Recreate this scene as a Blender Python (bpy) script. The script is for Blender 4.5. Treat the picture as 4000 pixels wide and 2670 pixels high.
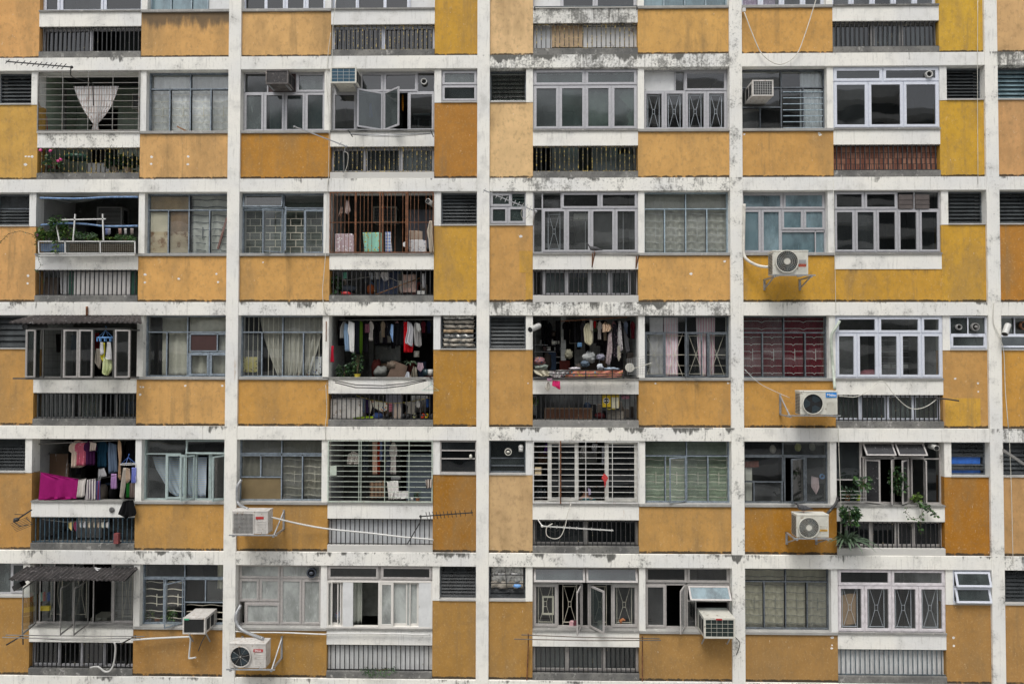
import bpy, bmesh, math, random
from mathutils import Vector, Matrix
random.seed(7)
S = bpy.context.scene
for o in list(bpy.data.objects): bpy.data.objects.remove(o, do_unlink=True)
COL = S.collection
R = math.radians

# ------------------------------------------------------------------ camera
Z0 = 22.0                       # height of the top of the uppermost full beam above the ground
BAY, FLOOR, CW, BH = 5.473, 2.7, 0.273, 0.288
CAM = Vector((6.499, -14.75, Z0 - 6.584)); YAW, PIT, ROL = 0.01762, 0.02181, -0.00151
F = 2667.0                      # focal length in pixels of the 4000 px photo: a 24 mm lens
def rotm():
    cy, sy, cp, sp, cr, sr = math.cos(YAW), math.sin(YAW), math.cos(PIT), math.sin(PIT), math.cos(ROL), math.sin(ROL)
    a = Matrix(((cy, -sy, 0), (sy, cy, 0), (0, 0, 1))); b = Matrix(((1, 0, 0), (0, cp, -sp), (0, sp, cp))); c = Matrix(((cr, 0, sr), (0, 1, 0), (-sr, 0, cr)))
    return a @ b @ c
RM = rotm()
cam = bpy.data.cameras.new('camera'); co = bpy.data.objects.new('camera', cam); COL.objects.link(co)
cam.sensor_width = 36; cam.lens = F / 4000 * 36; cam.clip_start = 0.1; cam.clip_end = 2000
r_, f_, u_ = RM @ Vector((1, 0, 0)), RM @ Vector((0, 1, 0)), RM @ Vector((0, 0, 1))
M4 = Matrix(((r_.x, u_.x, -f_.x, CAM.x), (r_.y, u_.y, -f_.y, CAM.y), (r_.z, u_.z, -f_.z, CAM.z), (0, 0, 0, 1)))
co.matrix_world = M4
S.camera = co
S.render.resolution_x, S.render.resolution_y = 1024, 683

# ------------------------------------------------------------------ light
SUN_EL, SUN_AZ = 62, 16         # elevation; azimuth of the sun to the left of straight behind the camera
w = bpy.data.worlds.new('World'); S.world = w; w.use_nodes = True
nt = w.node_tree; nt.nodes.clear()
sky = nt.nodes.new('ShaderNodeTexSky'); sky.sky_type = 'NISHITA'; sky.sun_disc = False
sky.sun_elevation = R(SUN_EL); sky.sun_rotation = R(180 + SUN_AZ); sky.dust_density = 4; sky.air_density = 1.0; sky.ozone_density = 1.0
hs = nt.nodes.new('ShaderNodeHueSaturation'); hs.inputs['Saturation'].default_value = 0.28
bg = nt.nodes.new('ShaderNodeBackground'); bg.inputs['Strength'].default_value = 0.14
ow = nt.nodes.new('ShaderNodeOutputWorld')
nt.links.new(sky.outputs[0], hs.inputs['Color']); nt.links.new(hs.outputs[0], bg.inputs[0]); nt.links.new(bg.outputs[0], ow.inputs[0])
sl = bpy.data.lights.new('sun', 'SUN'); sl.energy = 1.6; sl.angle = R(24); sl.color = (1.0, 0.97, 0.92)
so = bpy.data.objects.new('sun', sl); COL.objects.link(so); so.location = (0, -30, 60)
dv = Vector((-math.sin(R(SUN_AZ)) * math.cos(R(SUN_EL)), -math.cos(R(SUN_AZ)) * math.cos(R(SUN_EL)), math.sin(R(SUN_EL))))
so.rotation_euler = dv.to_track_quat('Z', 'Y').to_euler()
S.view_settings.view_transform = 'Standard'; S.view_settings.look = 'None'; S.view_settings.gamma = 1
S.view_settings.exposure = 0.30
S.render.engine = 'CYCLES'
S.cycles.max_bounces = 6; S.cycles.transparent_max_bounces = 12

# ------------------------------------------------------------------ reading the photo's layout onto the facade
VIEWS = {'A0': (0, 0, 2.178), 'A1': (900, 0, 2.178), 'A2': (1850, 0, 2.178), 'A3': (2850, 0, 2.0426)}
for r, oy in (('B', 700), ('C', 1180), ('D', 1660), ('E', 2140)):
    for c, ox, s in ((0, 0, 2.349), (1, 900, 2.349), (2, 1850, 2.237), (3, 2850, 2.0426)):
        VIEWS[r + str(c)] = (ox, oy, s)
V = [0, 0, 1]
def use(n): V[:] = VIEWS[n]
def P(px, py, y=0.0):
    "point of the plane at depth y (metres behind the facade's front) seen at that place of the survey photo"
    d = RM @ Vector(((V[0] + px / V[2] - 2000) / F, 1, -(V[1] + py / V[2] - 1335) / F))
    t = (y - CAM.y) / d.y
    return Vector((CAM.x + d.x * t, y, CAM.z + d.z * t))
def rectP(x0, y0, x1, y1, y):
    a, b, c, d = P(x0, y0, y), P(x1, y0, y), P(x0, y1, y), P(x1, y1, y)
    return (a.x + c.x) / 2, (b.x + d.x) / 2, (c.z + d.z) / 2, (a.z + b.z) / 2      # x0,x1,z0,z1
def lin(c):
    c = c / 255.0
    return c / 12.92 if c <= 0.04045 else ((c + 0.055) / 1.055) ** 2.4
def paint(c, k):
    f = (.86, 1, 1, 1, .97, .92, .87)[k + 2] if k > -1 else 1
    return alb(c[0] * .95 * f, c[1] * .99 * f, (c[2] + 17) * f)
def alb(r, g, b, k=0.93): return tuple(min(0.85, lin(v) / k) for v in (r, g, b))

# ------------------------------------------------------------------ mesh collecting
ORG = {}
def tag(o, label=None, cat=None, group=None, kind=None):
    if label: o['label'] = label
    if cat: o['category'] = cat
    if group: o['group'] = group
    if kind: o['kind'] = kind
    return o
class MB:
    def __init__(s): s.v = []; s.f = []; s.m = []; s.sm = []
    def add(s, vs, fs, mi=0, sm=False):
        n = len(s.v); s.v += [tuple(p) for p in vs]
        for f in fs: s.f.append([n + i for i in f]); s.m.append(mi); s.sm.append(sm)
    def box(s, x0, x1, y0, y1, z0, z1, mi=0):
        if x0 > x1: x0, x1 = x1, x0
        if z0 > z1: z0, z1 = z1, z0
        if y0 > y1: y0, y1 = y1, y0
        s.add([(x0, y0, z0), (x1, y0, z0), (x1, y1, z0), (x0, y1, z0), (x0, y0, z1), (x1, y0, z1), (x1, y1, z1), (x0, y1, z1)],
              [(0, 3, 2, 1), (4, 5, 6, 7), (0, 1, 5, 4), (1, 2, 6, 5), (2, 3, 7, 6), (3, 0, 4, 7)], mi)
        return s
    def obox(s, o, ax, ay, az, mi=0):
        "box from corner o spanned by three edge vectors"
        o, ax, ay, az = map(Vector, (o, ax, ay, az))
        c = [o, o + ax, o + ax + ay, o + ay]; c += [p + az for p in c]
        s.add(c, [(0, 3, 2, 1), (4, 5, 6, 7), (0, 1, 5, 4), (1, 2, 6, 5), (2, 3, 7, 6), (3, 0, 4, 7)], mi); return s
    def tube(s, pts, r, n=6, mi=0, cap=True, sm=True):
        pts = [Vector(p) for p in pts]
        rs = r if isinstance(r, (list, tuple)) else [r] * len(pts)
        base = len(s.v); up0 = None
        for i, p in enumerate(pts):
            d = (pts[min(i + 1, len(pts) - 1)] - pts[max(i - 1, 0)])
            d = d.normalized() if d.length > 1e-9 else Vector((0, 0, 1))
            if up0 is None: up0 = Vector((0, 0, 1)) if abs(d.z) < .9 else Vector((0, 1, 0))
            a = d.cross(up0)
            if a.length < 1e-6: a = d.cross(Vector((1, 0, 0)))
            a.normalize(); b = a.cross(d).normalized(); up0 = b
            for j in range(n):
                t = 2 * math.pi * (j + .5) / n
                s.v.append(tuple(p + (a * math.cos(t) + b * math.sin(t)) * rs[i]))
        for i in range(len(pts) - 1):
            for j in range(n):
                k = (j + 1) % n
                s.f.append([base + i * n + j, base + i * n + k, base + (i + 1) * n + k, base + (i + 1) * n + j]); s.m.append(mi); s.sm.append(sm and n > 4)
        if cap:
            s.f.append([base + j for j in range(n)][::-1]); s.m.append(mi); s.sm.append(False)
            e = base + (len(pts) - 1) * n
            s.f.append([e + j for j in range(n)]); s.m.append(mi); s.sm.append(False)
        return s
    def bar(s, p, q, r, mi=0): return s.tube([p, q], r * 1.2, 4, mi)
    def cyl(s, p, q, r, n=20, mi=0, cap=True): return s.tube([p, q], r, n, mi, cap)
    def ring(s, c, r0, r1, y0, y1, n=28, mi=0):
        "annulus facing -y"
        c = Vector(c); vs = []
        for j in range(n):
            t = 2 * math.pi * j / n; cx, cz = math.cos(t), math.sin(t)
            vs += [(c.x + r0 * cx, y0, c.z + r0 * cz), (c.x + r1 * cx, y0, c.z + r1 * cz), (c.x + r1 * cx, y1, c.z + r1 * cz), (c.x + r0 * cx, y1, c.z + r0 * cz)]
        fs = []
        for j in range(n):
            a = 4 * j; b = 4 * ((j + 1) % n)
            fs += [(a, b, b + 1, a + 1), (a + 1, b + 1, b + 2, a + 2), (a + 2, b + 2, b + 3, a + 3), (a + 3, b + 3, b, a)]
        s.add(vs, fs, mi); return s
    def ball(s, c, rx, ry, rz, mi=0, n=10, jit=0.0):
        c = Vector(c); vs = [(c.x, c.y, c.z + rz)]; m = n // 2 + 1
        for i in range(1, m):
            for j in range(n):
                th, ph = math.pi * i / m, 2 * math.pi * j / n; k = 1 + random.uniform(-jit, jit)
                vs.append((c.x + rx * k * math.sin(th) * math.cos(ph), c.y + ry * k * math.sin(th) * math.sin(ph), c.z + rz * k * math.cos(th)))
        vs.append((c.x, c.y, c.z - rz)); fs = []
        for j in range(n):
            fs.append((0, 1 + j, 1 + (j + 1) % n)); e = 1 + (m - 2) * n
            fs.append((e + (j + 1) % n, e + j, len(vs) - 1))
            for i in range(m - 2):
                a = 1 + i * n
                fs.append((a + j, a + n + j, a + n + (j + 1) % n, a + (j + 1) % n))
        s.add(vs, fs, mi, True); return s
    def frame(s, x0, x1, z0, z1, w_, y0, y1, mi=0):
        s.box(x0, x0 + w_, y0, y1, z0, z1, mi); s.box(x1 - w_, x1, y0, y1, z0, z1, mi)
        s.box(x0 + w_, x1 - w_, y0, y1, z0, z0 + w_, mi); s.box(x0 + w_, x1 - w_, y0, y1, z1 - w_, z1, mi); return s
    def build(s, name, mats, parent=None, label=None, cat=None, group=None, kind=None, color=None, bevel=0):
        if not s.v: return None
        if not isinstance(mats, (list, tuple)): mats = [mats]
        xs = [p[0] for p in s.v]; ys = [p[1] for p in s.v]; zs = [p[2] for p in s.v]
        org = Vector(((min(xs) + max(xs)) / 2, (min(ys) + max(ys)) / 2, min(zs)))
        me = bpy.data.meshes.new(name)
        me.from_pydata([(x - org.x, y - org.y, z - org.z) for x, y, z in s.v], [], s.f)
        for m_ in mats: me.materials.append(m_)
        me.polygons.foreach_set('material_index', s.m)
        me.polygons.foreach_set('use_smooth', s.sm)
        me.update()
        o = bpy.data.objects.new(name, me); COL.objects.link(o)
        if parent is not None:
            o.parent = parent; o.location = org - ORG[parent.name]
        else: o.location = org
        ORG[o.name] = org
        if color: o.color = color
        if bevel:
            b = o.modifiers.new('bevel', 'BEVEL'); b.width = bevel; b.segments = 2; b.limit_method = 'ANGLE'
        return tag(o, label, cat, group, kind)
def empty(name, loc, label=None, cat=None, group=None):
    o = bpy.data.objects.new(name, None); COL.objects.link(o); o.location = loc; ORG[o.name] = Vector(loc); o.empty_display_size = .1
    return tag(o, label, cat, group)
def text(body, x, y, z, size, m, parent, name='lettering', sx=1.0, align='CENTER'):
    c = bpy.data.curves.new(name, 'FONT'); c.body = body; c.size = size; c.extrude = 0.0015; c.align_x = align; c.align_y = 'CENTER'; c.offset = size * .012
    c.materials.append(m)
    o = bpy.data.objects.new(name, c); COL.objects.link(o); o.parent = parent
    bpy.context.view_layer.update(); me = bpy.data.meshes.new_from_object(o); bpy.data.objects.remove(o)
    o = bpy.data.objects.new(name, me); COL.objects.link(o); o.parent = parent
    o.location = Vector((x, y, z)) - ORG[parent.name]; o.rotation_euler = (R(90), 0, 0); o.scale = (sx, 1, 1)
    return o

# ------------------------------------------------------------------ materials
MT = {}
def nodes(name):
    m = bpy.data.materials.new(name); m.use_nodes = True; n = m.node_tree.nodes; l = m.node_tree.links
    b = n['Principled BSDF']; return m, n, l, b
def N(n, t, **k):
    x = n.new('ShaderNode' + t)
    for a, v in k.items(): setattr(x, a, v)
    return x
def math_(n, l, op, a, b=None, c=None, clamp=False):
    x = N(n, 'Math', operation=op, use_clamp=clamp)
    for i, v in enumerate((a, b, c)):
        if v is None: continue
        if isinstance(v, (int, float)): x.inputs[i].default_value = v
        else: l.new(v, x.inputs[i])
    return x.outputs[0]
def step(n, l, v, a, b, lo=0.0, hi=1.0):
    x = N(n, 'MapRange', interpolation_type='SMOOTHSTEP'); l.new(v, x.inputs[0])
    for i, q in ((1, a), (2, b), (3, lo), (4, hi)): x.inputs[i].default_value = q
    return x.outputs[0]
def mixc(n, l, f, a, b):
    x = N(n, 'Mix', data_type='RGBA')
    if isinstance(f, (int, float)): x.inputs[0].default_value = f
    else: l.new(f, x.inputs[0])
    for i, v in ((6, a), (7, b)):
        if isinstance(v, tuple): x.inputs[i].default_value = (*v[:3], 1)
        else: l.new(v, x.inputs[i])
    return x.outputs[2]
def noise_(n, l, vec, scale, det=4, rough=.55, st=(1, 1, 1), off=(0, 0, 0)):
    mp = N(n, 'Mapping'); mp.inputs['Scale'].default_value = st; mp.inputs['Location'].default_value = off; l.new(vec, mp.inputs[0])
    x = N(n, 'TexNoise'); x.inputs['Scale'].default_value = scale; x.inputs['Detail'].default_value = det; x.inputs['Roughness'].default_value = rough
    l.new(mp.outputs[0], x.inputs['Vector']); return x.outputs[0]
def bump(n, l, b, h, st=.4, dist=.01):
    x = N(n, 'Bump'); x.inputs['Strength'].default_value = st; x.inputs['Distance'].default_value = dist
    l.new(h, x.inputs['Height']); l.new(x.outputs[0], b.inputs['Normal'])

def plaster(name, kind):
    m, n, l, b = nodes(name)
    pos = N(n, 'NewGeometry').outputs['Position']; oi = N(n, 'ObjectInfo'); dirt = oi.outputs['Alpha']
    sep = N(n, 'SeparateXYZ'); l.new(pos, sep.inputs[0])
    t = math_(n, l, 'MODULO', math_(n, l, 'SUBTRACT', Z0 + 10 * FLOOR, sep.outputs['Z']), FLOOR)      # metres below the top of this storey's beam
    big = noise_(n, l, pos, .55, 3, .5); mid = noise_(n, l, pos, 2.6, 5, .6); fine = noise_(n, l, pos, 22, 6, .7)
    streak = noise_(n, l, pos, 7, 5, .65, (1, 1, .12)); streakf = noise_(n, l, pos, 24, 4, .6, (1, 1, .1))
    if kind == 'white':
        base = mixc(n, l, step(n, l, big, .4, .65), (.79, .775, .715), (.70, .70, .68))
        base = mixc(n, l, step(n, l, mid, .48, .72, 0, .55), base, (.46, .455, .43))
        base = mixc(n, l, step(n, l, fine, .54, .72, 0, .4), base, (.36, .36, .34))
        # creeping black mould from the top edge of every beam
        edge = step(n, l, math_(n, l, 'SUBTRACT', t, math_(n, l, 'MULTIPLY', math_(n, l, 'SUBTRACT', noise_(n, l, pos, 1.7, 4, .7, (1, 1, .4), (6, 2, 3)), .52), .95)), 0.0, .13, 1, 0)
        e2 = math_(n, l, 'MULTIPLY', edge, step(n, l, noise_(n, l, pos, .9, 3, .6, (1, 1, .6), (2, 7, 1)), .42, .62, .0, 1))
        bm = math_(n, l, 'ADD', math_(n, l, 'MULTIPLY', e2, .50), math_(n, l, 'MULTIPLY', streak, .95))
        bm = math_(n, l, 'ADD', bm, math_(n, l, 'MULTIPLY', math_(n, l, 'SUBTRACT', dirt, .5), .62))
        bm = math_(n, l, 'ADD', bm, math_(n, l, 'MULTIPLY', math_(n, l, 'SUBTRACT', streakf, .5), .7))
        spk = noise_(n, l, pos, 17, 4, .75)
        mk = step(n, l, math_(n, l, 'ADD', bm, math_(n, l, 'MULTIPLY', math_(n, l, 'SUBTRACT', spk, .5), .35)), .66, 1.0, 0, .92)
        base = mixc(n, l, mk, base, (.075, .075, .068))
        # patchy overall mould where the object is dirty
        pm = math_(n, l, 'ADD', math_(n, l, 'MULTIPLY', mid, .6), math_(n, l, 'MULTIPLY', fine, .45))
        pm = math_(n, l, 'ADD', pm, math_(n, l, 'MULTIPLY', dirt, .22))
        base = mixc(n, l, step(n, l, math_(n, l, 'ADD', pm, math_(n, l, 'MULTIPLY', math_(n, l, 'SUBTRACT', spk, .5), .4)), .68, .82, 0, .75), base, (.13, .13, .12))
        # rust runs
        rs = math_(n, l, 'MULTIPLY', step(n, l, streak, .66, .74), step(n, l, noise_(n, l, pos, 1.1, 2, .5, (1, 1, .5), (9, 3, 2)), .5, .62))
        base = mixc(n, l, math_(n, l, 'MULTIPLY', rs, .6), base, (.36, .22, .10))
        base = mixc(n, l, step(n, l, streakf, .54, .72, 0, .38), base, (.35, .34, .31))
    elif kind == 'paint':
        base = mixc(n, l, step(n, l, big, .35, .7, 0, .18), oi.outputs['Color'], (.46, .27, .10))
        v = math_(n, l, 'ADD', step(n, l, mid, .3, .7, .90, 1.07), 0.0)
        hv = N(n, 'HueSaturation'); l.new(base, hv.inputs['Color']); l.new(v, hv.inputs['Value']); base = hv.outputs[0]
        base = mixc(n, l, step(n, l, noise_(n, l, pos, 1.4, 4, .6, (1, 1, .35), (4, 1, 7)), .48, .68, 0, .42), base, (.27, .18, .085))
        base = mixc(n, l, math_(n, l, 'MULTIPLY', step(n, l, noise_(n, l, pos, 4.5, 5, .7, (1, 1, .07), (7, 7, 7)), .52, .68, 0, .5), step(n, l, big, .35, .6, .25, 1)), base, (.24, .16, .075))
        base = mixc(n, l, step(n, l, fine, .52, .72, 0, .35), base, (.60, .42, .20))
        base = mixc(n, l, step(n, l, noise_(n, l, pos, 13, 5, .7, (1, 1, .7), (8, 8, 3)), .48, .68, 0, .34), base, (.22, .145, .07))
        base = mixc(n, l, step(n, l, noise_(n, l, pos, 5, 6, .75, (1, 1, .8), (1, 5, 3)), .64, .70, 0, .35), base, (.66, .50, .29))
        base = mixc(n, l, step(n, l, noise_(n, l, pos, 30, 3, .7, (1, 1, .35), (3, 3, 3)), .70, .74, 0, .7), base, (.70, .62, .50))
        # mould on the bottom edge, and hanging from the top edge where dirt is high
        low = step(n, l, t, 2.585, 2.665)
        bm = math_(n, l, 'ADD', math_(n, l, 'MULTIPLY', low, .62), math_(n, l, 'MULTIPLY', noise_(n, l, pos, 9, 5, .7), .8))
        base = mixc(n, l, step(n, l, bm, .86, 1.0, 0, .92), base, (.035, .032, .026))
        top = math_(n, l, 'MULTIPLY', step(n, l, t, 1.70, 2.4, 1, 0), step(n, l, dirt, .5, 1.0))
        tm = math_(n, l, 'ADD', math_(n, l, 'MULTIPLY', top, .48), math_(n, l, 'MULTIPLY', streak, .55))
        tm = math_(n, l, 'ADD', tm, math_(n, l, 'MULTIPLY', mid, .4))
        base = mixc(n, l, step(n, l, tm, .70, .92, 0, .8), base, (.07, .062, .05))
        # top hair-line
        base = mixc(n, l, math_(n, l, 'MULTIPLY', math_(n, l, 'MULTIPLY', step(n, l, t, 1.69, 1.73, 1, 0), step(n, l, dirt, .1, .2)), step(n, l, mid, .4, .6, 0, .7)), base, (.09, .08, .06))
    else:  # ledge: grey weathered render
        base = mixc(n, l, step(n, l, mid, .35, .7), (.12, .12, .116), (.22, .216, .20))
        base = mixc(n, l, step(n, l, fine, .5, .7, 0, .7), base, (.06, .06, .055))
        wl = math_(n, l, 'ADD', math_(n, l, 'MULTIPLY', streak, .5), math_(n, l, 'MULTIPLY', noise_(n, l, pos, 11, 5, .7, (1, 1, 1), (3, 8, 1)), .6))
        base = mixc(n, l, step(n, l, wl, .60, .72, 0, .65), base, (.50, .49, .46))
        base = mixc(n, l, step(n, l, dirt, .0, 1.0, .0, .85), base, (.60, .59, .56))
    hv = N(n, 'HueSaturation'); l.new(base, hv.inputs['Color']); base = hv.outputs[0]
    l.new(base, b.inputs['Base Color']); b.inputs['Roughness'].default_value = .88; b.inputs['Specular IOR Level'].default_value = .25
    h = math_(n, l, 'ADD', math_(n, l, 'MULTIPLY', fine, .5), math_(n, l, 'MULTIPLY', mid, .8))
    bump(n, l, b, h, .45, .012)
    return m
M_WHITE = plaster('weathered_white_render', 'white'); M_PAINT = plaster('yellow_limewash', 'paint'); M_LEDGE = plaster('grey_mouldy_render', 'ledge')

def mat(name, col, rough=.6, metal=0.0, var=.15, scale=9.0, spot=None, spotamt=.0, bmp=.0, st=(1, 1, 1), trans=0.0, spec=.5):
    if name in MT: return MT[name]
    m, n, l, b = nodes(name); pos = N(n, 'TexCoord').outputs['Object']
    a = noise_(n, l, pos, scale, 4, .6, st)
    dk = tuple(c * (1 - var) for c in col); lt = tuple(min(.9, c * (1 + var)) for c in col)
    base = mixc(n, l, step(n, l, a, .3, .7), dk, lt)
    if spot:
        sp = noise_(n, l, pos, scale * 2.3, 6, .7, st, (5, 2, 9))
        base = mixc(n, l, step(n, l, sp, .62 - spotamt * .25, .70 - spotamt * .2), base, spot)
    l.new(base, b.inputs['Base Color']); b.inputs['Roughness'].default_value = rough; b.inputs['Metallic'].default_value = metal
    b.inputs['Specular IOR Level'].default_value = spec
    if bmp: bump(n, l, b, a, bmp, .01)
    if trans:
        out = n['Material Output']; tr = N(n, 'BsdfTranslucent'); l.new(base, tr.inputs[0]); mx = N(n, 'MixShader'); mx.inputs[0].default_value = trans
        l.new(b.outputs[0], mx.inputs[1]); l.new(tr.outputs[0], mx.inputs[2]); l.new(mx.outputs[0], out.inputs[0])
    MT[name] = m; return m
def glass(name, tint, dust, dustcol=(.30, .32, .32), rough=.02, refl=1.0):
    m, n, l, b = nodes(name); n.remove(b); out = n['Material Output']; pos = N(n, 'NewGeometry').outputs['Position']
    tr = N(n, 'BsdfTransparent'); tr.inputs[0].default_value = (*tint, 1)
    df = N(n, 'BsdfDiffuse'); a = noise_(n, l, pos, 2.2, 5, .65, (1, 1, .5)); s2 = noise_(n, l, pos, 26, 3, .6, (1, 1, .2))
    l.new(mixc(n, l, a, tuple(c * .7 for c in dustcol), dustcol), df.inputs[0])
    fac = math_(n, l, 'ADD', step(n, l, a, .3, .75, dust * .55, dust * 1.5), step(n, l, s2, .60, .72, 0, dust * .5), clamp=True)
    mx = N(n, 'MixShader'); l.new(fac, mx.inputs[0]); l.new(tr.outputs[0], mx.inputs[1]); l.new(df.outputs[0], mx.inputs[2])
    gl = N(n, 'BsdfGlossy'); gl.inputs['Roughness'].default_value = rough
    lw = N(n, 'LayerWeight'); lw.inputs[0].default_value = .5; fr = math_(n, l, 'ADD', .045, math_(n, l, 'MULTIPLY', math_(n, l, 'POWER', lw.outputs['Facing'], 5), .9))
    bp = N(n, 'Bump'); bp.inputs['Strength'].default_value = .12; bp.inputs['Distance'].default_value = .02
    l.new(noise_(n, l, pos, 1.7, 1, .4), bp.inputs['Height']); l.new(bp.outputs[0], gl.inputs['Normal'])
    m2 = N(n, 'MixShader'); l.new(math_(n, l, 'MULTIPLY', fr, refl * 2.5, clamp=True), m2.inputs[0])
    l.new(mx.outputs[0], m2.inputs[1]); l.new(gl.outputs[0], m2.inputs[2]); l.new(m2.outputs[0], out.inputs[0])
    return m
def variants(): return {G_GREY: [G_GREY, glass('grey_frosted_glass_dark', (.30, .34, .35), .35, (.06, .078, .08), .08), glass('grey_frosted_glass_pale', (.42, .46, .46), .55, (.16, .19, .19), .14)],
    G_DARK: [G_DARK, glass('tinted_dark_glass_dusty', (.2, .24, .24), .16, (.13, .15, .155)), G_DARK],
    G_CLEAR: [G_CLEAR, glass('dusty_clear_glass_smeared', (.88, .91, .90), .16, (.30, .32, .32)), G_CLEAR],
    G_LOUV: [G_LOUV], G_GREEN: [G_GREEN, G_GREY], G_BLUE: [G_BLUE, glass('pale_blue_glass_dark', (.36, .50, .55), .8, (.15, .23, .26), .06)]}
G_CLEAR = glass('dusty_clear_glass', (.94, .97, .96), .035)
G_DARK = glass('tinted_dark_glass', (.16, .19, .20), .05, (.07, .085, .09))
G_GREY = glass('grey_frosted_glass', (.35, .39, .39), .45, (.10, .125, .125), .10)
G_GREEN = glass('greenish_glass', (.40, .52, .49), .25, (.13, .18, .17), .05)
G_BLUE = glass('pale_blue_glass', (.40, .55, .60), .80, (.22, .32, .36), .06)
G_FROST = glass('white_frosted_glass', (.7, .75, .74), .70, (.50, .53, .51), .25)
G_LOUV = glass('louvre_glass', (.22, .25, .26), .55, (.085, .095, .10), .45, .18)

STEEL = mat('blue_grey_painted_steel', (.20, .24, .28), .55, 0, .25, 14, (.07, .08, .09), .25)
STEELD = mat('dark_grey_painted_steel', (.095, .11, .125), .55, 0, .3, 14, (.22, .23, .24), .15)
STEELL = mat('light_blue_painted_steel', (.29, .37, .42), .55, 0, .2, 14, (.12, .12, .12), .1)
ALU = mat('anodised_aluminium', (.43, .43, .45), .42, .15, .08, 20, (.25, .24, .23), .05)
ALUW = mat('white_aluminium', (.62, .65, .72), .4, .05, .06, 20)
ALUB = mat('beige_grey_aluminium', (.42, .40, .385), .45, .1, .1, 20, (.2, .18, .15), .1)
ALUD = mat('dull_bronze_aluminium', (.24, .235, .225), .45, .2, .15, 20, (.1, .1, .09), .1)
BLACK = mat('flaking_black_iron', (.020, .020, .022), .5, 0, .4, 10, (.30, .25, .13), .02)
BLACKY = mat('flaking_black_and_yellow_iron', (.025, .024, .022), .5, 0, .4, 10, (.45, .33, .08), .42)
BLUEIR = mat('dark_blue_iron', (.03, .06, .085), .5, 0, .4, 10, (.20, .28, .32), .1)
GREYIR = mat('slate_grey_iron', (.10, .125, .14), .5, 0, .3, 10, (.3, .3, .3), .05)
RUST = mat('rusted_iron', (.16, .065, .028), .85, 0, .45, 12, (.045, .025, .02), .35)
WHITEIR = mat('white_iron_with_rust', (.58, .58, .56), .5, 0, .1, 9, (.28, .13, .05), .12)
GREENIR = mat('pale_green_iron_with_rust', (.44, .50, .43), .5, 0, .12, 9, (.22, .12, .05), .18)
CREAMIR = mat('cream_iron', (.60, .56, .46), .5, 0, .1, 9, (.3, .18, .08), .05)
GRLDARK = mat('grey_green_iron', (.20, .20, .17), .6, 0, .1, 9)
VAR = variants(); RV = random.Random(5)
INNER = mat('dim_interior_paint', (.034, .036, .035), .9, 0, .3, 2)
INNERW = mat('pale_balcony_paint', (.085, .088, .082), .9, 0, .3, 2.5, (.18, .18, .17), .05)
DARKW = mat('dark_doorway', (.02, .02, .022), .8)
TILE_ = None
def tiles(name, c1, c2, bw, bh, mort=.004, mc=(.2, .2, .2), off=0.0, rough=.35):
    m, n, l, b = nodes(name); pos = N(n, 'NewGeometry').outputs['Position']; sp = N(n, 'SeparateXYZ'); l.new(pos, sp.inputs[0])
    cb = N(n, 'CombineXYZ'); l.new(math_(n, l, 'ADD', sp.outputs[0], sp.outputs[1]), cb.inputs[0]); l.new(sp.outputs[2], cb.inputs[1])
    t = N(n, 'TexBrick'); t.offset = off; l.new(cb.outputs[0], t.inputs['Vector'])
    for k_, v_ in (('Color1', c1), ('Color2', c2), ('Mortar', mc)): t.inputs[k_].default_value = (*v_, 1)
    for k_, v_ in (('Scale', 1), ('Mortar Size', mort), ('Brick Width', bw), ('Row Height', bh), ('Bias', 0)): t.inputs[k_].default_value = v_
    base = mixc(n, l, step(n, l, noise_(n, l, pos, 9, 4), .4, .7, 0, .4), t.outputs[0], tuple(c * .6 for c in c1))
    l.new(base, b.inputs['Base Color']); b.inputs['Roughness'].default_value = rough; return m
TILE = tiles('white_wall_tiles', (.50, .52, .50), (.46, .48, .47), .15, .15)
GTILE = tiles('pale_green_wall_tiles', (.33, .40, .31), (.30, .37, .29), .15, .15, .003)
BRICK = tiles('stacked_red_bricks', (.19, .065, .04), (.40, .20, .13), .10, .125, .006, (.03, .02, .02), .5, .9)
WHITEB = mat('white_board', (.62, .63, .63), .55, 0, .1, 3, (.35, .34, .32), .03)
GREYB = mat('pale_grey_board', (.56, .58, .60), .5, 0, .12, 3)
BROWNP = mat('water_stained_paper', (.58, .47, .32), .8, 0, .3, .9, (.22, .11, .045), .5)
BROWNB = mat('brown_board', (.17, .125, .06), .7, 0, .15, 2)
MAROONB = mat('maroon_board', (.05, .022, .020), .5, 0, .1, 3)
WOOD = mat('worn_wood', (.22, .11, .05), .7, 0, .35, 12, st=(.3, 1, 3))
CARD = mat('cardboard', (.30, .20, .12), .8, 0, .12, 5)
LEAF = mat('green_leaves', (.045, .11, .025), .5, 0, .5, 5, trans=.25)
LEAFY = mat('yellow_green_leaves', (.10, .17, .03), .5, 0, .5, 5, trans=.25)
LEAFD = mat('dark_green_leaves', (.022, .06, .025), .45, 0, .4, 5, trans=.15)
LEAFG = mat('grey_green_leaves', (.09, .14, .085), .5, 0, .3, 5, trans=.15)
STEM = mat('brown_stems', (.09, .07, .035), .8)
PLW = mat('white_plastic', (.55, .55, .53), .4, 0, .05, 6, (.45, .43, .38), .03)
PLG = mat('grey_beige_casing', (.56, .55, .49), .45, 0, .1, 5, (.26, .22, .17), .12)
PLW2 = mat('weathered_white_casing', (.52, .50, .47), .45, 0, .14, 6, (.27, .20, .14), .22)
PLDIRT = mat('rust_streaked_casing', (.10, .09, .085), .6, 0, .4, 6, (.35, .30, .25), .15)
CASE_G = mat('grey_casing', (.29, .29, .285), .5, 0, .1, 6, (.15, .14, .13), .1)
VOID = mat('black_void', (.008, .009, .010), .6)
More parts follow.
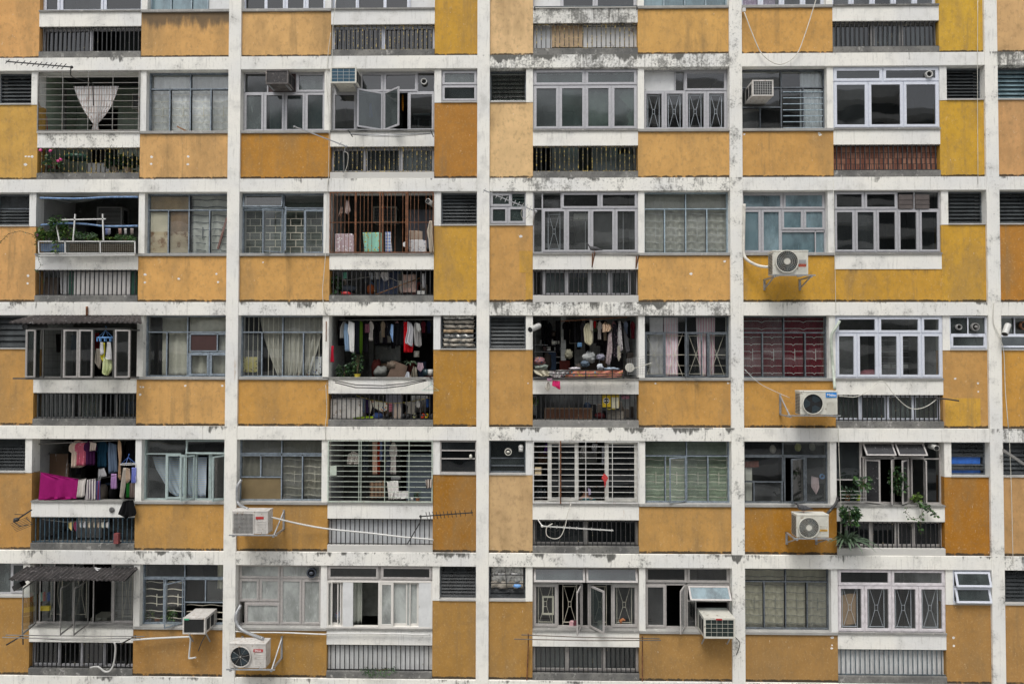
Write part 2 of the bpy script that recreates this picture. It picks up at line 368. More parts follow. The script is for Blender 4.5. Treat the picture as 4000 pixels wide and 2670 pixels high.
FINS = mat('dark_cooling_fins', (.035, .05, .06), .4, .3, .3, 40, st=(.1, .1, 4))
FINB = mat('blue_cooling_fins', (.02, .07, .11), .4, .2, .3, 40, st=(.1, .1, 4))
GALV = mat('galvanised_steel', (.34, .35, .36), .45, .4, .15, 15, (.2, .16, .12), .1)
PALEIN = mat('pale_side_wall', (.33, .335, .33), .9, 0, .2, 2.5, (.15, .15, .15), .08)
DUCT = mat('aluminium_duct', (.50, .50, .48), .45, .1, .1, 15)
CABLE = mat('white_cable', (.58, .56, .50), .6); CABLED = mat('black_cable', (.025, .025, .025), .6)
RED = mat('red_plastic', (.50, .03, .03), .4); BLUEP = mat('blue_plastic', (.05, .13, .42), .4); BLUEL = mat('light_blue_plastic', (.13, .30, .60), .4)
YELP = mat('yellow_plastic', (.65, .52, .06), .4); ORANGE = mat('orange_plastic', (.62, .20, .06), .45)
MINT = mat('mint_plastic', (.30, .60, .48), .45); BADGE = mat('badge_red_orange', (.62, .11, .05), .4); LET_D = mat('dark_print', (.05, .04, .05), .5)
LET_W = mat('white_print', (.8, .8, .8), .5); BADGEB = mat('badge_blue', (.02, .22, .62), .4); BADGER = mat('badge_dark_red', (.42, .03, .03), .4)
BADGEY = mat('badge_amber', (.75, .42, .04), .4); BADGEG = mat('badge_green', (.05, .35, .18), .4)
TERRA = mat('terracotta', (.30, .12, .06), .8); BLUEPOT = mat('blue_and_white_glaze', (.10, .14, .26), .3, 0, .2, 12, (.6, .62, .65), .3)
FOIL = mat('crumpled_foil', (.50, .50, .48), .35, .5, .4, 9, (.10, .09, .08), .3, .6)
PAPERS = mat('stacked_old_newspaper', (.36, .33, .28), .8, 0, .4, 10, (.10, .07, .05), .3, .4, st=(.5, 1, 5))
CORR = None

def fabric(rgb, pat=None, pc=(150, 60, 60), trans=.18, k=.8):
    key = 'fabric_%02x%02x%02x%s' % (*rgb, pat or '')
    if key in MT: return MT[key]
    col = alb(*rgb, .95); m, n, l, b = nodes(key); pos = N(n, 'TexCoord').outputs['Object']; a = noise_(n, l, pos, 14, 4, .6)
    base = mixc(n, l, a, tuple(c * .78 for c in col), tuple(min(.9, c * 1.18) for c in col)); pcl = alb(*pc)
    if pat == 'floral':
        v = N(n, 'TexVoronoi'); v.inputs['Scale'].default_value = 16; l.new(pos, v.inputs[0])
        base = mixc(n, l, step(n, l, v.outputs[0], .32, .24), base, pcl)
        v2 = N(n, 'TexVoronoi'); v2.inputs['Scale'].default_value = 9; l.new(pos, v2.inputs[0])
        base = mixc(n, l, step(n, l, v2.outputs[0], .22, .16), base, tuple(.5 * c + .1 for c in reversed(pcl)))
    elif pat in ('vstripe', 'hstripe', 'check', 'plaid'):
        sp = N(n, 'SeparateXYZ'); l.new(pos, sp.inputs[0])
        fq = {'vstripe': 110, 'hstripe': 150, 'check': 90, 'plaid': 75}[pat]
        fx = step(n, l, math_(n, l, 'SINE', math_(n, l, 'MULTIPLY', sp.outputs[0], fq)), .2, .5)
        fz = step(n, l, math_(n, l, 'SINE', math_(n, l, 'MULTIPLY', sp.outputs[2], fq)), .2, .5)
        fc = fx if pat == 'vstripe' else fz if pat == 'hstripe' else math_(n, l, 'MULTIPLY', math_(n, l, 'ADD', fx, fz), .5)
        base = mixc(n, l, fc, base, pcl)
    l.new(base, b.inputs['Base Color']); b.inputs['Roughness'].default_value = .9; b.inputs['Specular IOR Level'].default_value = .15
    out = n['Material Output']; tr = N(n, 'BsdfTranslucent'); l.new(base, tr.inputs[0]); mx = N(n, 'MixShader'); mx.inputs[0].default_value = trans
    l.new(b.outputs[0], mx.inputs[1]); l.new(tr.outputs[0], mx.inputs[2]); l.new(mx.outputs[0], out.inputs[0])
    MT[key] = m; return m

# ------------------------------------------------------------------ the building's frame
def zf(k, t): return Z0 - k * FLOOR - t
def bx(b, u): return b * BAY + u
def slotx(b, s):
    if b % 2:  q = {'S': (.273, 1.065), 'B': (1.215, 3.50), 'W': (3.635, 5.473), 'T': (.273, 1.215), 'H': (3.50, 5.473), 'm': (1.065, 1.215), 'n': (3.50, 3.635)}[s]
    else: q = {'W': (.273, 2.111), 'B': (2.246, 4.531), 'S': (4.681, 5.473), 'H': (.273, 2.246), 'T': (4.531, 5.473), 'n': (2.111, 2.246), 'm': (4.531, 4.681)}[s]
    return bx(b, q[0]), bx(b, q[1])
def slotr(b, k, s):
    x0, x1 = slotx(b, s); t = {'S': (.30, 1.0), 'B': (.288, 1.63), 'W': (.288, 1.63), 'R': (1.98, 2.55)}[s]
    return x0, x1, zf(k, t[1]), zf(k, t[0])
BLD = empty('apartment_building', (bx(1, 0), 0, 0), 'weathered white concrete apartment block with yellow panels filling the whole view', 'building')
BAYS = (-1, 0, 1, 2, 3); KS = (-1, 0, 1, 2, 3, 4)
ZT, ZB = zf(-1, 0), zf(5, .288)
COLDIRT = {-1: .3, 0: .25, 1: .0, 2: .6, 3: .45, 4: .3}
for b in range(-1, 5):
    MB().box(bx(b, 0), bx(b, CW), 0, .4, ZB, ZT).build('column', M_WHITE, BLD, color=(1, 1, 1, COLDIRT[b]), bevel=.008)
BEAMD = {(-1, 0): .35, (0, 0): .3, (1, 0): .85, (2, 0): .1, (3, 0): 1.0, (-1, 1): .25, (0, 1): .35, (1, 1): .7, (2, 1): .1, (3, 1): .3, (-1, 2): .5, (0, 2): .6, (1, 2): .85, (2, 2): .5, (3, 2): .1,
         (-1, 3): .35, (0, 3): .3, (1, 3): .6, (2, 3): .0, (3, 3): .8, (-1, 4): .45, (0, 4): .6, (1, 4): .55, (2, 4): .3, (3, 4): .8}
for b in BAYS:
    for k in range(-1, 6):
        MB().box(bx(b, CW), bx(b + 1, 0), .008, .4, zf(k, BH), zf(k, 0)).build('beam', M_WHITE, BLD, color=(1, 1, 1, BEAMD.get((b, k), .4)), bevel=.006)
        MB().box(bx(b, CW), bx(b + 1, 0), .4, 3.2, zf(k, .12), zf(k, -.15)).build('floor_slab', INNER, BLD)
# panel paints
OR, MU, BR, PA = (211, 155, 80), (196, 145, 38), (174, 117, 30), (222, 180, 116)
TALL = {(-1, -1): OR, (0, -1): MU, (1, -1): PA, (2, -1): (206, 158, 34), (3, -1): (208, 162, 96),
        (-1, 0): (198, 150, 58), (0, 0): (170, 112, 28), (1, 0): (220, 178, 112), (2, 0): (202, 152, 32), (3, 0): (204, 150, 82),
        (-1, 1): OR, (0, 1): MU, (1, 1): (198, 146, 68), (2, 1): (200, 148, 34), (3, 1): (176, 114, 22),
        (-1, 2): (204, 148, 64), (0, 2): (180, 126, 30), (1, 2): (194, 142, 62), (2, 2): (196, 144, 66), (3, 2): (202, 144, 48),
        (-1, 3): (200, 144, 62), (0, 3): (172, 112, 16), (1, 3): (216, 174, 110), (2, 3): (178, 114, 16), (3, 3): (202, 152, 84),
        (-1, 4): (190, 138, 56), (0, 4): (190, 138, 52), (1, 4): (192, 140, 56), (2, 4): (190, 138, 60), (3, 4): (194, 142, 66)}
SHORT = {(-1, -1): (206, 154, 78), (0, -1): (212, 162, 88), (1, -1): (208, 156, 72), (2, -1): (204, 150, 66), (3, -1): OR,
         (-1, 0): (212, 160, 86), (0, 0): (178, 120, 28), (1, 0): (206, 154, 74), (2, 0): (202, 148, 66), (3, 0): OR,
         (-1, 1): (212, 156, 74), (0, 1): (204, 150, 68), (1, 1): (210, 156, 74), (2, 1): (200, 146, 36), (3, 1): OR,
         (-1, 2): (212, 158, 78), (0, 2): (202, 146, 58), (1, 2): (204, 148, 62), (2, 2): (200, 144, 54), (3, 2): OR,
         (-1, 3): (206, 150, 62), (0, 3): (196, 142, 56), (1, 3): (206, 152, 68), (2, 3): (180, 120, 20), (3, 3): OR,
         (-1, 4): (190, 136, 56), (0, 4): (190, 138, 50), (1, 4): (184, 136, 60), (2, 4): (184, 136, 62), (3, 4): OR}
PDIRT = {(-1, -1): 1.0, (-1, 0): .62, (2, 1): .45}
LDIRT = {(0, 0): 1, (1, 1): 1, (0, 3): 1, (2, 3): .9, (1, 2): .25, (3, 3): .2}
for b in BAYS:
    for k in KS:
        tx, hx, sx_, wx, rx = slotx(b, 'T'), slotx(b, 'H'), slotx(b, 'S'), slotx(b, 'W'), slotx(b, 'B')
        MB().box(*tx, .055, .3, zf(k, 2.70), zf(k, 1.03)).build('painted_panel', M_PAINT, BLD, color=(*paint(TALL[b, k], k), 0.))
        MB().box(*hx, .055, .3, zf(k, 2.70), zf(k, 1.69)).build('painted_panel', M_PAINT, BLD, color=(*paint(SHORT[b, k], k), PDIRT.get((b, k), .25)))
        m = MB()
        m.box(*slotx(b, 'm'), .045, .3, zf(k, 1.03), zf(k, .288)); m.build('mullion_post', M_WHITE, BLD, color=(1, 1, 1, .25))
        MB().box(*slotx(b, 'n'), .045, .3, zf(k, 1.63), zf(k, .288)).build('mullion_post', M_WHITE, BLD, color=(1, 1, 1, .25))
        m = MB(); m.box(*hx, .02, .3, zf(k, 1.69), zf(k, 1.63)); m.build('window_sill', M_LEDGE, BLD, color=(1, 1, 1, .45), bevel=.006)
        m = MB(); m.box(*sx_, .03, .3, zf(k, 1.03), zf(k, 1.0)); m.build('window_sill', M_LEDGE, BLD, color=(1, 1, 1, .6))
        filled = (b, k) == (2, 1)
        m = MB(); m.box(*rx, .02, .22, zf(k, 1.665), zf(k, 1.63), 0); m.box(*rx, .048, .2, zf(k, 1.985), zf(k, 1.665), 1)
        m.build('balcony_parapet', [M_LEDGE, M_WHITE], BLD, color=(1, 1, 1, {(1, -1): .9, (-1, 0): .7, (0, 0): .05, (2, -1): 0.0}.get((b, k), .3)))
        if filled:
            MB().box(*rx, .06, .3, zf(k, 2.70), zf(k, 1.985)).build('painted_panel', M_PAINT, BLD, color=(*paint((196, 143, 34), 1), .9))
        else:
            MB().box(*rx, .035, .3, zf(k, 2.70), zf(k, 2.55)).build('balcony_kerb', M_LEDGE, BLD, color=(1, 1, 1, LDIRT.get((b, k), .0)), bevel=.006)
        # rooms behind
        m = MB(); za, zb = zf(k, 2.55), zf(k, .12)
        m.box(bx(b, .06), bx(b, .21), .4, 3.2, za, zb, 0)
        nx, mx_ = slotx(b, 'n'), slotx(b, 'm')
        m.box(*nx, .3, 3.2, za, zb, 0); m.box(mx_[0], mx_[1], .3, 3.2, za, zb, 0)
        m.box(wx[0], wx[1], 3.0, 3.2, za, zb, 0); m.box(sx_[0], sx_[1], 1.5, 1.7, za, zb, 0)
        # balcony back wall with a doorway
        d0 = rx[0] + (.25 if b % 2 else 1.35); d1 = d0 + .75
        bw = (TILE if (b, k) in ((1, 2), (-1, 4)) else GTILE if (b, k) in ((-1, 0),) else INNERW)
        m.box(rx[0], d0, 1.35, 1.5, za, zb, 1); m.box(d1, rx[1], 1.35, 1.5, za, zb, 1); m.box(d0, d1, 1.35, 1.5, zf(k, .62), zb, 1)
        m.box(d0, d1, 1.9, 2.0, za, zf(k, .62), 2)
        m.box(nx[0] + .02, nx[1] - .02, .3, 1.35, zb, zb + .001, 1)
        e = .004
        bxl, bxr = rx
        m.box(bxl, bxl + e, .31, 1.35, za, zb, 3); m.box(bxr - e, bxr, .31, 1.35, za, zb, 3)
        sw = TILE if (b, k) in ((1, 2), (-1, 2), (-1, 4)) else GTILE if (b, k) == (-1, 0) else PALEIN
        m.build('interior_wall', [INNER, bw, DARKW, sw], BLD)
# the rest of the block below and above the photo's frame
m = MB(); m.box(bx(-1, 0), bx(4, CW), .1, 3.3, 0, ZB); m.build('lower_wall', M_WHITE, BLD, color=(1, 1, 1, .2))
MB().box(bx(-1, 0), bx(4, CW), .0, 3.3, ZT, ZT + .3).build('roof_slab', M_WHITE, BLD, color=(1, 1, 1, .5))
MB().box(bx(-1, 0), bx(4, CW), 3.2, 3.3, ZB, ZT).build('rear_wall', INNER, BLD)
MB().box(bx(-1, 0), bx(-1, .06), .4, 3.2, ZB, ZT).build('end_wall', M_WHITE, BLD, color=(1, 1, 1, .3))
MB().box(bx(4, .06), bx(4, CW), .4, 3.2, ZB, ZT).build('end_wall', M_WHITE, BLD, color=(1, 1, 1, .3))

# ------------------------------------------------------------------ windows
YW = .20
def sash(mb, o, ax, az, ay, w_, gl=True):
    "framed pane from corner o, width vector ax, height vector az, thickness vector ay"
    o, ax, az, ay = map(Vector, (o, ax, az, ay)); ux, uz = ax.normalized(), az.normalized(); W, H = ax.length, az.length
    mb.obox(o, ux * w_, ay, az); mb.obox(o + ux * (W - w_), ux * w_, ay, az)
    mb.obox(o + ux * w_, ux * (W - 2 * w_), ay, uz * w_); mb.obox(o + ux * w_ + uz * (H - w_), ux * (W - 2 * w_), ay, uz * w_)
    a = o + ux * w_ * .8 + uz * w_ * .8 + ay * .5; bb = ux * (W - 1.6 * w_) + ay * RV.uniform(-.25, .25); c = uz * (H - 1.6 * w_) + ay * RV.uniform(-.25, .25)
    mb.add([a, a + bb, a + bb + c, a + c], [(0, 1, 2, 3)], 1)
def grille(kind, rects, gm, parent, y=.27, r=.007):
    m = MB()
    def bar(x0, z0, x1, z1, rr=r): m.bar((x0, y, z0), (x1, y, z1), rr)
    for (x0, x1, z0, z1) in rects:
        W, H = x1 - x0, z1 - z0
        if kind in ('wavy', 'zig'):
            n = max(1, round(H / .165))
            for i in range(n):
                z = z1 - H * (i + .5) / n; q = 10; am = .012
                if kind == 'wavy': pts = [(x0 + W * j / q, y, z + am * math.sin(j / q * math.pi * 2 * (1 if W < .5 else 2))) for j in range(q + 1)]
                else: pts = [(x0, y, z), (x0 + W * .42, y, z), (x0 + W * .5, y, z - .03), (x0 + W * .58, y, z), (x1, y, z)]
                m.tube(pts, r * 1.1, 4)
            if H > .6: bar(x0 + W * .58, z1 - H * .36, x0 + W * .58, z1 - H * .64)
        elif kind == 'brick':
            n = max(1, round(H / .15))
            for i in range(n + 1):
                z = z1 - H * i / n; bar(x0, z, x1, z)
                if i < n:
                    for j in ((.5,) if i % 2 == 0 else (.22, .78)): bar(x0 + W * j, z, x0 + W * j, z - H / n)
        elif kind == 'x':
            a, b_ = x0 + W * .2, x1 - W * .2
            bar(a, z0, a, z1); bar(b_, z0, b_, z1); bar(a, z0 + H * .07, b_, z0 + H * .07); bar(a, z1 - H * .07, b_, z1 - H * .07)
            c = (a + b_) / 2; d = (b_ - a) * .1; zm = (z0 + z1) / 2; e = H * .06
            for s in (-1, 1):
                bar(c + s * (b_ - a) * .42, z1 - H * .07, c + s * d, zm + e, r * .6); bar(c + s * (b_ - a) * .42, z0 + H * .07, c + s * d, zm - e, r * .6); bar(c + s * d, zm - e, c + s * d, zm + e, r * .6)
            bar(c - d, zm + e, c + d, zm + e, r * .6); bar(c - d, zm - e, c + d, zm - e, r * .6)
        elif kind == 'v':
            n = max(2, round(W / .105))
            for j in range(1, n): bar(x0 + W * j / n, z0, x0 + W * j / n, z1)
        elif kind == 'h':
            n = max(2, round(H / .135))
            for j in range(1, n): bar(x0, z0 + H * j / n, x1, z0 + H * j / n)
        elif kind == 'hex':
            n = 2
            bar(x0, z1 - H * .06, x1, z1 - H * .06); bar(x0, z0 + H * .06, x1, z0 + H * .06); bar(x0, z0 + H * .5, x1, z0 + H * .5); bar(x0, z0 + H * .25, x1, z0 + H * .25, r * .6)
            bar(x0 + W * .1, z1, x0 + W * .5, z0 + H * .5, r * .7); bar(x0 + W * .9, z1, x0 + W * .5, z0 + H * .5, r * .7)
            bar(x0 + W * .1, z0, x0 + W * .5, z0 + H * .5, r * .7); bar(x0 + W * .9, z0, x0 + W * .5, z0 + H * .5, r * .7)
    m.build('grille', gm, parent)
def std4(split=.27, top=2, bot=4, tt='f', bt='f', tops=None, bots=None, **k):
    c = []
    tt_ = tops or [tt] * top; bt_ = bots or [bt] * bot
    for i, t in enumerate(tt_): c.append((i / len(tt_), 0, (i + 1) / len(tt_), split, t))
    for i, t in enumerate(bt_): c.append((i / len(bt_), split, (i + 1) / len(bt_), 1, t))
    return c
HOLES = {}
def window(b, k, slot, cells, fm=ALU, g=G_GREY, fw=.042, grl=None, gm=STEEL, y=YW, bars=True, name='window', rect=None, of=.028, mid=True, gsel=None, holes=None, gr=.007, gy=None, sashg=None):
    x0, x1, z0, z1 = rect or slotr(b, k, slot)
    W, H = x1 - x0, z1 - z0
    fr = MB(); fr.frame(x0, x1, z0, z1, of, y - .03, y + .04)
    pn = MB(); sashes = []; rects = []
    for c in cells:
        u0, v0, u1, v1, t = c[:5]; opt = c[5] if len(c) > 5 else None
        if max(abs(u0), abs(v0), abs(u1), abs(v1)) > 2:
            q = rectP(u0, v0, u1, v1, y); u0, u1, v0, v1 = (q[0] - x0) / W, (q[1] - x0) / W, (z1 - q[3]) / H, (z1 - q[2]) / H
        sn = lambda q: 0 if abs(q) < .05 else 1 if abs(q - 1) < .05 else q
        u0, u1, v0, v1 = sn(u0), sn(u1), sn(v0), sn(v1)
        a, b_, c_, d = x0 + W * u0, x0 + W * u1, z1 - H * v1, z1 - H * v0
        iw = .014
        # dividers around the cell
        if u0 > 0: fr.box(a - iw, a + iw, y - .028, y + .036, c_, d)
        if u1 < 1: fr.box(b_ - iw, b_ + iw, y - .026, y + .034, c_, d)
        if v0 > 0: fr.box(a + iw, b_ - iw, y - .030, y + .038, d - iw, d + iw)
        if v1 < 1: fr.box(a + iw, b_ - iw, y - .027, y + .035, c_ - iw, c_ + iw)
        a += of if u0 == 0 else iw; b_ -= of if u1 == 1 else iw; c_ += of if v1 == 1 else iw; d -= of if v0 == 0 else iw
        if t == 'f':
            q1, q2 = RV.uniform(-.007, .007), RV.uniform(-.007, .007); pn.add([(a, y, c_), (b_, y + q1, c_), (b_, y + q1 + q2, d), (a, y + q2, d)], [(0, 1, 2, 3)], RV.randrange(len(VAR.get(g, [g]))))
        elif t == 's':
            s = MB(); sash(s, (a, y - .045, c_), (b_ - a, 0, 0), (0, 0, d - c_), (0, .04, 0), fw); sashes.append((s, opt))
        elif t == 'p': 
            s = MB(); s.box(a, b_, y - .01, y + .01, c_, d); sashes.append((s, ('board', opt or WHITEB)))
        elif t in ('cl', 'cr'):
            an = R(opt or 60); w_ = b_ - a; s = MB()
            if t == 'cl': o = Vector((a, y - .05, c_)); ax = Vector((w_ * math.cos(an), -w_ * math.sin(an), 0)); ay = Vector((math.sin(an), math.cos(an), 0)) * .025
            else: o = Vector((b_ - w_ * math.cos(an), y - .05 - w_ * math.sin(an), c_)); ax = Vector((w_ * math.cos(an), w_ * math.sin(an), 0)); ay = Vector((-math.sin(an), math.cos(an), 0)) * .025
            sash(s, o, ax, (0, 0, d - c_), ay, fw * .85); sashes.append((s, 'open'))
        elif t == 'at':
            an = R(opt or 30); h = d - c_; s = MB(); o = Vector((a, y - .05 - h * math.sin(an), d - h * math.cos(an)))
            sash(s, o, (b_ - a, 0, 0), (0, h * math.sin(an), h * math.cos(an)), (0, .022, -.01), fw * .85); sashes.append((s, 'open'))
        elif t == 'l':
            s = MB(); n = opt or 7; hh = (d - c_) / n
            for i in range(n):
                z = d - hh * (i + 1); s.obox((a, y - .05, z), (b_ - a, 0, 0), (0, .005, .003), (0, .05, hh * 1.03))
            sashes.append((s, 'slats'))
        if t in ('f', 's', 'o', 'cl', 'cr') and v1 > .75: rects.append((a, b_, c_, d))
        elif gsel == 'all': rects.append((a, b_, c_, d))
    w_ = fr.build(name, fm, BLD)
    if pn.v: pn.build('pane', VAR.get(g, [g]), w_)
    for s, op in sashes:
        if isinstance(op, tuple): s.build('infill_board', op[1], w_)
        elif op == 'open': s.build('casement', [fm, sashg or g], w_)
        elif op == 'slats': s.build('louvre_blades', g if g is not G_GREY else G_LOUV, w_)
        else: s.build('sash', [fm, op if op is not None and not isinstance(op, (int, float)) else RV.choice(VAR.get(g, [g]))], w_)
    if grl: grille(grl, rects, gm, w_, y=gy or y + .045, r=gr)
    return w_
def louvre(b, k, n=8, fm=STEELD, g=G_LOUV, **kw):
    return window(b, k, 'S', [(0, 0, 1, 1, 'l', n)], fm=fm, g=g, name='louvre_window', **kw)
def panes(n): return [(i / n, 0, (i + 1) / n, 1, 's') for i in range(n)]

def railing(b, k, m=BLACK, n=22, y=.09, r=.0108):
    x0, x1, z0, z1 = slotr(b, k, 'B')[0], slotr(b, k, 'B')[1], zf(k, 2.55), zf(k, 1.985)
    mb = MB()
    for i in range(n):
        x = x0 + (x1 - x0) * (i + .8) / (n + .6); mb.bar((x, y, z0), (x, y, z1), r)
    mb.bar((x0, y, z1 - .02), (x1, y, z1 - .02), .009); mb.bar((x0, y, z0 + .02), (x1, y, z0 + .02), .009)
    return mb.build('balcony_railing', m, BLD)
def lowrect(b, k): return (*slotx(b, 'B'), zf(k, 2.55), zf(k, 1.985))
def lowwin(b, k, cells, fm=ALU, g=G_DARK, **kw): return window(b, k, 'B', cells, fm=fm, g=g, rect=lowrect(b, k), name='lower_window', y=.2, fw=.03, **kw)
def lowboard(b, k, m, u0=0, u1=1, v0=0, v1=1, y=.2, corr=0):
    x0, x1, z0, z1 = lowrect(b, k); a, c = x0 + (x1 - x0) * u0, x0 + (x1 - x0) * u1; H = z1 - z0
    mb = MB()
    if corr:
        n = int((c - a) / .03); 
        for i in range(n):
            xa, xb = a + (c - a) * i / n, a + (c - a) * (i + 1) / n; ya, yb = y + (.012 if i % 2 else 0), y + (0 if i % 2 else .012)
            mb.add([(xa, ya, z1 - H * v1), (xb, yb, z1 - H * v1), (xb, yb, z1 - H * v0), (xa, ya, z1 - H * v0), (xa, ya + .02, z1 - H * v1), (xb, yb + .02, z1 - H * v1), (xb, yb + .02, z1 - H * v0), (xa, ya + .02, z1 - H * v0)],
                   [(0, 1, 2, 3), (5, 4, 7, 6), (3, 2, 6, 7), (1, 0, 4, 5)], 0)
    else: mb.box(a, c, y, y + .03, z1 - H * v1, z1 - H * v0)
    return mb.build('infill_board', m, BLD)

# ------------------------------------------------------------------ cloth
FL = {-1: 'the cut-off top floor', 0: 'the first full floor', 1: 'the second full floor', 2: 'the third full floor', 3: 'the fourth full floor', 4: 'the bottom floor'}
def sheet(mb, rows, y, amp, freq, th=.008, nu=18, ph=0., sag=0.):
    "rows: list of (z, xl, xr); a closed thin folded sheet"
    base = len(mb.v); nr = len(rows)
    for side in (0, 1):
        for j, (z, xl, xr) in enumerate(rows):
            for i in range(nu + 1):
                u = i / nu; v = j / max(1, nr - 1)
                a = amp * (.35 + .65 * v)
                yy = y + a * math.sin(u * freq * 2 * math.pi + 1.6 * math.sin(u * 4.3 + ph * 2) + .7 * math.sin(u * 11 + ph) + ph + .6 * math.sin(v * 3 + ph)) + a * .4 * math.sin(u * freq * 4.7 + 2 * v + ph) + side * th
                mb.v.append((xl + (xr - xl) * u, yy, z))
    o2 = nr * (nu + 1)
    def idx(s, j, i): return base + s * o2 + j * (nu + 1) + i
    for j in range(nr - 1):
        for i in range(nu):
            mb.f.append([idx(0, j, i), idx(0, j + 1, i), idx(0, j + 1, i + 1), idx(0, j, i + 1)]); mb.m.append(0); mb.sm.append(True)
            mb.f.append([idx(1, j, i), idx(1, j, i + 1), idx(1, j + 1, i + 1), idx(1, j + 1, i)]); mb.m.append(0); mb.sm.append(True)
    for j in range(nr - 1):
        for i, fl in ((0, 0), (nu, 1)):
            q = [idx(0, j, i), idx(1, j, i), idx(1, j + 1, i), idx(0, j + 1, i)]
            mb.f.append(q if not fl else q[::-1]); mb.m.append(0); mb.sm.append(True)
    for i in range(nu):
        mb.f.append([idx(0, 0, i), idx(0, 0, i + 1), idx(1, 0, i + 1), idx(1, 0, i)]); mb.m.append(0); mb.sm.append(True)
        mb.f.append([idx(0, nr - 1, i), idx(1, nr - 1, i), idx(1, nr - 1, i + 1), idx(0, nr - 1, i + 1)]); mb.m.append(0); mb.sm.append(True)
def polyrows(pts, n=14):
    zs = [p[1] for p in pts]; z0, z1 = min(zs), max(zs); rows = []
    for j in range(n):
        z = z1 - (z1 - z0) * (j + .02) / (n - .96) if n > 1 else z1
        z = min(max(z, z0 + 1e-5), z1 - 1e-5); xs = []
        for i in range(len(pts)):
            (xa, za), (xb, zb) = pts[i], pts[(i + 1) % len(pts)]
            if (za - z) * (zb - z) <= 0 and abs(za - zb) > 1e-9: xs.append(xa + (xb - xa) * (z - za) / (zb - za))
        if len(xs) >= 2: rows.append((z, min(xs), max(xs)))
    return rows
def cloth(name, label, cat, poly, y, rgb, pat=None, pc=(150, 60, 60), amp=.02, freq=3.2, group=None, trans=.10, n=14, m=None, ph=None):
    pts = [(p.x, p.z) for p in (P(a, b_, y) for a, b_ in poly)]
    mb = MB(); sheet(mb, polyrows(pts, n), y, amp, freq, ph=random.random() * 6 if ph is None else ph)
    return mb.build(name, m or fabric(rgb, pat, pc, trans), label=label, cat=cat, group=group)
def rc(x0, y0, x1, y1): return [(x0, y0), (x1, y0), (x1, y1), (x0, y1)]
def shirt(x, y, w_, h): # outline of a hung T-shirt: centre top x,y
    return [(x - w_ * .12, y), (x + w_ * .12, y), (x + w_ * .5, y + h * .18), (x + w_ * .5, y + h * .42), (x + w_ * .34, y + h * .45), (x + w_ * .36, y + h), (x - w_ * .36, y + h), (x - w_ * .34, y + h * .45), (x - w_ * .5, y + h * .42), (x - w_ * .5, y + h * .18)]
def curtain(b, k, slot, u0, u1, rgb, label, v0=0, v1=1, folds=6, y=.285, amp=.022, pat=None, pc=(150, 60, 60), trans=.08, poly=None, name='curtain', ends=None):
    x0, x1, z0, z1 = slotr(b, k, slot); W, H = x1 - x0, z1 - z0; rows = []
    for j in range(14):
        v = v0 + (v1 - v0) * j / 13; a, c = u0, u1
        if ends: f = j / 13; a = u0 + (ends[0] - u0) * f ** 1.5; c = u1 + (ends[1] - u1) * f ** 1.5
        rows.append((z1 - H * v, x0 + W * a, x0 + W * c))
    mb = MB(); sheet(mb, rows, y, amp, folds, nu=max(24, int(folds * 7)), ph=random.random() * 6, th=.004)
    return mb.build(name, fabric(rgb, pat, pc, trans), label=label, cat='curtain' if name == 'curtain' else name.replace('_', ' '))
def blind(b, k, slot, rgb, label, y=.30, u0=0, u1=1, v0=0, v1=1):
    x0, x1, z0, z1 = slotr(b, k, slot); W, H = x1 - x0, z1 - z0; mb = MB(); n = 44
    for i in range(int(n * (v1 - v0))):
        z = z1 - H * (v0 + i / n); mb.obox((x0 + W * u0, y, z - .022), (W * (u1 - u0), 0, 0), (0, .002, .0), (0, .016, .022))
    return mb.build('venetian_blind', mat('blind_%d' % sum(rgb), alb(*rgb), .5), label=label, cat='blind')

# ------------------------------------------------------------------ air conditioners
def fan(t, c, r, y, m=VOID, gm=PLG, spokes=24, hub=.3, rings=5, bladem=FINS):
    mb = MB(); mb.cyl((c.x, y + .02, c.z), (c.x, y + .03, c.z), r, 28); mb.build('fan_opening', m, t)
    mb = MB()
    for i in range(3):
        a = i * 2.1 + .4
        for s in range(4):
            a0, a1 = a + s * .3, a + (s + 1) * .3
            mb.add([(c.x + r * .25 * math.cos(a0), y + .018, c.z + r * .25 * math.sin(a0)), (c.x + r * .9 * math.cos(a0), y + .012, c.z + r * .9 * math.sin(a0)), (c.x + r * .9 * math.cos(a1), y + .014, c.z + r * .9 * math.sin(a1)), (c.x + r * .25 * math.cos(a1), y + .019, c.z + r * .25 * math.sin(a1))], [(0, 1, 2, 3)])
    mb.build('fan_blades', bladem, t)
    mb = MB(); mb.ring(c, r * .97, r * 1.05, y - .012, y + .01)
    for i in range(1, rings + 1): mb.ring(c, r * i / (rings + 1) - .0012, r * i / (rings + 1) + .0012, y - .010, y - .006)
    if spokes:
        for i in range(spokes):
            a = 2 * math.pi * i / spokes
            mb.bar((c.x + r * hub * .9 * math.cos(a), y - .008, c.z + r * hub * .9 * math.sin(a)), (c.x + r * math.cos(a + .18), y - .008, c.z + r * math.sin(a + .18)), .0012)
        mb.cyl((c.x, y - .016, c.z), (c.x, y - .002, c.z), r * hub, 20)
    mb.build('fan_guard', gm, t)
def bracket(t, x0, x1, z, yf, m=GALV, down=.22, up=0., wall=.055):
    mb = MB()
    for x in (x0, x1):
        mb.box(x - .02, x + .02, yf - .03, wall, z - .03, z)
        if up: mb.box(x - .02, x + .02, wall - .03, wall, z - .03, z + up); mb.bar((x, wall - .02, z + up * .9), (x, yf, z - .01), .014)
        else: mb.box(x - .02, x + .02, wall - .03, wall, z - down, z); mb.bar((x, wall - .02, z - down * .85), (x, yf + .04, z - .02), .013)
    mb.box(x0 - .08, x1 + .08, yf - .035, yf - .005, z - .001, z + .022)
    mb.build('bracket', m, t)
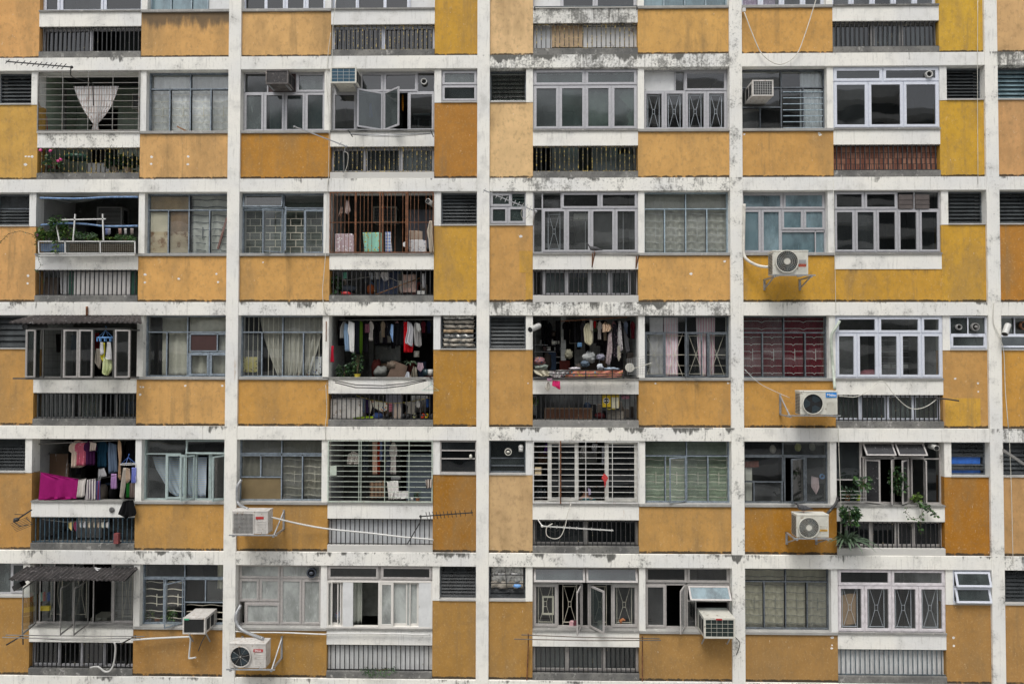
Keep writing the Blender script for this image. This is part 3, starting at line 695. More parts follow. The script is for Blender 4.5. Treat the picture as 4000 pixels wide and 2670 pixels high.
def outdoor_ac(label, px, yf=-.55, dep=.27, fanc=None, fanr=None, casem=PLG, group='outdoor air conditioning units', spokes=28, hub=.28, badge=None, bk=(0, 1), down=.24, up=0, square=False, rings=5, fm=None):
    x0, x1, z0, z1 = rectP(*px, yf); W, H = x1 - x0, z1 - z0
    t = empty('air_conditioner', ((x0 + x1) / 2, yf + dep / 2, z0), label, 'air conditioner', group)
    mb = MB(); mb.box(x0, x1, yf, yf + dep, z0 + .015, z1); mb.box(x0 - .006, x1 + .006, yf - .006, yf + dep + .006, z1 - .03, z1 + .006)
    for q in (.12, .8): mb.box(x0 + W * q, x0 + W * q + .08, yf + .02, yf + dep - .02, z0 - .012, z0 + .016)
    mb.build('casing', casem, t, bevel=.01)
    mb = MB()
    for i in range(7): mb.box(x0 + W * .70, x1 - W * .05, yf - .006, yf - .001, z0 + H * (.12 + .07 * i), z0 + H * (.12 + .07 * i) + .009)
    mb.build('vent_ribs', casem, t)
    mb = MB()
    for i in range(14): mb.box(x0 - .008, x0 - .002, yf + .03, yf + dep - .03, z0 + H * (.08 + .06 * i), z0 + H * (.08 + .06 * i) + .012)
    mb.build('side_fins', FINS, t)
    fx, fz = (.36, .5) if fanc is None else fanc; fr = (fanr or .41) * H
    c = Vector((x0 + W * fx, 0, z0 + H * fz))
    if square:
        mb = MB(); mb.box(c.x - fr, c.x + fr, yf - .004, yf - .001, c.z - fr, c.z + fr); mb.build('fan_opening', FINS, t)
        mb = MB(); mb.frame(c.x - fr * 1.06, c.x + fr * 1.06, c.z - fr * 1.06, c.z + fr * 1.06, .02, yf - .014, yf - .001)
        for i in range(17):
            q = -fr + 2 * fr * i / 16; mb.box(c.x + q - .0025, c.x + q + .0025, yf - .010, yf - .006, c.z - fr, c.z + fr); mb.box(c.x - fr, c.x + fr, yf - .013, yf - .0105, c.z + q - .0025, c.z + q + .0025)
        mb.build('fan_guard', casem, t)
    else: fan(t, c, fr, yf - .03, VOID, fm or casem, spokes, hub, rings)
    if badge:
        bx0, bz0, bx1, bz1, bm, tx, tm, ts = badge
        mb = MB(); a, b_, c_, d = x0 + W * bx0, x0 + W * bx1, z0 + H * bz0, z0 + H * bz1
        mb.box(a, b_, yf - .009, yf - .003, c_, d); bd = mb.build('badge', bm, t)
        if tx: text(tx, (a + b_) / 2, yf - .011, (c_ + d) / 2, (d - c_) * ts, tm, bd)
    bracket(t, x0 + W * bk[0] + .03, x0 + W * bk[1] - .03, z0 - .015, yf, down=down, up=up)
    return t, (x0, x1, z0, z1)
def window_ac(label, px, yf=-.38, yb=.24, casem=PLG, fin=FINS, gridm=PLW, nh=8, nv=8, group='window air conditioning units', legs=None, badge=None, rect=None):
    x0, x1, z0, z1 = rect or rectP(*px, yf); W, H = x1 - x0, z1 - z0
    t = empty('window_air_conditioner', ((x0 + x1) / 2, (yf + yb) / 2, z0), label, 'air conditioner', group)
    mb = MB(); mb.box(x0, x1, yf + .02, yb, z0, z1); mb.frame(x0 - .004, x1 + .004, z0 - .004, z1 + .004, min(W, H) * .085, yf - .004, yf + .04)
    mb.build('casing', casem, t)
    w_ = min(W, H) * .08; mb = MB(); mb.box(x0 + w_, x1 - w_, yf + .008, yf + .018, z0 + w_, z1 - w_); mb.build('coil', fin, t)
    mb = MB()
    for i in range(1, nv): x = x0 + w_ + (W - 2 * w_) * i / nv; mb.box(x - .0022, x + .0022, yf - .002, yf + .004, z0 + w_, z1 - w_)
    for i in range(1, nh): z = z0 + w_ + (H - 2 * w_) * i / nh; mb.box(x0 + w_, x1 - w_, yf + .0045, yf + .0075, z - .0024, z + .0024)
    mb.build('front_grille', gridm, t)
    mb = MB()
    for s, xx in ((-1, x0), (1, x1)):
        for j in range(2):
            a, c = yf + .07 + j * .19, yf + .21 + j * .19
            if c > yb: continue
            mb.box(xx - (.004 if s < 0 else -.001), xx + (.004 if s > 0 else -.001), a, c, z0 + H * .15, z1 - H * .15)
    mb.build('side_vents', VOID, t)
    if legs is not None:
        mb = MB()
        for x in (x0 + .05, x1 - .05): mb.bar((x, yf + .12, z0 - .005), (x, .03, z0 - legs), .013); mb.box(x - .02, x + .02, yf + .05, .1, z0 - .02, z0)
        mb.build('bracket', GALV, t)
    if badge:
        a, c_, b_, d, bm = badge; mb = MB(); mb.box(x0 + W * a, x0 + W * b_, yf - .010, yf - .005, z0 + H * c_, z0 + H * d); mb.build('badge', bm, t)
    return t
def hose(label, pts, r=.018, m=CABLE, y=None, name='hose', cat='hose', n=6, sub=4, group=None):
    "pts: (px,py,y) control points, smoothed"
    q = [P(*p) for p in pts]; out = []
    for i in range(len(q) - 1):
        p0, p1, p2, p3 = q[max(0, i - 1)], q[i], q[i + 1], q[min(len(q) - 1, i + 2)]
        for s in range(sub):
            t = s / sub; out.append(.5 * ((2 * p1) + (p2 - p0) * t + (2 * p0 - 5 * p1 + 4 * p2 - p3) * t * t + (3 * p1 - p0 - 3 * p2 + p3) * t ** 3))
    out.append(q[-1]); mb = MB(); mb.tube(out, r, n)
    return mb.build(name, m, label=label, cat=cat, group=group)

# ------------------------------------------------------------------ plants, antennas, racks
def leafball(mb, c, rx, rz, n, size, ry=None, mi=0, droop=.3, mis=1):
    for i in range(n):
        a, s = random.uniform(0, 6.283), random.random() ** .45; u = random.uniform(-1, 1)
        p = Vector((c[0] + rx * s * math.cos(a) * (1 - u * u * .4), c[1] + (ry or rx) * s * math.sin(a) * .8, c[2] + rz * u * s))
        d = Vector((math.cos(a) * .8 + random.uniform(-.5, .5), math.sin(a) * .6 - .4, random.uniform(-.7, .6) - droop)).normalized(); l = size * random.uniform(.6, 1.4)
        sd = d.cross(Vector((random.uniform(-1, 1), random.uniform(-1, 1), random.uniform(-1, 1)))).normalized() * l * .28
        nn = d.cross(sd).normalized() * l * .08
        mb.add([p, p + d * l * .45 + sd + nn, p + d * l, p + d * l * .45 - sd + nn], [(0, 1, 2), (0, 2, 3)], mi + (random.randrange(mis) if mis > 1 else 0))
def strap(mb, c, n, l, w_=.02, up=.6, mi=0, spread=1.0):
    for i in range(n):
        a = random.uniform(0, 6.283); L = l * random.uniform(.6, 1.1); e = random.uniform(.3, 1) * spread; pr = []
        d = Vector((math.cos(a) * e, math.sin(a) * e * .6 - .1, 0)); sd = Vector((-math.sin(a), math.cos(a), .2)).normalized()
        for j in range(6):
            f = j / 5; p = Vector(c) + d * L * f + Vector((0, 0, up * L * f - L * .9 * f * f * e)); ww = w_ * (1 - f) ** .6 * (.6 + f) + .001
            pr += [p - sd * ww, p + Vector((0, 0, -ww * .4)), p + sd * ww]
        fs = []
        for j in range(5):
            a0 = 3 * j; fs += [(a0, a0 + 1, a0 + 4, a0 + 3), (a0 + 1, a0 + 2, a0 + 5, a0 + 4)]
        mb.add(pr, fs, mi)
def pot(mb, c, r, h, mi=0):
    n = 14; vs = []
    prof = [(r * .72, 0), (r * .95, h * .85), (r * 1.05, h * .86), (r * 1.05, h), (r * .9, h), (r * .88, h * .9)]
    for q, z in prof:
        for j in range(n): a = 2 * math.pi * j / n; vs.append((c[0] + q * math.cos(a), c[1] + q * math.sin(a), c[2] + z))
    fs = [[i * n + j, i * n + (j + 1) % n, (i + 1) * n + (j + 1) % n, (i + 1) * n + j] for i in range(len(prof) - 1) for j in range(n)]
    fs += [list(range(n))[::-1], [(len(prof) - 1) * n + j for j in range(n)]]
    mb.add(vs, fs, mi)
def plant(label, px, py, y, rx, rz, n, size, mats=(LEAF,), potm=None, potr=.09, poth=.13, group=None, kind='ball', name='potted_plant', cat='plant', straps=0, **kw):
    c = P(px, py, y)        # base of the pot, or of the foliage
    t = empty(name, c, label, cat, group); z = c.z
    if potm: mb = MB(); pot(mb, c, potr, poth); mb.build('pot', potm, t); z += poth * .9
    mb = MB()
    if kind == 'ball':
        leafball(mb, (c.x, c.y, z + rz), rx, rz, n, size, mis=len(mats), **kw)
        st = MB()
        for i in range(5):
            a = random.uniform(-.6, .6); st.tube([(c.x, c.y, z), (c.x + rx * a * .5, c.y, z + rz * .7), (c.x + rx * a, c.y + random.uniform(-.05, .05), z + rz * 1.6)], [.008, .006, .003], 4)
        st.build('stem', STEM, t)
    else: strap(mb, (c.x, c.y, z), n, size, **kw)
    mb.build('foliage', list(mats), t); return t
def vine(label, pts, r, mats=(LEAF,), leaf=.04, dens=60, name='climbing_plant'):
    q = [P(*p) for p in pts]; t = empty(name, q[0], label, 'plant'); mb = MB(); mb.tube(q, r, 4); mb.build('stem', STEM, t); mb = MB()
    for i in range(len(q) - 1):
        L = (q[i + 1] - q[i]).length
        for j in range(max(2, int(L * dens))):
            c = q[i].lerp(q[i + 1], random.random()); leafball(mb, c, .04, .04, 1, leaf, mis=len(mats))
    mb.build('foliage', list(mats), t); return t
def antenna(label, tip, tail, els, el=.22, y0=-.9, y1=-.9, m=CABLED, mast=None, r=.012, lean=0.):
    a, b_ = P(*tip, y0), P(*tail, y1); t = empty('tv_antenna', b_, label, 'antenna', 'rooftop-style TV aerials fixed to the facade')
    mb = MB(); mb.bar(a, b_, r); mb.build('boom', m, t)
    d = (b_ - a).normalized(); pr = d.cross(Vector((0, 1, 0))).normalized(); pr = (pr * .8 + Vector((0, .6, 0))).normalized()
    mb = MB()
    for i in range(els):
        f = .02 + .86 * (i / (els - 1)) ** .8; c = a.lerp(b_, f); h = el * (.7 + .3 * f) / 2
        mb.bar(c - pr * h, c + pr * h, .006)
    mb.build('elements', m, t)
    if mast:
        q = [P(*p) for p in mast]; mb = MB(); mb.tube(q, .012, 6); mb.ball(b_, .03, .03, .03); mb.build('mast', m, t)
    return t
def pigeon(label, px, py, y, s=1.0, face=1):
    c = P(px, py, y); t = MB()
    prof = [(-.17, .035, .008), (-.10, .05, .022), (-.04, .062, .045), (.03, .068, .052), (.08, .075, .042), (.105, .105, .026), (.115, .135, .022), (.13, .15, .024), (.148, .148, .014), (.165, .142, .004)]
    n = 10; vs = []
    for x, z, r in prof:
        for j in range(n):
            a = 2 * math.pi * j / n; vs.append((c.x + face * x * s, c.y + r * .8 * math.cos(a) * s, c.z + .03 * s + (z + r * math.sin(a)) * s))
    fs = [[i * n + j, i * n + (j + 1) % n, (i + 1) * n + (j + 1) % n, (i + 1) * n + j] for i in range(len(prof) - 1) for j in range(n)] + [list(range(n))[::-1], [(len(prof) - 1) * n + j for j in range(n)]]
    t.add(vs, fs, 0, True)
    for q in (-.02, .02): t.tube([(c.x, c.y + q * s, c.z + .06 * s), (c.x, c.y + q * s, c.z)], .004 * s, 4, 1)
    return t.build('pigeon', [mat('pigeon_feathers', (.06, .06, .065), .7, 0, .5, 30), mat('pigeon_legs', (.3, .1, .08))], label=label, cat='bird', group='pigeons perched on the facade')
def corrugated(back, front, y0, y1, n=26):
    "back / front: (xl, xr, y) of the wall edge and of the outer edge in the survey photo"
    a, b_, c, d = P(back[0], back[2], y0), P(back[1], back[2], y0), P(front[0], front[2], y1), P(front[1], front[2], y1); mb = MB(); vs = []; nr = 8
    c.z = d.z = (c.z + d.z) / 2; b_.z = a.z
    for s in (0, 1):
        for j in range(nr + 1):
            f = j / nr
            for i in range(n * 6 + 1):
                u = i / (n * 6); p = a.lerp(b_, u).lerp(c.lerp(d, u), f); h = .012 * math.sin(u * n * math.pi * 2) + .010 * math.sin(u * 7 + f * 3)
                vs.append((p.x, p.y, p.z + h - s * .03))
    w_ = n * 6 + 1; o2 = (nr + 1) * w_; fs = []
    for j in range(nr):
        for i in range(n * 6):
            q = j * w_ + i; fs.append((q, q + w_, q + w_ + 1, q + 1)); q += o2; fs.append((q, q + 1, q + w_ + 1, q + w_))
    for i in range(n * 6): q = nr * w_ + i; fs.append((q, q + o2, q + o2 + 1, q + 1))
    mb.add(vs, fs, 0)
    return mb

# ------------------------------------------------------------------ windows, floor by floor
def cage(b, k, nh, nv, m, y=.03, r=.008, rect=None, edge=.014, lock=None):
    x0, x1, z0, z1 = rect or slotr(b, k, 'B'); mb = MB()
    mb.frame(x0 + .004, x1 - .004, z0 + .003, z1 - .004, edge * 1.6, y - edge, y + edge)
    for i in range(1, nh + 1): z = z0 + (z1 - z0) * i / (nh + 1); mb.bar((x0, y, z), (x1, y, z), r)
    vs = [i / (nv + 1) for i in range(1, nv + 1)] if isinstance(nv, int) else nv
    for u in vs: mb.bar((x0 + (x1 - x0) * u, y - .012, z0), (x0 + (x1 - x0) * u, y - .012, z1), r * 1.15)
    return mb
# --- cut-off top floor
window(-1, -1, 'B', [(0, 0, .17, 1, 's'), (.17, 0, .6, 1, 's'), (.6, 0, 1, 1, 's')], fm=ALUW, g=G_DARK, fw=.05)
window(-1, -1, 'W', std4(.27, 2, 0) + [(0, .27, .25, 1, 'f'), (.25, .27, .5, 1, 'f'), (.5, .27, .7, 1, 'f'), (.7, .27, 1, 1, 'p')], fm=STEELL, g=G_BLUE)
window(0, -1, 'W', std4(bots=['f', 's', 's', 's']), fm=ALUW, g=G_DARK)
window(0, -1, 'B', std4(bots=['s', 'f', 's', 'p']), fm=ALUW, g=G_DARK)
window(1, -1, 'W', std4(), fm=STEELL, g=G_BLUE, grl='wavy', gm=CREAMIR)
window(1, -1, 'B', [(0, 0, .27, 1, 'p'), (.27, 0, .6, 1, 's'), (.6, 0, 1, 1, 's')], fm=ALU, g=G_DARK)
window(2, -1, 'W', std4(bots=['s', 's', 's', 's'], bot=4), fm=ALUW, g=G_CLEAR)
window(2, -1, 'B', std4(bots=['s'] * 5), fm=ALUW, g=G_CLEAR)
for b in (-1, 0, 1, 2): louvre(b, -1, 7)
railing(-1, -1); lowwin(-1, -1, [(0, 0, .49, 1, 's'), (.49, 0, 1, 1, 'o')], fm=ALU)
railing(0, -1, BLACKY); lowwin(0, -1, panes(2), fm=ALUW); lowboard(0, -1, mat('dark_brown_planks', (.028, .022, .018), .7, 0, .4, 6, st=(4, 1, .2)), y=.26)
railing(1, -1, BLACKY)
railing(2, -1, BLACK); lowwin(2, -1, [(0, 0, .4, 1, 's'), (.4, 0, .67, 1, 's'), (.67, 0, 1, 1, 's')], fm=ALUD, g=G_GREY)
# --- first full floor
louvre(-1, 0, 8, STEELD, G_LOUV)
cg = cage(-1, 0, 9, [.25, .5, .74], mat('grey_iron_bars', (.22, .215, .20), .5, 0, .2, 9, (.2, .1, .06), .2), r=.006); cg.build('window_grille', MT['grey_iron_bars'], BLD)
window(-1, 0, 'W', std4(), fm=STEEL, g=G_CLEAR, grl='zig', gm=CREAMIR)
railing(-1, 0, BLACKY)
window(0, 0, 'W', [(0, 0, .29, .34, 'f'), (.29, 0, .64, .34, 'p', MAROONB), (.64, 0, 1, .34, 's')] + [(i / 4, .34, (i + 1) / 4, 1, 's') for i in range(4)], fm=ALU, g=G_GREY)
window(0, 0, 'B', [(0, 0, .27, .34, 'p', GREYB), (.27, 0, .5, .34, 's'), (.5, 0, .83, .34, 's'), (.83, 0, 1, .34, 'f'), (0, .34, .24, 1, 's'), (.24, .34, .5, 1, 'cr', 28), (.5, .34, .74, 1, 'cl', 42), (.74, .34, 1, 1, 's')], fm=ALU, g=G_DARK, sashg=G_GREY)
window(0, 0, 'S', [(0, 0, 1, .47, 's'), (0, .47, 1, 1, 's')], fm=ALU, g=G_GREY, y=.12)
railing(0, 0, BLACKY); lowwin(0, 0, [(0, 0, .33, 1, 's'), (.33, 0, .67, 1, 's'), (.67, 0, 1, 1, 's')], fm=ALU, g=G_GREY)
louvre(1, 0, 7, STEELD, G_CLEAR)
window(1, 0, 'B', [(0, 0, .5, .27, 's'), (.5, 0, 1, .27, 's')] + [(i / 4, .27, (i + 1) / 4, 1, 's') for i in range(4)], fm=ALU, g=G_GREEN, fw=.05, y=.12)
window(1, 0, 'W', [(0, 0, .38, .35, 'p'), (.38, 0, .49, .35, 'f'), (.49, 0, 1, .35, 's')] + [(i / 4, .35, (i + 1) / 4, 1, 's') for i in range(4)], fm=ALU, g=G_CLEAR, grl='x', gm=ALUW, gr=.007, gy=.23)
railing(1, 0, BLACKY)
window(2, 0, 'W', [(0, 0, .49, .3, 'f'), (.49, 0, 1, .3, 'f'), (0, .3, .49, .62, 'f'), (0, .62, .24, 1, 'f'), (.24, .62, .49, 1, 'f'), (.49, .3, .75, 1, 'f'), (.75, .3, 1, 1, 'f')], fm=STEELD, g=G_CLEAR)
window(2, 0, 'B', [(0, 0, .47, .24, 's'), (.47, 0, 1, .24, 's'), (0, .24, .33, 1, 's'), (.33, .24, .66, 1, 's'), (.66, .24, 1, 1, 's')], fm=ALUW, g=G_DARK, fw=.055, y=.10)
louvre(2, 0, 9, STEELD, G_LOUV)
railing(2, 0, BLACK); lowboard(2, 0, BRICK, y=.18)
louvre(3, 0, 7, STEELD, G_BLUE)
# --- second full floor
window(-1, 1, 'S', [(0, 0, 1, .45, 'f'), (0, .45, 1, 1, 'l', 5)], fm=STEELD, g=G_LOUV)
window(-1, 1, 'W', [(0, 0, .5, .27, 'f'), (.5, 0, 1, .27, 'f'), (0, .27, .25, 1, 'f'), (.25, .27, .5, 1, 'f'), (.5, .27, .75, 1, 'f'), (.75, .27, 1, 1, 'f')], fm=STEEL, g=G_CLEAR)
railing(-1, 1, BLACK)
window(0, 1, 'W', [(0, 0, .5, .24, 'at', 12), (.5, 0, 1, .24, 'f'), (0, .27, .25, 1, 'f'), (.25, .27, .5, 1, 'cr', 35), (.5, .27, .75, 1, 'cl', 68), (.75, .27, 1, 1, 's')], fm=STEEL, g=G_CLEAR, fw=.025, grl='brick', gm=CREAMIR, gy=.30)
louvre(0, 1, 9, STEELD, G_LOUV)
cg = cage(0, 1, 1, 0, RUST); x0, x1, z0, z1 = slotr(0, 1, 'B')
for i in range(1, 27):
    if i % 6: cg.bar((x0 + (x1 - x0) * i / 27, .03, z0), (x0 + (x1 - x0) * i / 27, .03, z1), .006)
for u in (.25, .485, .51, .735, .75): cg.box(x0 + (x1 - x0) * u - .014, x0 + (x1 - x0) * u + .014, .012, .05, z0, z1)
cg.build('window_grille', RUST, BLD)
railing(0, 1, BLACK)
window(1, 1, 'S', [(0, 0, .6, .45, 's'), (.6, 0, 1, .45, 'l', 4), (0, .45, .5, 1, 's'), (.5, .45, 1, 1, 's')], fm=ALU, g=G_GREEN, y=.10)
window(1, 1, 'B', [(0, 0, .09, .28, 'f'), (.09, 0, .27, .28, 'f'), (.27, 0, .64, .28, 's'), (.64, 0, 1, .28, 's'), (0, .28, .09, 1, 'f'), (.09, .28, .32, 1, 's'), (.32, .28, .55, 1, 's'), (.55, .28, .78, 1, 's'), (.78, .28, 1, 1, 's')], fm=ALU, g=G_CLEAR, y=.10)
x0, x1, z0, z1 = slotr(1, 1, 'B'); grille('x', [(x0 + .25, x0 + .68, z0 + .05, z1 - .42)], ALUW, BLD, y=.15, r=.006); grille('v', [(x0 + 1.05, x0 + 1.25, z0 + .05, z1 - .42), (x0 + 1.85, x0 + 2.1, z0 + .05, z1 - .42)], ALU, BLD, y=.16, r=.006)
window(1, 1, 'W', std4(), fm=STEELL, g=G_CLEAR, grl='wavy', gm=WHITEIR, gr=.009)
railing(1, 1, BLACK); lowwin(1, 1, [(0, 0, .1, 1, 'o'), (.1, 0, .32, 1, 's'), (.32, 0, .54, 1, 's'), (.54, 0, .74, 1, 's'), (.74, 0, .93, 1, 's'), (.93, 0, 1, 1, 'o')], fm=ALU, g=G_GREY)
window(2, 1, 'W', [(0, 0, .5, .28, 's'), (.5, 0, 1, .28, 's'), (0, .28, .24, 1, 's'), (.24, .28, .48, 1, 's'), (.48, .28, .74, .62, 's'), (.74, .28, 1, .62, 's'), (.48, .64, .88, 1, 'f'), (.88, .64, 1, 1, 'f')], fm=ALU, g=G_BLUE)
window(2, 1, 'B', [(0, 0, .29, .3, 's'), (.29, 0, .6, .3, 's'), (.6, 0, .76, .3, 'f'), (.76, 0, 1, .3, 'f')] + [(i / 5, .3, (i + 1) / 5, 1, 's') for i in range(5)], fm=ALU, g=G_DARK, y=.12)
louvre(2, 1, 8, STEELD, G_LOUV); louvre(3, 1, 8, STEELD, G_LOUV)
# --- third full floor
louvre(-1, 2, 5, STEELD, G_LOUV)
window(-1, 2, 'W', [(0, 0, .5, .27, 'f'), (.5, 0, 1, .27, 'f'), (0, .27, .25, 1, 'f'), (.25, .27, .5, 1, 'f'), (.53, .30, .86, .58, 'p', MAROONB), (.86, .3, 1, .58, 'f'), (.52, .61, .77, 1, 's'), (.77, .61, 1, 1, 's')], fm=STEEL, g=G_CLEAR, fw=.04, grl=None)
railing(-1, 2, mat('dark_grey_iron', (.045, .048, .05), .5, 0, .3, 9)); lowwin(-1, 2, [(0, 0, .35, 1, 'f'), (.35, 0, .42, 1, 'o'), (.42, 0, .62, 1, 'f'), (.62, 0, .78, 1, 'o'), (.78, 0, 1, 1, 'f')], fm=ALUD, g=G_GREY)
window(0, 2, 'W', std4(), fm=STEEL, g=G_CLEAR, grl='v', gm=CREAMIR, gsel='all')
railing(0, 2, BLACK)
window(0, 2, 'S', [(0, 0, 1, 1, 'o')], fm=STEELD)
louvre(1, 2, 8, STEELD, G_LOUV)
window(1, 2, 'W', [(0, 0, .5, .27, 'f'), (.5, 0, 1, .27, 'f'), (0, .27, .25, 1, 's'), (.25, .27, .5, 1, 'cr', 80), (.5, .27, .75, 1, 'cl', 60), (.75, .27, 1, 1, 's')], fm=STEELD, g=G_CLEAR, fw=.03, grl='hex', gm=CREAMIR)
railing(1, 2, BLACK)
window(2, 2, 'W', std4(), fm=STEELD, g=G_CLEAR, grl='zig', gm=WHITEIR, gsel='all', gr=.0055)
window(2, 2, 'B', [(0, 0, .4, .28, 's'), (.4, 0, .8, .28, 's'), (.8, 0, 1, .28, 's')] + [(i / 5, .28, (i + 1) / 5, 1, 's') for i in range(5)], fm=ALUW, g=G_CLEAR, y=.09, fw=.05)
window(2, 2, 'S', [(0, 0, .5, .55, 'f'), (.5, 0, 1, .55, 'f'), (0, .55, 1, 1, 's')], fm=ALUW, g=G_GREY, y=.09)
railing(2, 2, BLACK); lowwin(2, 2, panes(4), fm=ALUW, g=G_GREY)
window(3, 2, 'S', [(0, 0, .5, .55, 'f'), (.5, 0, 1, .55, 'f'), (0, .55, 1, 1, 'at', 15)], fm=ALUW, g=G_GREY)
# --- fourth full floor
louvre(-1, 3, 9, STEELD, G_LOUV)
window(-1, 3, 'W', [(0, 0, .5, .25, 'f'), (.5, 0, 1, .25, 'at', 8), (0, .25, .26, 1, 'f'), (.26, .25, .5, 1, 's'), (.5, .25, .78, 1, 'o'), (.78, .25, 1, 1, 'cl', 5)][:5] + [(.43, .25, .62, 1, 'cr', 58), (.80, .25, 1, 1, 'cr', 62)], fm=mat('pale_green_steel', (.36, .44, .43), .5, 0, .1, 12, (.14, .15, .15), .12), g=G_CLEAR, fw=.035)
railing(-1, 3, BLUEIR)
window(0, 3, 'W', [(0, 0, .5, .24, 'f'), (.5, 0, 1, .24, 'f'), (0, .27, .25, .62, 'f'), (.25, .27, .5, .62, 'f'), (0, .62, .5, 1, 'p', BROWNB), (.5, .27, .75, 1, 'f'), (.75, .27, 1, 1, 'f')], fm=STEEL, g=G_CLEAR, grl='wavy', gm=CREAMIR)
cg = cage(0, 3, 11, [.30, .32, .545, .775], GREENIR, r=.0065); cg.build('window_grille', GREENIR, BLD)
railing(0, 3, BLACK); lowboard(0, 3, GREYB, y=.17, corr=0)
window(0, 3, 'S', [(0, 0, 1, .3, 'f'), (0, .3, 1, .55, 'f'), (0, .55, 1, 1, 'f')], fm=ALUB, g=G_DARK, y=.09)
window(1, 3, 'S', [(0, 0, 1, .55, 'f'), (0, .55, 1, .78, 'f'), (0, .78, 1, 1, 'f')], fm=STEELD, g=G_GREY)
cg = cage(1, 3, 10, [.25, .5, .75], WHITEIR, r=.0065); x0, x1, z0, z1 = slotr(1, 3, 'B')
cg.build('window_grille', WHITEIR, BLD); mb = MB(); mb.box(x0 + .588, x0 + .612, -.01, .06, z0, z1); mb.build('rusty_post', RUST, BLD)
window(1, 3, 'B', [(0, 0, .15, 1, 'o'), (.15, 0, .43, 1, 's'), (.43, 0, .69, 1, 'o'), (.69, 0, 1, 1, 's')], fm=mat('cream_aluminium', (.60, .59, .55), .45), g=G_DARK, fw=.055, y=.17)
window(1, 3, 'W', [(0, 0, .5, .25, 'f'), (.5, 0, 1, .25, 'f'), (0, .25, .25, 1, 'f'), (.25, .25, .5, 1, 'cr', 25), (.5, .25, .75, 1, 'f'), (.75, .25, 1, 1, 'f')], fm=STEEL, g=G_CLEAR, fw=.028, grl='wavy', gm=CREAMIR, sashg=G_CLEAR, gy=.25)
railing(1, 3, BLACK); lowwin(1, 3, [(0, 0, .5, 1, 's'), (.5, 0, 1, 1, 's')], fm=ALUD, g=G_DARK)
window(2, 3, 'W', [(0, 0, .48, .24, 'f'), (.48, 0, 1, .24, 'f'), (0, .26, .48, .66, 'f'), (0, .66, .14, 1, 'f'), (.14, .66, .47, 1, 's', ALUW), (.48, .26, .72, 1, 'cr', 20), (.74, .26, 1, 1, 'f')][:4] + [(.14, .66, .47, 1, 'f'), (.50, .26, .74, 1, 'cr', 30), (.75, .26, 1, 1, 'f')], fm=STEELD, g=G_CLEAR, fw=.03, grl=None)
window(2, 3, 'B', [(0, 0, .25, .62, 'f'), (0, .62, .25, 1, 'o'), (.26, 0, .55, .26, 'at', 35), (.56, 0, .84, .26, 'at', 35), (.84, 0, 1, .28, 'f'), (.28, .28, .42, 1, 'cl', 22), (.43, .28, .55, 1, 'cr', 62), (.56, .28, .70, 1, 'cr', 40), (.73, .28, .85, 1, 'cr', 70), (.85, .28, 1, 1, 'f')], fm=ALUB, g=G_DARK, fw=.035, sashg=mat('black_speckled_sheet', (.022, .022, .024), .35, 0, .3, 9, (.45, .45, .45), .06))
window(2, 3, 'S', [(0, 0, 1, .44, 'l', 3), (0, .44, 1, .7, 'o'), (0, .70, 1, .84, 'l', 1), (0, .84, 1, 1, 'o')], fm=STEELD, g=G_LOUV); louvre(3, 3, 7, STEELD, G_LOUV)
railing(2, 3, BLACK); lowwin(2, 3, [(0, 0, .1, 1, 'o'), (.1, 0, .34, 1, 's'), (.34, 0, .58, 1, 's'), (.58, 0, .73, 1, 's'), (.73, 0, 1, 1, 's')], fm=ALUB, g=G_DARK)
# --- bottom floor
window(-1, 4, 'S', [(0, 0, .55, 1, 'f'), (.55, 0, 1, 1, 's')], fm=ALU, g=G_GREY)
window(-1, 4, 'W', [(0, 0, .5, .25, 'f'), (.5, 0, 1, .25, 'f'), (0, .27, .25, 1, 'f'), (.27, .27, .5, 1, 'cr', 50), (.5, .27, .75, .64, 'f'), (.75, .27, 1, .64, 'f'), (.5, .64, 1, 1, 'o')], fm=STEEL, g=G_CLEAR, fw=.025, grl='wavy', gm=CREAMIR, gr=.009)
window(-1, 4, 'B', [(0, 0, .06, 1, 'o'), (.06, 0, .20, 1, 'f'), (.20, 0, .38, 1, 'o'), (.38, 0, .58, 1, 'o'), (.58, 0, .76, 1, 'o'), (.76, 0, 1, 1, 's')], fm=ALUB, g=G_CLEAR)
railing(-1, 4, BLACK); lowwin(-1, 4, [(.03, 0, .27, 1, 's'), (.27, 0, .47, 1, 'o'), (.47, 0, .70, 1, 's'), (.70, 0, .9, 1, 'o'), (.9, 0, 1, 1, 'o')], fm=ALU, g=G_DARK)
window(0, 4, 'W', [(0, 0, .5, .25, 's'), (.5, 0, 1, .25, 's'), (0, .25, .25, .62, 's'), (.25, .25, .5, .62, 's'), (.08, .64, .5, 1, 's'), (.5, .25, .76, 1, 's'), (.76, .25, 1, 1, 's')], fm=ALUB, g=G_FROST, grl='x', gm=CREAMIR, gy=.22)
window(0, 4, 'B', [(0, 0, .49, .23, 's'), (.51, 0, 1, .23, 's')] + [(0, .24, 1, 1, 'o')], fm=ALUB, g=G_DARK, y=.10)
louvre(0, 4, 9, STEELD, G_LOUV)
railing(0, 4, BLACK); lowboard(0, 4, WHITEB, y=.16)
window(1, 4, 'S', [(0, 0, 1, .68, 'o'), (0, .68, 1, 1, 'l', 2)], fm=STEELD, g=G_LOUV)
window(1, 4, 'B', [(0, 0, .5, .27, 'at', 24), (.5, 0, 1, .27, 'at', 24), (0, .3, .24, 1, 's'), (.24, .3, .47, 1, 'cr', 76), (.53, .3, .75, 1, 'cl', 55), (.75, .3, 1, 1, 's')], fm=ALUB, g=G_CLEAR, grl='x', gm=CREAMIR, fw=.05, sashg=G_GREY)
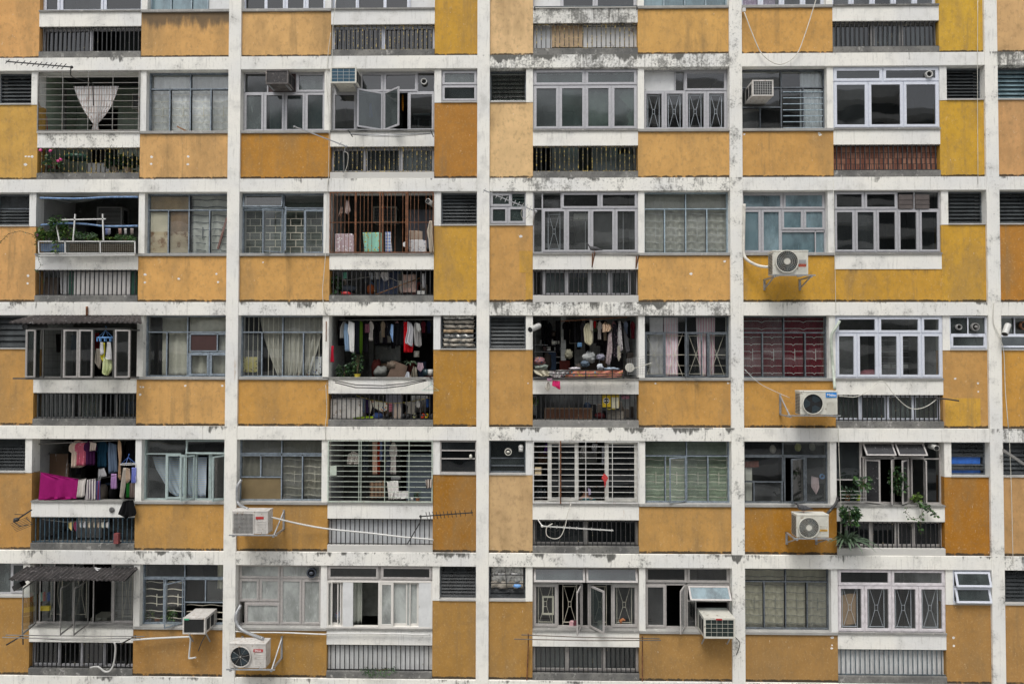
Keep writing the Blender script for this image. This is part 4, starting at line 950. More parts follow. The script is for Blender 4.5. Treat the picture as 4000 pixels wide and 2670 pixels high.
window(1, 4, 'W', [(0, 0, .5, .27, 's'), (.5, 0, 1, .27, 's'), (0, .3, .25, 1, 's'), (.25, .3, .48, 1, 'cr', 65), (.5, .3, 1, .56, 'at', 42), (.5, .56, .6, 1, 'f'), (.6, .56, 1, 1, 'o')], fm=ALUB, g=G_CLEAR, grl=None, sashg=G_BLUE)
railing(1, 4, BLACK); lowwin(1, 4, [(0, 0, .33, 1, 's'), (.33, 0, .67, 1, 's'), (.67, 0, 1, 1, 's')], fm=ALUB, g=G_GREY)
window(2, 4, 'W', std4(split=.24), fm=STEELD, g=G_CLEAR, grl='wavy', gm=GRLDARK, gsel='all', gr=.008)
window(2, 4, 'B', [(0, 0, .5, .27, 's'), (.5, 0, 1, .27, 's')] + [(i / 4, .27, (i + 1) / 4, 1, 's') for i in range(4)], fm=mat('pinkish_white_aluminium', (.60, .57, .59), .45), g=G_CLEAR, grl='x', gm=ALUW, gr=.0055, y=.1, fw=.048, gy=.13)
window(2, 4, 'S', [(0, 0, 1, .5, 'at', 16), (0, .5, 1, 1, 'at', 16)], fm=ALUW, g=G_GREY, y=.08, fw=.05)
louvre(3, 4, 8, STEELD, G_LOUV)
railing(2, 4, GREYIR); lowboard(2, 4, WHITEB, y=.16, corr=1)
# the strip past the last column is only seen edge-on from the side
for k in KS:
    window(3, k, 'B', [(0, 0, .5, .27, 's'), (.5, 0, 1, .27, 's')] + [(i / 4, .27, (i + 1) / 4, 1, 's') for i in range(4)], fm=ALU, g=G_GREY); window(3, k, 'W', std4(), fm=STEEL, g=G_GREY)
    railing(3, k, BLACK); lowwin(3, k, panes(3), fm=ALU)
    if k < 0: louvre(3, k, 8)

# ------------------------------------------------------------------ curtains, blinds and window dressing
use('A0')
curtain(-1, 0, 'W', 0, 1, (240, 238, 246), 'white lace curtain across the blue steel window at the upper left', folds=11, trans=.1)
curtain(-1, -1, 'W', 0, .68, (205, 212, 222), 'pale curtain at the bottom of the cut-off window left of the leftmost concrete column', folds=7)
mb = MB(); a, c = P(1505, 1068, .15), P(1590, 1110, .15); mb.obox(a, c - a, (0, .03, 0), (.0, 0, -.035)); mb.build('wooden_stick', WOOD, label='short brown stick of wood lying on the sill of the lace curtained window', cat='stick')
x0, x1, z0, z1 = slotr(-1, 0, 'B')
def gathered(rows, y, rgb, label, folds=12, pat=None, pc=(0, 0, 0)):
    r = []
    for (px0, px1, py) in rows: a, b_ = P(px0, py, y), P(px1, py, y); r.append((a.z, a.x, b_.x))
    mb = MB(); sheet(mb, r, y, .02, folds, nu=90, th=.004); return mb.build('curtain', fabric(rgb, pat, pc, .1), label=label, cat='curtain')
gathered([(625, 1012, 735), (648, 990, 800), (668, 972, 850), (700, 940, 920), (735, 900, 980), (778, 850, 1035), (797, 830, 1060), (785, 840, 1095), (783, 845, 1125)], .25, (244, 238, 234), 'cream gathered curtain knotted at its foot behind the open balcony bars', 12, 'vstripe', (196, 182, 176))
use('A1')
curtain(0, 0, 'W', .30, 1, (176, 192, 186), 'grey green draped curtain behind the frosted aluminium window under the rusty air conditioner', folds=6, v0=.1)
use('A3')
curtain(2, 0, 'W', .74, 1, (206, 210, 214), 'white bunched curtain behind the barred half of the window beside the small cooler', folds=6, amp=.03)
use('A2')
curtain(1, -1, 'W', 0, 1, (215, 225, 236), 'bluish white curtain at the bottom of the cut-off window right of centre', folds=7)
curtain(2, -1, 'W', 0, .45, (150, 130, 155), 'purple and white flowered curtain in the cut-off window of the third bay', folds=5, pat='floral', pc=(190, 170, 190))
paper = MB(); x0, x1, z0, z1 = slotr(1, 0, 'B')
for u0, u1, top in ((.51, .74, .36), (.76, .99, .30)):
    pts = []
    for i in range(13): pts.append((x0 + (x1 - x0) * (u0 + (u1 - u0) * i / 12), z1 - (z1 - z0) * (top + .02 * math.sin(i * 2.2))))
    pts += [(x0 + (x1 - x0) * u1, z0 + .03), (x0 + (x1 - x0) * u0, z0 + .03)]
    if u0 > .7: pts = [(x0 + (x1 - x0) * a, z1 - (z1 - z0) * b_) for a, b_ in ((.955, .30), (.99, .30), (.99, .97), (.86, .97), (.90, .92), (.93, .85), (.90, .75), (.945, .66), (.90, .57), (.86, .5), (.83, .44), (.86, .36))]
    n_ = len(pts); paper.add([(px, .17, pz) for px, pz in pts] + [(px, .175, pz) for px, pz in pts], [list(range(n_)), list(range(n_, 2 * n_))[::-1]] + [[i, n_ + i, n_ + (i + 1) % n_, (i + 1) % n_] for i in range(n_)])
paper.build('torn_window_paper', mat('torn_brown_paper', (.22, .22, .19), .8, 0, .3, 4, (.10, .10, .09), .1), BLD)
use('B0')
x0, x1, z0, z1 = slotr(-1, 1, 'W'); W, H = x1 - x0, z1 - z0; mb = MB()
for u0, u1, v0, v1, mi in ((.02, .49, .04, .26, 2), (.02, .24, .29, .62, 1), (.02, .24, .62, .97, 0), (.26, .49, .29, .62, 3), (.26, .49, .62, .97, 0)): mb.box(x0 + W * u0, x0 + W * u1, .225, .235, z1 - H * v1, z1 - H * v0, mi)
mb.build('window_paper', [BROWNP, mat('cream_paper', (.60, .54, .42), .8, 0, .15, 2), mat('tan_paper', (.42, .30, .17), .8, 0, .25, 3), mat('brown_paper', (.28, .17, .085), .8, 0, .3, 3)], BLD)
curtain(-1, 1, 'W', .5, 1, (214, 214, 206), 'grey plastic sheeting behind the right half of the brown papered window', folds=4, amp=.035)
grille('wavy', [(x0 + W * .51, x0 + W * .74, z0 + .03, z1 - H * .29), (x0 + W * .76, x0 + W * .98, z0 + .03, z1 - H * .29), (x0 + W * .51, x0 + W * .98, z1 - H * .26, z1 - .04)], STEELD, BLD, y=.27, r=.009)
mb = MB(); mb.bar(P(2085, 350, .24), P(2000, 640, .24), .022); mb.build('paint_roller_pole', mat('pinkish_rag', (.35, .16, .13), .8), label='reddish pole leaning behind the wired pane of the papered window', cat='pole')
use('B1')
blind(0, 1, 'W', (120, 128, 118), 'grey green venetian blind behind the window with brick pattern bars', y=.38)
use('B2')
curtain(1, 1, 'W', 0, 1, (196, 194, 184), 'beige lace curtain with scalloped top behind the light blue window, right of centre', folds=9)
curtain(1, 1, 'W', 0, 1, (214, 212, 204), 'narrow scalloped valance above the beige lace curtain', v0=.03, v1=.16, folds=6, y=.33, amp=.03, name='valance')
use('C0')
curtain(-1, 2, 'W', .16, .98, (186, 182, 168), 'plain grey beige curtain behind the window holding the small maroon board', folds=7)
use('C1')
curtain(0, 2, 'W', .20, .56, (172, 168, 158), 'grey curtain tied aside in the left half of the window with vertical bars', folds=5, ends=(.42, .62), amp=.035)
curtain(0, 2, 'W', .50, .98, (182, 178, 168), 'grey curtain hanging in the right half of the window with vertical bars', folds=6, ends=(.50, .80), amp=.035)
cloth('paper_bag', 'yellow paper bag with dark drawing hung inside the vertically barred window', 'bag', rc(118, 502, 246, 642), .30, (220, 205, 120), 'floral', (110, 100, 80), amp=.004)
cloth('printed_cushion', 'white cushion printed with small blue flowers leaning inside the vertically barred window', 'cushion', rc(685, 497, 836, 665), .32, (228, 228, 230), 'floral', (90, 95, 140), amp=.02, freq=.5)
mb = MB(); mb.box(P(600, 640, .33).x, P(650, 640, .33).x, .30, .38, P(0, 672, .33).z, P(0, 640, .33).z); mb.box(P(680, 650, .33).x, P(712, 650, .33).x, .30, .38, P(0, 672, .33).z, P(0, 648, .33).z)
mb.build('terracotta_box', TERRA, label='low terracotta coloured box on the sill between the curtain and the printed cushion', cat='box')
use('C2')
curtain(1, 2, 'W', .08, .24, (206, 202, 204), 'white curtain strip at the left of the window with diamond shaped bars', folds=3)
curtain(1, 2, 'W', .25, .42, (212, 206, 210), 'white curtain with pink edge left of the open casements', folds=4, pat='vstripe', pc=(214, 180, 190))
curtain(1, 2, 'W', .63, .86, (214, 204, 206), 'white curtain with dark pink hem right of the open casements', folds=4, pat='vstripe', pc=(200, 150, 165), ends=(.68, .84))
use('C3')
curtain(2, 2, 'W', 0, 1, (110, 22, 38), 'deep maroon curtain filling the window with white bars', folds=14, y=.33, trans=.15)
use('D0')
gathered([(1400, 1900, 290), (1430, 1895, 400), (1500, 1895, 520), (1560, 1890, 620), (1640, 1890, 672)], .34, (176, 196, 222), 'pale blue and yellow striped curtain behind the open green casements', 7, 'hstripe', (206, 204, 190))
use('D1')
curtain(0, 3, 'W', 0, 1, (150, 146, 134), 'thin grey brown net curtain behind the window over the brown board', folds=13, trans=.3)
use('D2')
blind(1, 3, 'W', (150, 166, 140), 'pale green venetian blind behind the wavy bars beside the barred balcony', y=.34)
use('D3')
cloth('hung_cloth', 'pink and white cloth hung behind wavy bars beside the open casement', 'cloth', [(655, 405), (705, 410), (715, 495), (690, 550), (652, 490)], .30, (226, 200, 202), amp=.02)
use('E0')
curtain(-1, 4, 'W', .87, 1, (196, 190, 170), 'narrow beige curtain strip at the right edge of the window above the white boxy cooler', folds=2, v1=.45)
use('E3')
curtain(2, 4, 'W', 0, 1, (178, 172, 152), 'beige curtain gathered in folds behind dark wavy bars on the bottom floor', folds=12)
cloth('cardboard_sheet', 'tan cardboard sheet behind the leftmost pane of the white framed bottom window', 'board', rc(880, 360, 1010, 620), .16, (200, 165, 130), amp=.004, m=CARD)
use('E1')
curtain(0, 4, 'W', 0, 1, (196, 200, 190), 'pale green frosted curtain behind the beige window with hourglass bars', folds=5, y=.4)
x0, x1, z0, z1 = slotr(0, 4, 'B'); W, H = x1 - x0, z1 - z0
CRAL = MT['anodised_aluminium']; CRM = mat('cream_white_aluminium', (.66, .64, .60), .45, 0, .05)
def sliding(b, k, cells, y, m, g, rect):
    x0, x1, z0, z1 = rect; W = x1 - x0; mb = MB(); mb.frame(x0, x1, z0, z1, .03, y - .05, y + .05); w_ = mb.build('window', m, BLD)
    for i, (u0, u1, gg, f) in enumerate(cells):
        s = MB(); yy = y - .045 + .03 * (i % 3)
        if f == 0: s.box(x0 + W * u0, x0 + W * u1, yy, yy + .015, z0 + .03, z1 - .03); s.build('infill_board', gg, w_)
        else: sash(s, (x0 + W * u0, yy, z0 + .03), (W * (u1 - u0), 0, 0), (0, 0, z1 - z0 - .06), (0, .025, 0), f); s.build('sash', [m, gg], w_)
zt = z1 - H * .25
sliding(0, 4, [(.0, .10, G_CLEAR, .02), (.19, .26, G_CLEAR, .02), (.04, .30, G_CLEAR, .05), (.30, .495, WHITEB, 0)], .10, CRM, G_CLEAR, (x0, x0 + W * .5, z0, zt))
sliding(0, 4, [(.0, .26, G_FROST, .05), (.5, .58, G_FROST, .02), (.22, .74, G_FROST, .05), (.74, .985, WHITEB, 0)], .10, CRM, G_FROST, (x0 + W * .5, x1, z0, zt))
mb = MB(); mb.box(x0 + W * .7, x0 + W * .76, .25, .35, z0 + .03, z0 + .3); mb.build('bottle', YELP, label='yellow bottle blurred behind the frosted sliding pane', cat='bottle')
curtain(0, 4, 'B', .215, .31, (178, 182, 172), 'grey curtain edge behind the left sliding pane of the bottom floor', v0=.25, folds=3)
mb = MB(); mb.box(x0, x1, .75, .8, z0, z1); mb.build('inner_partition', mat('green_grey_partition', (.26, .27, .24), .9), BLD)

# ------------------------------------------------------------------ air conditioners
use('A1')
window_ac('rusty black box air conditioner jutting from the top of a frosted window', (302, 596, 490, 712), -.25, casem=PLDIRT, fin=mat('rusty_fins', (.03, .028, .03), .6, 0, .5, 20, (.4, .36, .34), .12), gridm=PLDIRT, nh=9, nv=1, legs=.0)
window_ac('cream air conditioner with blue fins behind a white grid above open casements', (852, 572, 1070, 705), -.33, casem=PLG, fin=FINB, nh=4, nv=4, legs=.12)
use('A3')
window_ac('small white air conditioner with fine black grid in the steel window at the upper right', (182, 640, 348, 765), -.26, casem=PLW2, nh=8, nv=8, fin=VOID)
use('B3')
t, q = outdoor_ac('cream outdoor unit with open round fan and orange badge above a mustard panel', (345, 568, 628, 765), -.55, .28, fanc=(.385, .55), fanr=.44, badge=(.72, .345, .93, .445, BADGE, 'HITACHI', LET_D, .85), bk=(0, 1.12), spokes=30)
mb = MB(); x0, x1, z0, z1 = q; mb.box(x0 + (x1 - x0) * .72, x0 + (x1 - x0) * .93, -.558, -.553, z0 + (z1 - z0) * .47, z0 + (z1 - z0) * .62); mb.build('badge', CASE_G, t)
use('C3')
outdoor_ac('cream outdoor unit with blue badge hung beside the railing of aluminium sliding panes', (565, 708, 862, 902), -.50, .28, fanc=(.32, .48), fanr=.41, badge=(.68, .74, .97, .94, BADGEB, 'Midea', LET_W, .75), bk=(-.32, 1.0), up=.42, spokes=0, rings=0, fm=PLG)
use('D1')
outdoor_ac('white outdoor unit with square mesh fan grille and red blue badge beside a white hose', (15, 785, 345, 1003), -.55, .28, fanc=(.32, .47), fanr=.43, casem=PLW2, square=True, badge=(.66, .66, .88, .76, BADGER, '', LET_W, .8), bk=(0, 1.2), up=.40)
use('D3')
outdoor_ac('cream outdoor unit with round spiral fan guard and amber badge under a perched pigeon', (535, 712, 792, 900), -.50, .28, fanc=(.36, .46), fanr=.43, badge=(.72, .30, .95, .37, BADGEY, 'HITACHI', LET_D, .85), bk=(-.05, 1.0), down=.26, spokes=34, rings=7)
use('E1')
outdoor_ac('dusty outdoor unit with dark round fan and a red badge in the bottom row', (-10, 872, 325, 1105), -.55, .28, fanc=(.32, .5), fanr=.40, casem=PLW2, badge=(.66, .67, .92, .78, BADGER, 'Shinco', LET_W, .9), bk=(0, 1.2), up=.45, spokes=8, rings=0, hub=.05, fm=PLW2)
use('E0')
window_ac('deep white box air conditioner with black louvred face sticking out above a brown panel', (1678, 640, 1882, 785), -.32, casem=PLW2, fin=VOID, gridm=mat('black_louvre', (.03, .03, .03), .5), nh=12, nv=1, legs=.30, badge=(.06, .88, .28, .97, BADGEG))
use('E2')
window_ac('large cream air conditioner with green fins and bowed white bars under a propped open sash', (2015, 612, 2285, 785), -.37, casem=PLG, fin=mat('green_fins', (.006, .016, .014), .7), gridm=PLG, nh=4, nv=5, legs=.28, badge=(.38, .92, .58, .99, BADGER))
# coolers on the balcony back walls
def wall_ac(label, px, y=1.05, **k): return window_ac(label, px, y, 1.36, group='coolers on the balcony back walls', **k)
use('A0'); wall_ac('white cooler on the back wall behind the gathered cream curtain', (1125, 795, 1230, 925), nh=10, nv=1, fin=mat('grey_fins', (.08, .085, .09), .5))
use('B0'); wall_ac('grey cooler on the dark back wall behind the balcony plant racks', (890, 255, 1120, 425), nh=12, nv=1, casem=CASE_G, fin=mat('dark_grey_fins', (.03, .032, .035), .5))
use('B1'); wall_ac('cream cooler on the back wall behind rusty bars', (1310, 252, 1525, 395), nh=9, nv=1, casem=PLG, badge=(.42, .9, .55, .97, BADGER))
use('C1'); wall_ac('white cooler on the back wall behind red and grey laundry', (1310, 222, 1490, 368), nh=12, nv=1, casem=PLW, fin=PLG)
use('C2'); wall_ac('cream framed cooler behind the black laundry over the cluttered balcony', (840, 195, 930, 360), nh=8, nv=1, casem=PLG, fin=CASE_G)
use('D2'); wall_ac('cooler on the back wall behind white socks and barred sliding windows', (930, 230, 1075, 320), nh=8, nv=1, casem=PLG, fin=CASE_G)

# ------------------------------------------------------------------ pipes, hoses, vents
def pipe(label, pts, r=.022, m=CABLE, **k): return hose(label, pts, r, m, name='pipe', cat='pipe', **k)
use('B3'); pipe('thick cream hose curving from the grey window to the unit with orange badge', [(118, 198, -.03), (115, 330, -.03), (112, 480, -.03), (115, 600, -.03), (150, 650, -.1), (230, 690, -.2), (310, 700, -.38)], .03)
use('C3'); pipe('pale green hose climbing from the blue badged unit to a black capped hole', [(878, 150, -.05), (850, 200, -.06), (812, 270, -.04), (815, 400, -.04), (825, 520, -.04), (840, 690, -.3)], .032, mat('pale_green_hose', (.42, .47, .40), .6))
use('D1'); pipe('grey insulated hose looping down the column to the square grilled unit', [(100, 500, .05), (65, 560, -.02), (62, 640, -.03), (75, 720, -.05), (160, 770, -.4)], .035, GALV)
pipe('long thin white drain pipe slanting across the balcony bars from the square grilled unit', [(372, 842, -.40), (640, 905, -.15), (900, 950, -.05), (1250, 985, -.04), (1600, 1025, -.03), (1840, 1045, -.02), (1845, 1058, .02)], .018, PLW)
use('E1'); pipe('grey wrapped hose bending down to the unit with red badge in the bottom row', [(95, 520, .1), (55, 600, 0), (55, 680, -.03), (110, 750, -.08), (220, 800, -.25), (300, 828, -.42)], .035, GALV)
pipe('white pipe running under the beige window sill and across the parapet of the bottom row', [(45, 760, -.02), (200, 770, -.02), (500, 773, -.02), (860, 788, -.02), (910, 780, -.02), (1300, 780, -.02), (1835, 793, -.02)], .016, PLW)
use('E0'); pipe('white pipe running from the balcony racks to a hooked end on the brown panel', [(1205, 842, -.15), (1400, 826, -.10), (1700, 812, -.05), (1745, 818, -.05), (1745, 880, -.04), (1735, 990, -.04), (1740, 1008, -.05), (1795, 1000, -.1)], .02, PLW)
pipe('grey white hose dangling in a loop over the bottom left railing', [(1050, 862, -.1), (1060, 920, -.08), (1045, 1050, -.06), (1010, 1120, -.08), (960, 1128, -.08), (900, 1085, -.08), (828, 1092, -.06)], .018, PLW)
hose('thin dark hose drooping from the white boxy cooler', [(1885, 795, -.55), (1850, 860, -.3), (1820, 940, -.1)], .010, CABLED)
use('D3'); pipe('black and white pipe bent down to the unit under the pigeon', [(862, 575, .05), (850, 620, -.1), (810, 670, -.2), (775, 710, -.3)], .028, mat('black_wrap', (.03, .03, .03), .5, 0, .5, 9, (.5, .5, .48), .1))
def duct(label, a, b_, r, ya, yb, m=DUCT):
    p, q = P(*a, ya), P(*b_, yb); mb = MB(); n = 14; pts = []; rr = []
    for i in range(n * 2 + 1): pts.append(p.lerp(q, i / (n * 2))); rr.append(r * (1 if i % 2 else .93))
    mb.tube(pts, rr, 18, cap=False); d = (q - p).normalized(); mb.tube([q - d * .01, q - d * .012], r * .9, 18, 1)
    mb.tube([q, q + d * .004], [r * 1.03, r * .9], 18, cap=False)
    return mb.build('exhaust_duct', [m, VOID], label=label, cat='duct', group='exhaust ducts')
use('C2'); duct('silver ribbed duct poking out at the upper left of the cluttered laundry balcony', (572, 205), (495, 240), .062, .1, -.22)
use('C3'); duct('silver ribbed duct bent down at the right edge beside a white framed vent window', (2222, 180), (2195, 255), .062, -.1, -.22)
use('B1'); duct('grey round duct poking through the rusty bars at their upper right corner', (1860, 235), (1812, 200), .055, .2, -.1)
use('C0'); duct('large dark metal duct mouth at the left end of the rusty awning', (420, 215), (226, 225), .075, .1, -.35, mat('sooty_duct', (.10, .10, .10), .5, .4, .3))
use('D3'); duct('grey ribbed duct mouth at the top right of the plant filled window', (1600, 165), (1652, 182), .055, .2, -.1)
use('D3'); mb = MB(); mb.obox(P(2190, 190, -.15), P(2349, 295, -.15) - P(2190, 190, -.15), (0, .05, 0), (0, 0, -.06)); mb.build('metal_chute', ALUD, label='dark metal chute slanting across the louvres at the right edge of the fourth floor', cat='chute')
def vent(label, px, py, r, y=.16, m=DUCT, hood=0):
    c = P(px, py, y); t = empty('extractor_vent', c, label, 'vent', 'round extractor vents in windows'); mb = MB(); mb.ring(c, r * .75, r, y - .04, y + .02); mb.build('rim', m, t)
    mb = MB(); mb.cyl((c.x, y + .005, c.z), (c.x, y + .015, c.z), r * .8, 20); mb.build('opening', VOID, t)
    if hood: mb = MB(); mb.ball((c.x, y - .05, c.z), r * .5, .03, r * .35); mb.build('cap', m, t)
    return t
use('A1'); vent('round vent with rusty hole in the top right pane beside the open casements', 1648, 697, .068)
use('A3'); vent('round vent in the dark top right pane of the sliding window', 1587, 595, .075, .05)
use('C3'); vent('black round vent in the small white framed window', 1955, 197, .085, .04, ALUD, 1); vent('grey round vent cover beside the black one in the small white window', 1825, 198, .06, .05, CASE_G)
vent('rusty brown round vent at the right edge of the picture', 2345, 185, .09, .16, RUST)
use('D2'); vent('round fan vent in the grey glass window beside the pale panel', 302, 230, .078, .14, PLG, 1)
c = P(413, 195, .14); mb = MB(); mb.ball((c.x, .1, c.z + .02), .055, .06, .055); mb.cyl((c.x, .09, c.z - .08), (c.x, .1, c.z + .02), .048, 16); mb.build('elbow_pipe', PLW, label='white plastic elbow pipe beside the round fan vent', cat='pipe')
use('E1'); vent('large black round vent at the top right of the beige hourglass window', 748, 222, .105, .12, mat('sooty_blue', (.06, .07, .09), .35, .3), 1)

# cables
use('A3'); hose('white cable drooping in a deep loop over the panel at the top right', [(118, 100, -.03), (190, 290, -.05), (265, 440, -.06), (400, 515, -.06), (530, 440, -.06), (600, 280, -.08), (655, 110, -.08), (690, -5, -.08)], .010)
mb = MB(); c = P(113, 82, .0); mb.box(c.x - .035, c.x + .035, -.03, .0, c.z - .04, c.z + .04); mb.build('junction_box', PLW, label='small white junction box at the top of the stained third column', cat='junction box')
hose('thin white cable hanging down the right mustard panels', [(1980, 0, -.02), (1978, 700, -.02), (1982, 1470, -.02)], .005, PLG)
use('B3'); hose('thin pale cable running down left of the mustard filled balcony front', [(828, 0, -.02), (845, 900, -.02), (850, 1062, -.02)], .005, PLG)
use('A1'); hose('thin grey cable pair running down beside the blue finned air conditioner', [(898, 0, -.05), (872, 240, -.05), (866, 480, -.04), (862, 560, -.04)], .007, PLG)
hose('thin cable hanging down past the post left of the open casement window', [(855, 280, -.02), (832, 450, -.02), (818, 700, -.02), (840, 980, -.02), (838, 1300, -.02), (832, 1568, -.02)], .006, PLG)
use('B1'); hose('thin grey cable hanging down the column beside the rusty bars', [(893, 0, -.02), (885, 300, -.02), (872, 700, -.02), (845, 1040, -.02), (870, 1221, -.02)], .007, PLG)
use('B2'); hose('pale cable looping below the aerial beside the clear aluminium window', [(440, 240, -.6), (415, 290, -.5), (430, 340, -.45), (470, 330, -.5), (500, 270, -.5)], .006, PLG)
use('C3'); hose('beige cable arching across the white parapet and drooping into the railing', [(870, 745, -.03), (1000, 755, -.04), (1090, 715, -.05), (1190, 635, -.05), (1240, 640, -.05), (1320, 745, -.06), (1420, 835, -.06), (1500, 850, -.06), (1580, 825, -.06), (1650, 775, -.05)], .008, PLG)
hose('thin white cable sagging from the maroon curtained window to the blue badged unit', [(120, 535, -.03), (230, 640, -.05), (340, 700, -.08), (480, 762, -.1)], .006, PLW)
hose('frayed black cable end sticking out over the orange panel', [(1640, 770, -.08), (1720, 770, -.12), (1830, 786, -.16)], .016, CABLED)
use('C3'); hose('pale cable hanging in a long loop at the right edge of the third full floor', [(2110, 0, -.02), (2105, 160, -.02), (2165, 300, -.03), (2190, 420, -.03), (2200, 700, -.03), (2225, 1010, -.03)], .007, PLG)
use('D3'); hose('thin white cable hanging straight across the plant filled window', [(866, 0, -.05), (874, 250, -.05), (888, 640, -.05), (888, 900, -.05)], .006, PLG)
hose('thin pale cable hanging near the right edge over the fourth full floor', [(2230, 60, -.03), (2248, 500, -.03), (2262, 1100, -.03)], .006, PLG)
use('C1'); hose('tangled grey cables dropping from the post beside the laundry balcony', [(880, 175, -.02), (878, 360, -.02)], .012, RUST)
hose('pair of thin cables hanging down beside the left post of the sock line', [(875, 760, -.1), (885, 1000, -.04), (870, 1140, -.02), (875, 1268, -.02)], .007, PLG)
use('D2'); hose('white cable looping round the aerial in front of the dark barred opening', [(850, 685, -.03), (820, 780, -.08), (800, 880, -.1), (760, 970, -.12), (700, 990, -.12), (640, 960, -.12), (640, 890, -.12), (690, 858, -.12)], .009)
use('A1'); hose('white cable looped on the bars below the thin aerial', [(965, 1290, .0), (1000, 1310, -.02), (995, 1400, -.02), (960, 1500, -.03)], .006, PLG)
use('E2'); hose('dark cable drooping beside the column from the large cream cooler', [(2285, 775, -.2), (2325, 820, -.05), (2315, 880, -.02), (2295, 930, -.02)], .008, CABLED)

# ------------------------------------------------------------------ aerials
use('A0'); antenna('dark aerial pointing left across the top beam beside the gathered curtain', (52, 523), (610, 572), 11, .22, -.75, -.75, mast=[(603, 575, -.75), (600, 640, -.6), (620, 660, -.4), (790, 710, .02), (795, 900, .02)])
use('A1'); antenna('thin slanting aerial rod above the barred opening under the open casements', (535, 1073), (985, 1245), 2, .12, -.5, -.2, m=GALV, mast=[(985, 1245, -.2), (965, 1300, -.05), (965, 1470, -.02)])
use('B2'); antenna('long aerial slanting down from the second column to the clear aluminium window', (85, 95), (545, 282), 11, .20, -.7, -.6, m=GALV, mast=[(540, 282, -.6), (530, 320, -.3), (522, 400, .02)])
use('D1'); antenna('dark aerial reaching right over the dark orange tall panel', (2225, 800), (1745, 835), 12, .24, -.7, -.6, mast=[(1750, 840, -.6), (1740, 890, -.5), (1640, 1060, -.05), (1622, 1090, .02)])
use('D2'); antenna('white slanting aerial in front of the dark barred opening of the fourth floor', (1220, 918), (600, 880), 9, .1, -.35, -.3, m=PLW, mast=[(600, 880, -.3), (560, 820, -.1)])
use('D0')
c0 = P(150, 870, -.6); t = empty('grid_antenna', c0, 'small tangled grid aerial leaning over the left edge panel beside the sock line', 'antenna'); mb = MB()
for i in range(7): mb.bar(P(95 + i * 8, 905 + i * 12, -.65), P(255 + i * 8, 840 + i * 12, -.5), .005)
mb.tube([P(120, 880, -.6), P(180, 925, -.62), P(300, 905, -.5), P(240, 850, -.55)], .009, 5); mb.bar(P(130, 880, -.6), P(290, 775, -.05), .014); mb.bar(P(135, 815, -.6), P(225, 820, -.6), .007); mb.ball(P(150, 865, -.6), .06, .05, .045)
mb.build('grid', CABLED, t)
use('C2'); t = empty('grid_antenna', P(1440, 570, -.3), 'grid aerial with splayed rods beside the folding fan of the laundry balcony', 'antenna'); mb = MB()
for i in range(8): mb.bar(P(1330 + i * 4, 500 + i * 18, -.35), P(1500, 470 + i * 22, -.3), .003)
for i in range(9): mb.bar(P(1340 + i * 20, 495, -.33), P(1345 + i * 19, 635, -.33), .003)
mb.build('mesh_reflector', GALV, t); mb = MB(); mb.bar(P(1380, 585, -.4), P(1550, 530, -.6), .008)
for i in range(6): c = P(1400 + i * 28, 578 - i * 9, -.42 - .03 * i); mb.bar(c + Vector((-.08, -.12, -.02)), c + Vector((.08, .12, .02)), .004)
mb.build('rods', PLG, t)

# ------------------------------------------------------------------ clothes racks and poles
def rack(label, arms, rods, m=ALUD, armm=BLACK, wire=None, group='fold-out drying racks'):
    t = empty('drying_rack', P(*rods[0][0]), label, 'drying rack', group); mb = MB()
    for a in arms: mb.tube([P(*p) for p in a], .016, 4)
    mb.build('bracket', armm, t)
    for r in rods: mb = MB(); mb.tube([P(*p) for p in r], .011, 6); mb.build('rod', m, t)
    if wire:
        mb = MB()
        for w_ in wire: mb.tube([P(*p) for p in w_], .005, 4)
        mb.build('wire', CABLED, t)
    return t
use('A1'); rack('wire drying rack folded flat on the parapet under the open casements', [[(1000, 1105, -.1), (1040, 1165, -.1)], [(1700, 1100, -.1), (1728, 1165, -.1)]], [[(1000, 1102, -.12), (1710, 1102, -.12)], [(1020, 1140, -.12), (1300, 1152, -.12), (1710, 1135, -.12)]], m=GALV, wire=[[(1030, 1145, -.1), (1200, 1160, -.1), (1400, 1165, -.1), (1700, 1140, -.1)]])
use('B2'); rack('iron arms and rod carrying a pigeon under the clear aluminium window', [[(1060, 640, -.35), (1035, 765, .05), (1040, 645, .02)], [(1445, 665, -.35), (1418, 775, .05), (1425, 660, .02)]], [[(1035, 640, -.3), (1450, 660, -.35)], [(1060, 652, -.2), (1440, 668, -.2)]], armm=RUST)
use('E0'); rack('double rod drying rack on black arms across the bottom left balcony', [[(60, 885, -.75), (210, 795, -.1), (212, 880, .0)], [(1105, 880, -.7), (1245, 800, -.1), (1240, 840, .02)]], [[(55, 795, -.3), (700, 803, -.3), (1325, 808, -.3)], [(22, 816, -.5), (600, 832, -.5), (1290, 825, -.5)]], m=ALUD, wire=[[(210, 815, -.4), (600, 845, -.4), (1100, 850, -.5)]])
use('E2'); rack('double bamboo pole rack on rusty arms under the hourglass barred bottom window', [[(478, 745, -.4), (478, 850, .0), (465, 1150, .03)], [(1475, 765, -.4), (1475, 870, .0), (1475, 1160, .03)]], [[(418, 755, -.3), (1000, 778, -.3), (1625, 788, -.3)], [(355, 792, -.4), (1000, 805, -.4), (1638, 803, -.4)]], m=mat('grey_bamboo', (.13, .11, .09), .8), armm=RUST)
use('C1'); rack('two black wires strung slack along the parapet below the laundry balcony', [[(895, 690, .0), (850, 690, -.15)], [(1830, 690, .0), (1850, 700, -.15)]], [[(960, 735, -.1), (1150, 782, -.1), (1400, 788, -.1), (1600, 765, -.1), (1800, 718, -.1)], [(940, 715, -.1), (1150, 758, -.1), (1400, 765, -.1), (1600, 745, -.1), (1790, 710, -.1)]], m=CABLED)
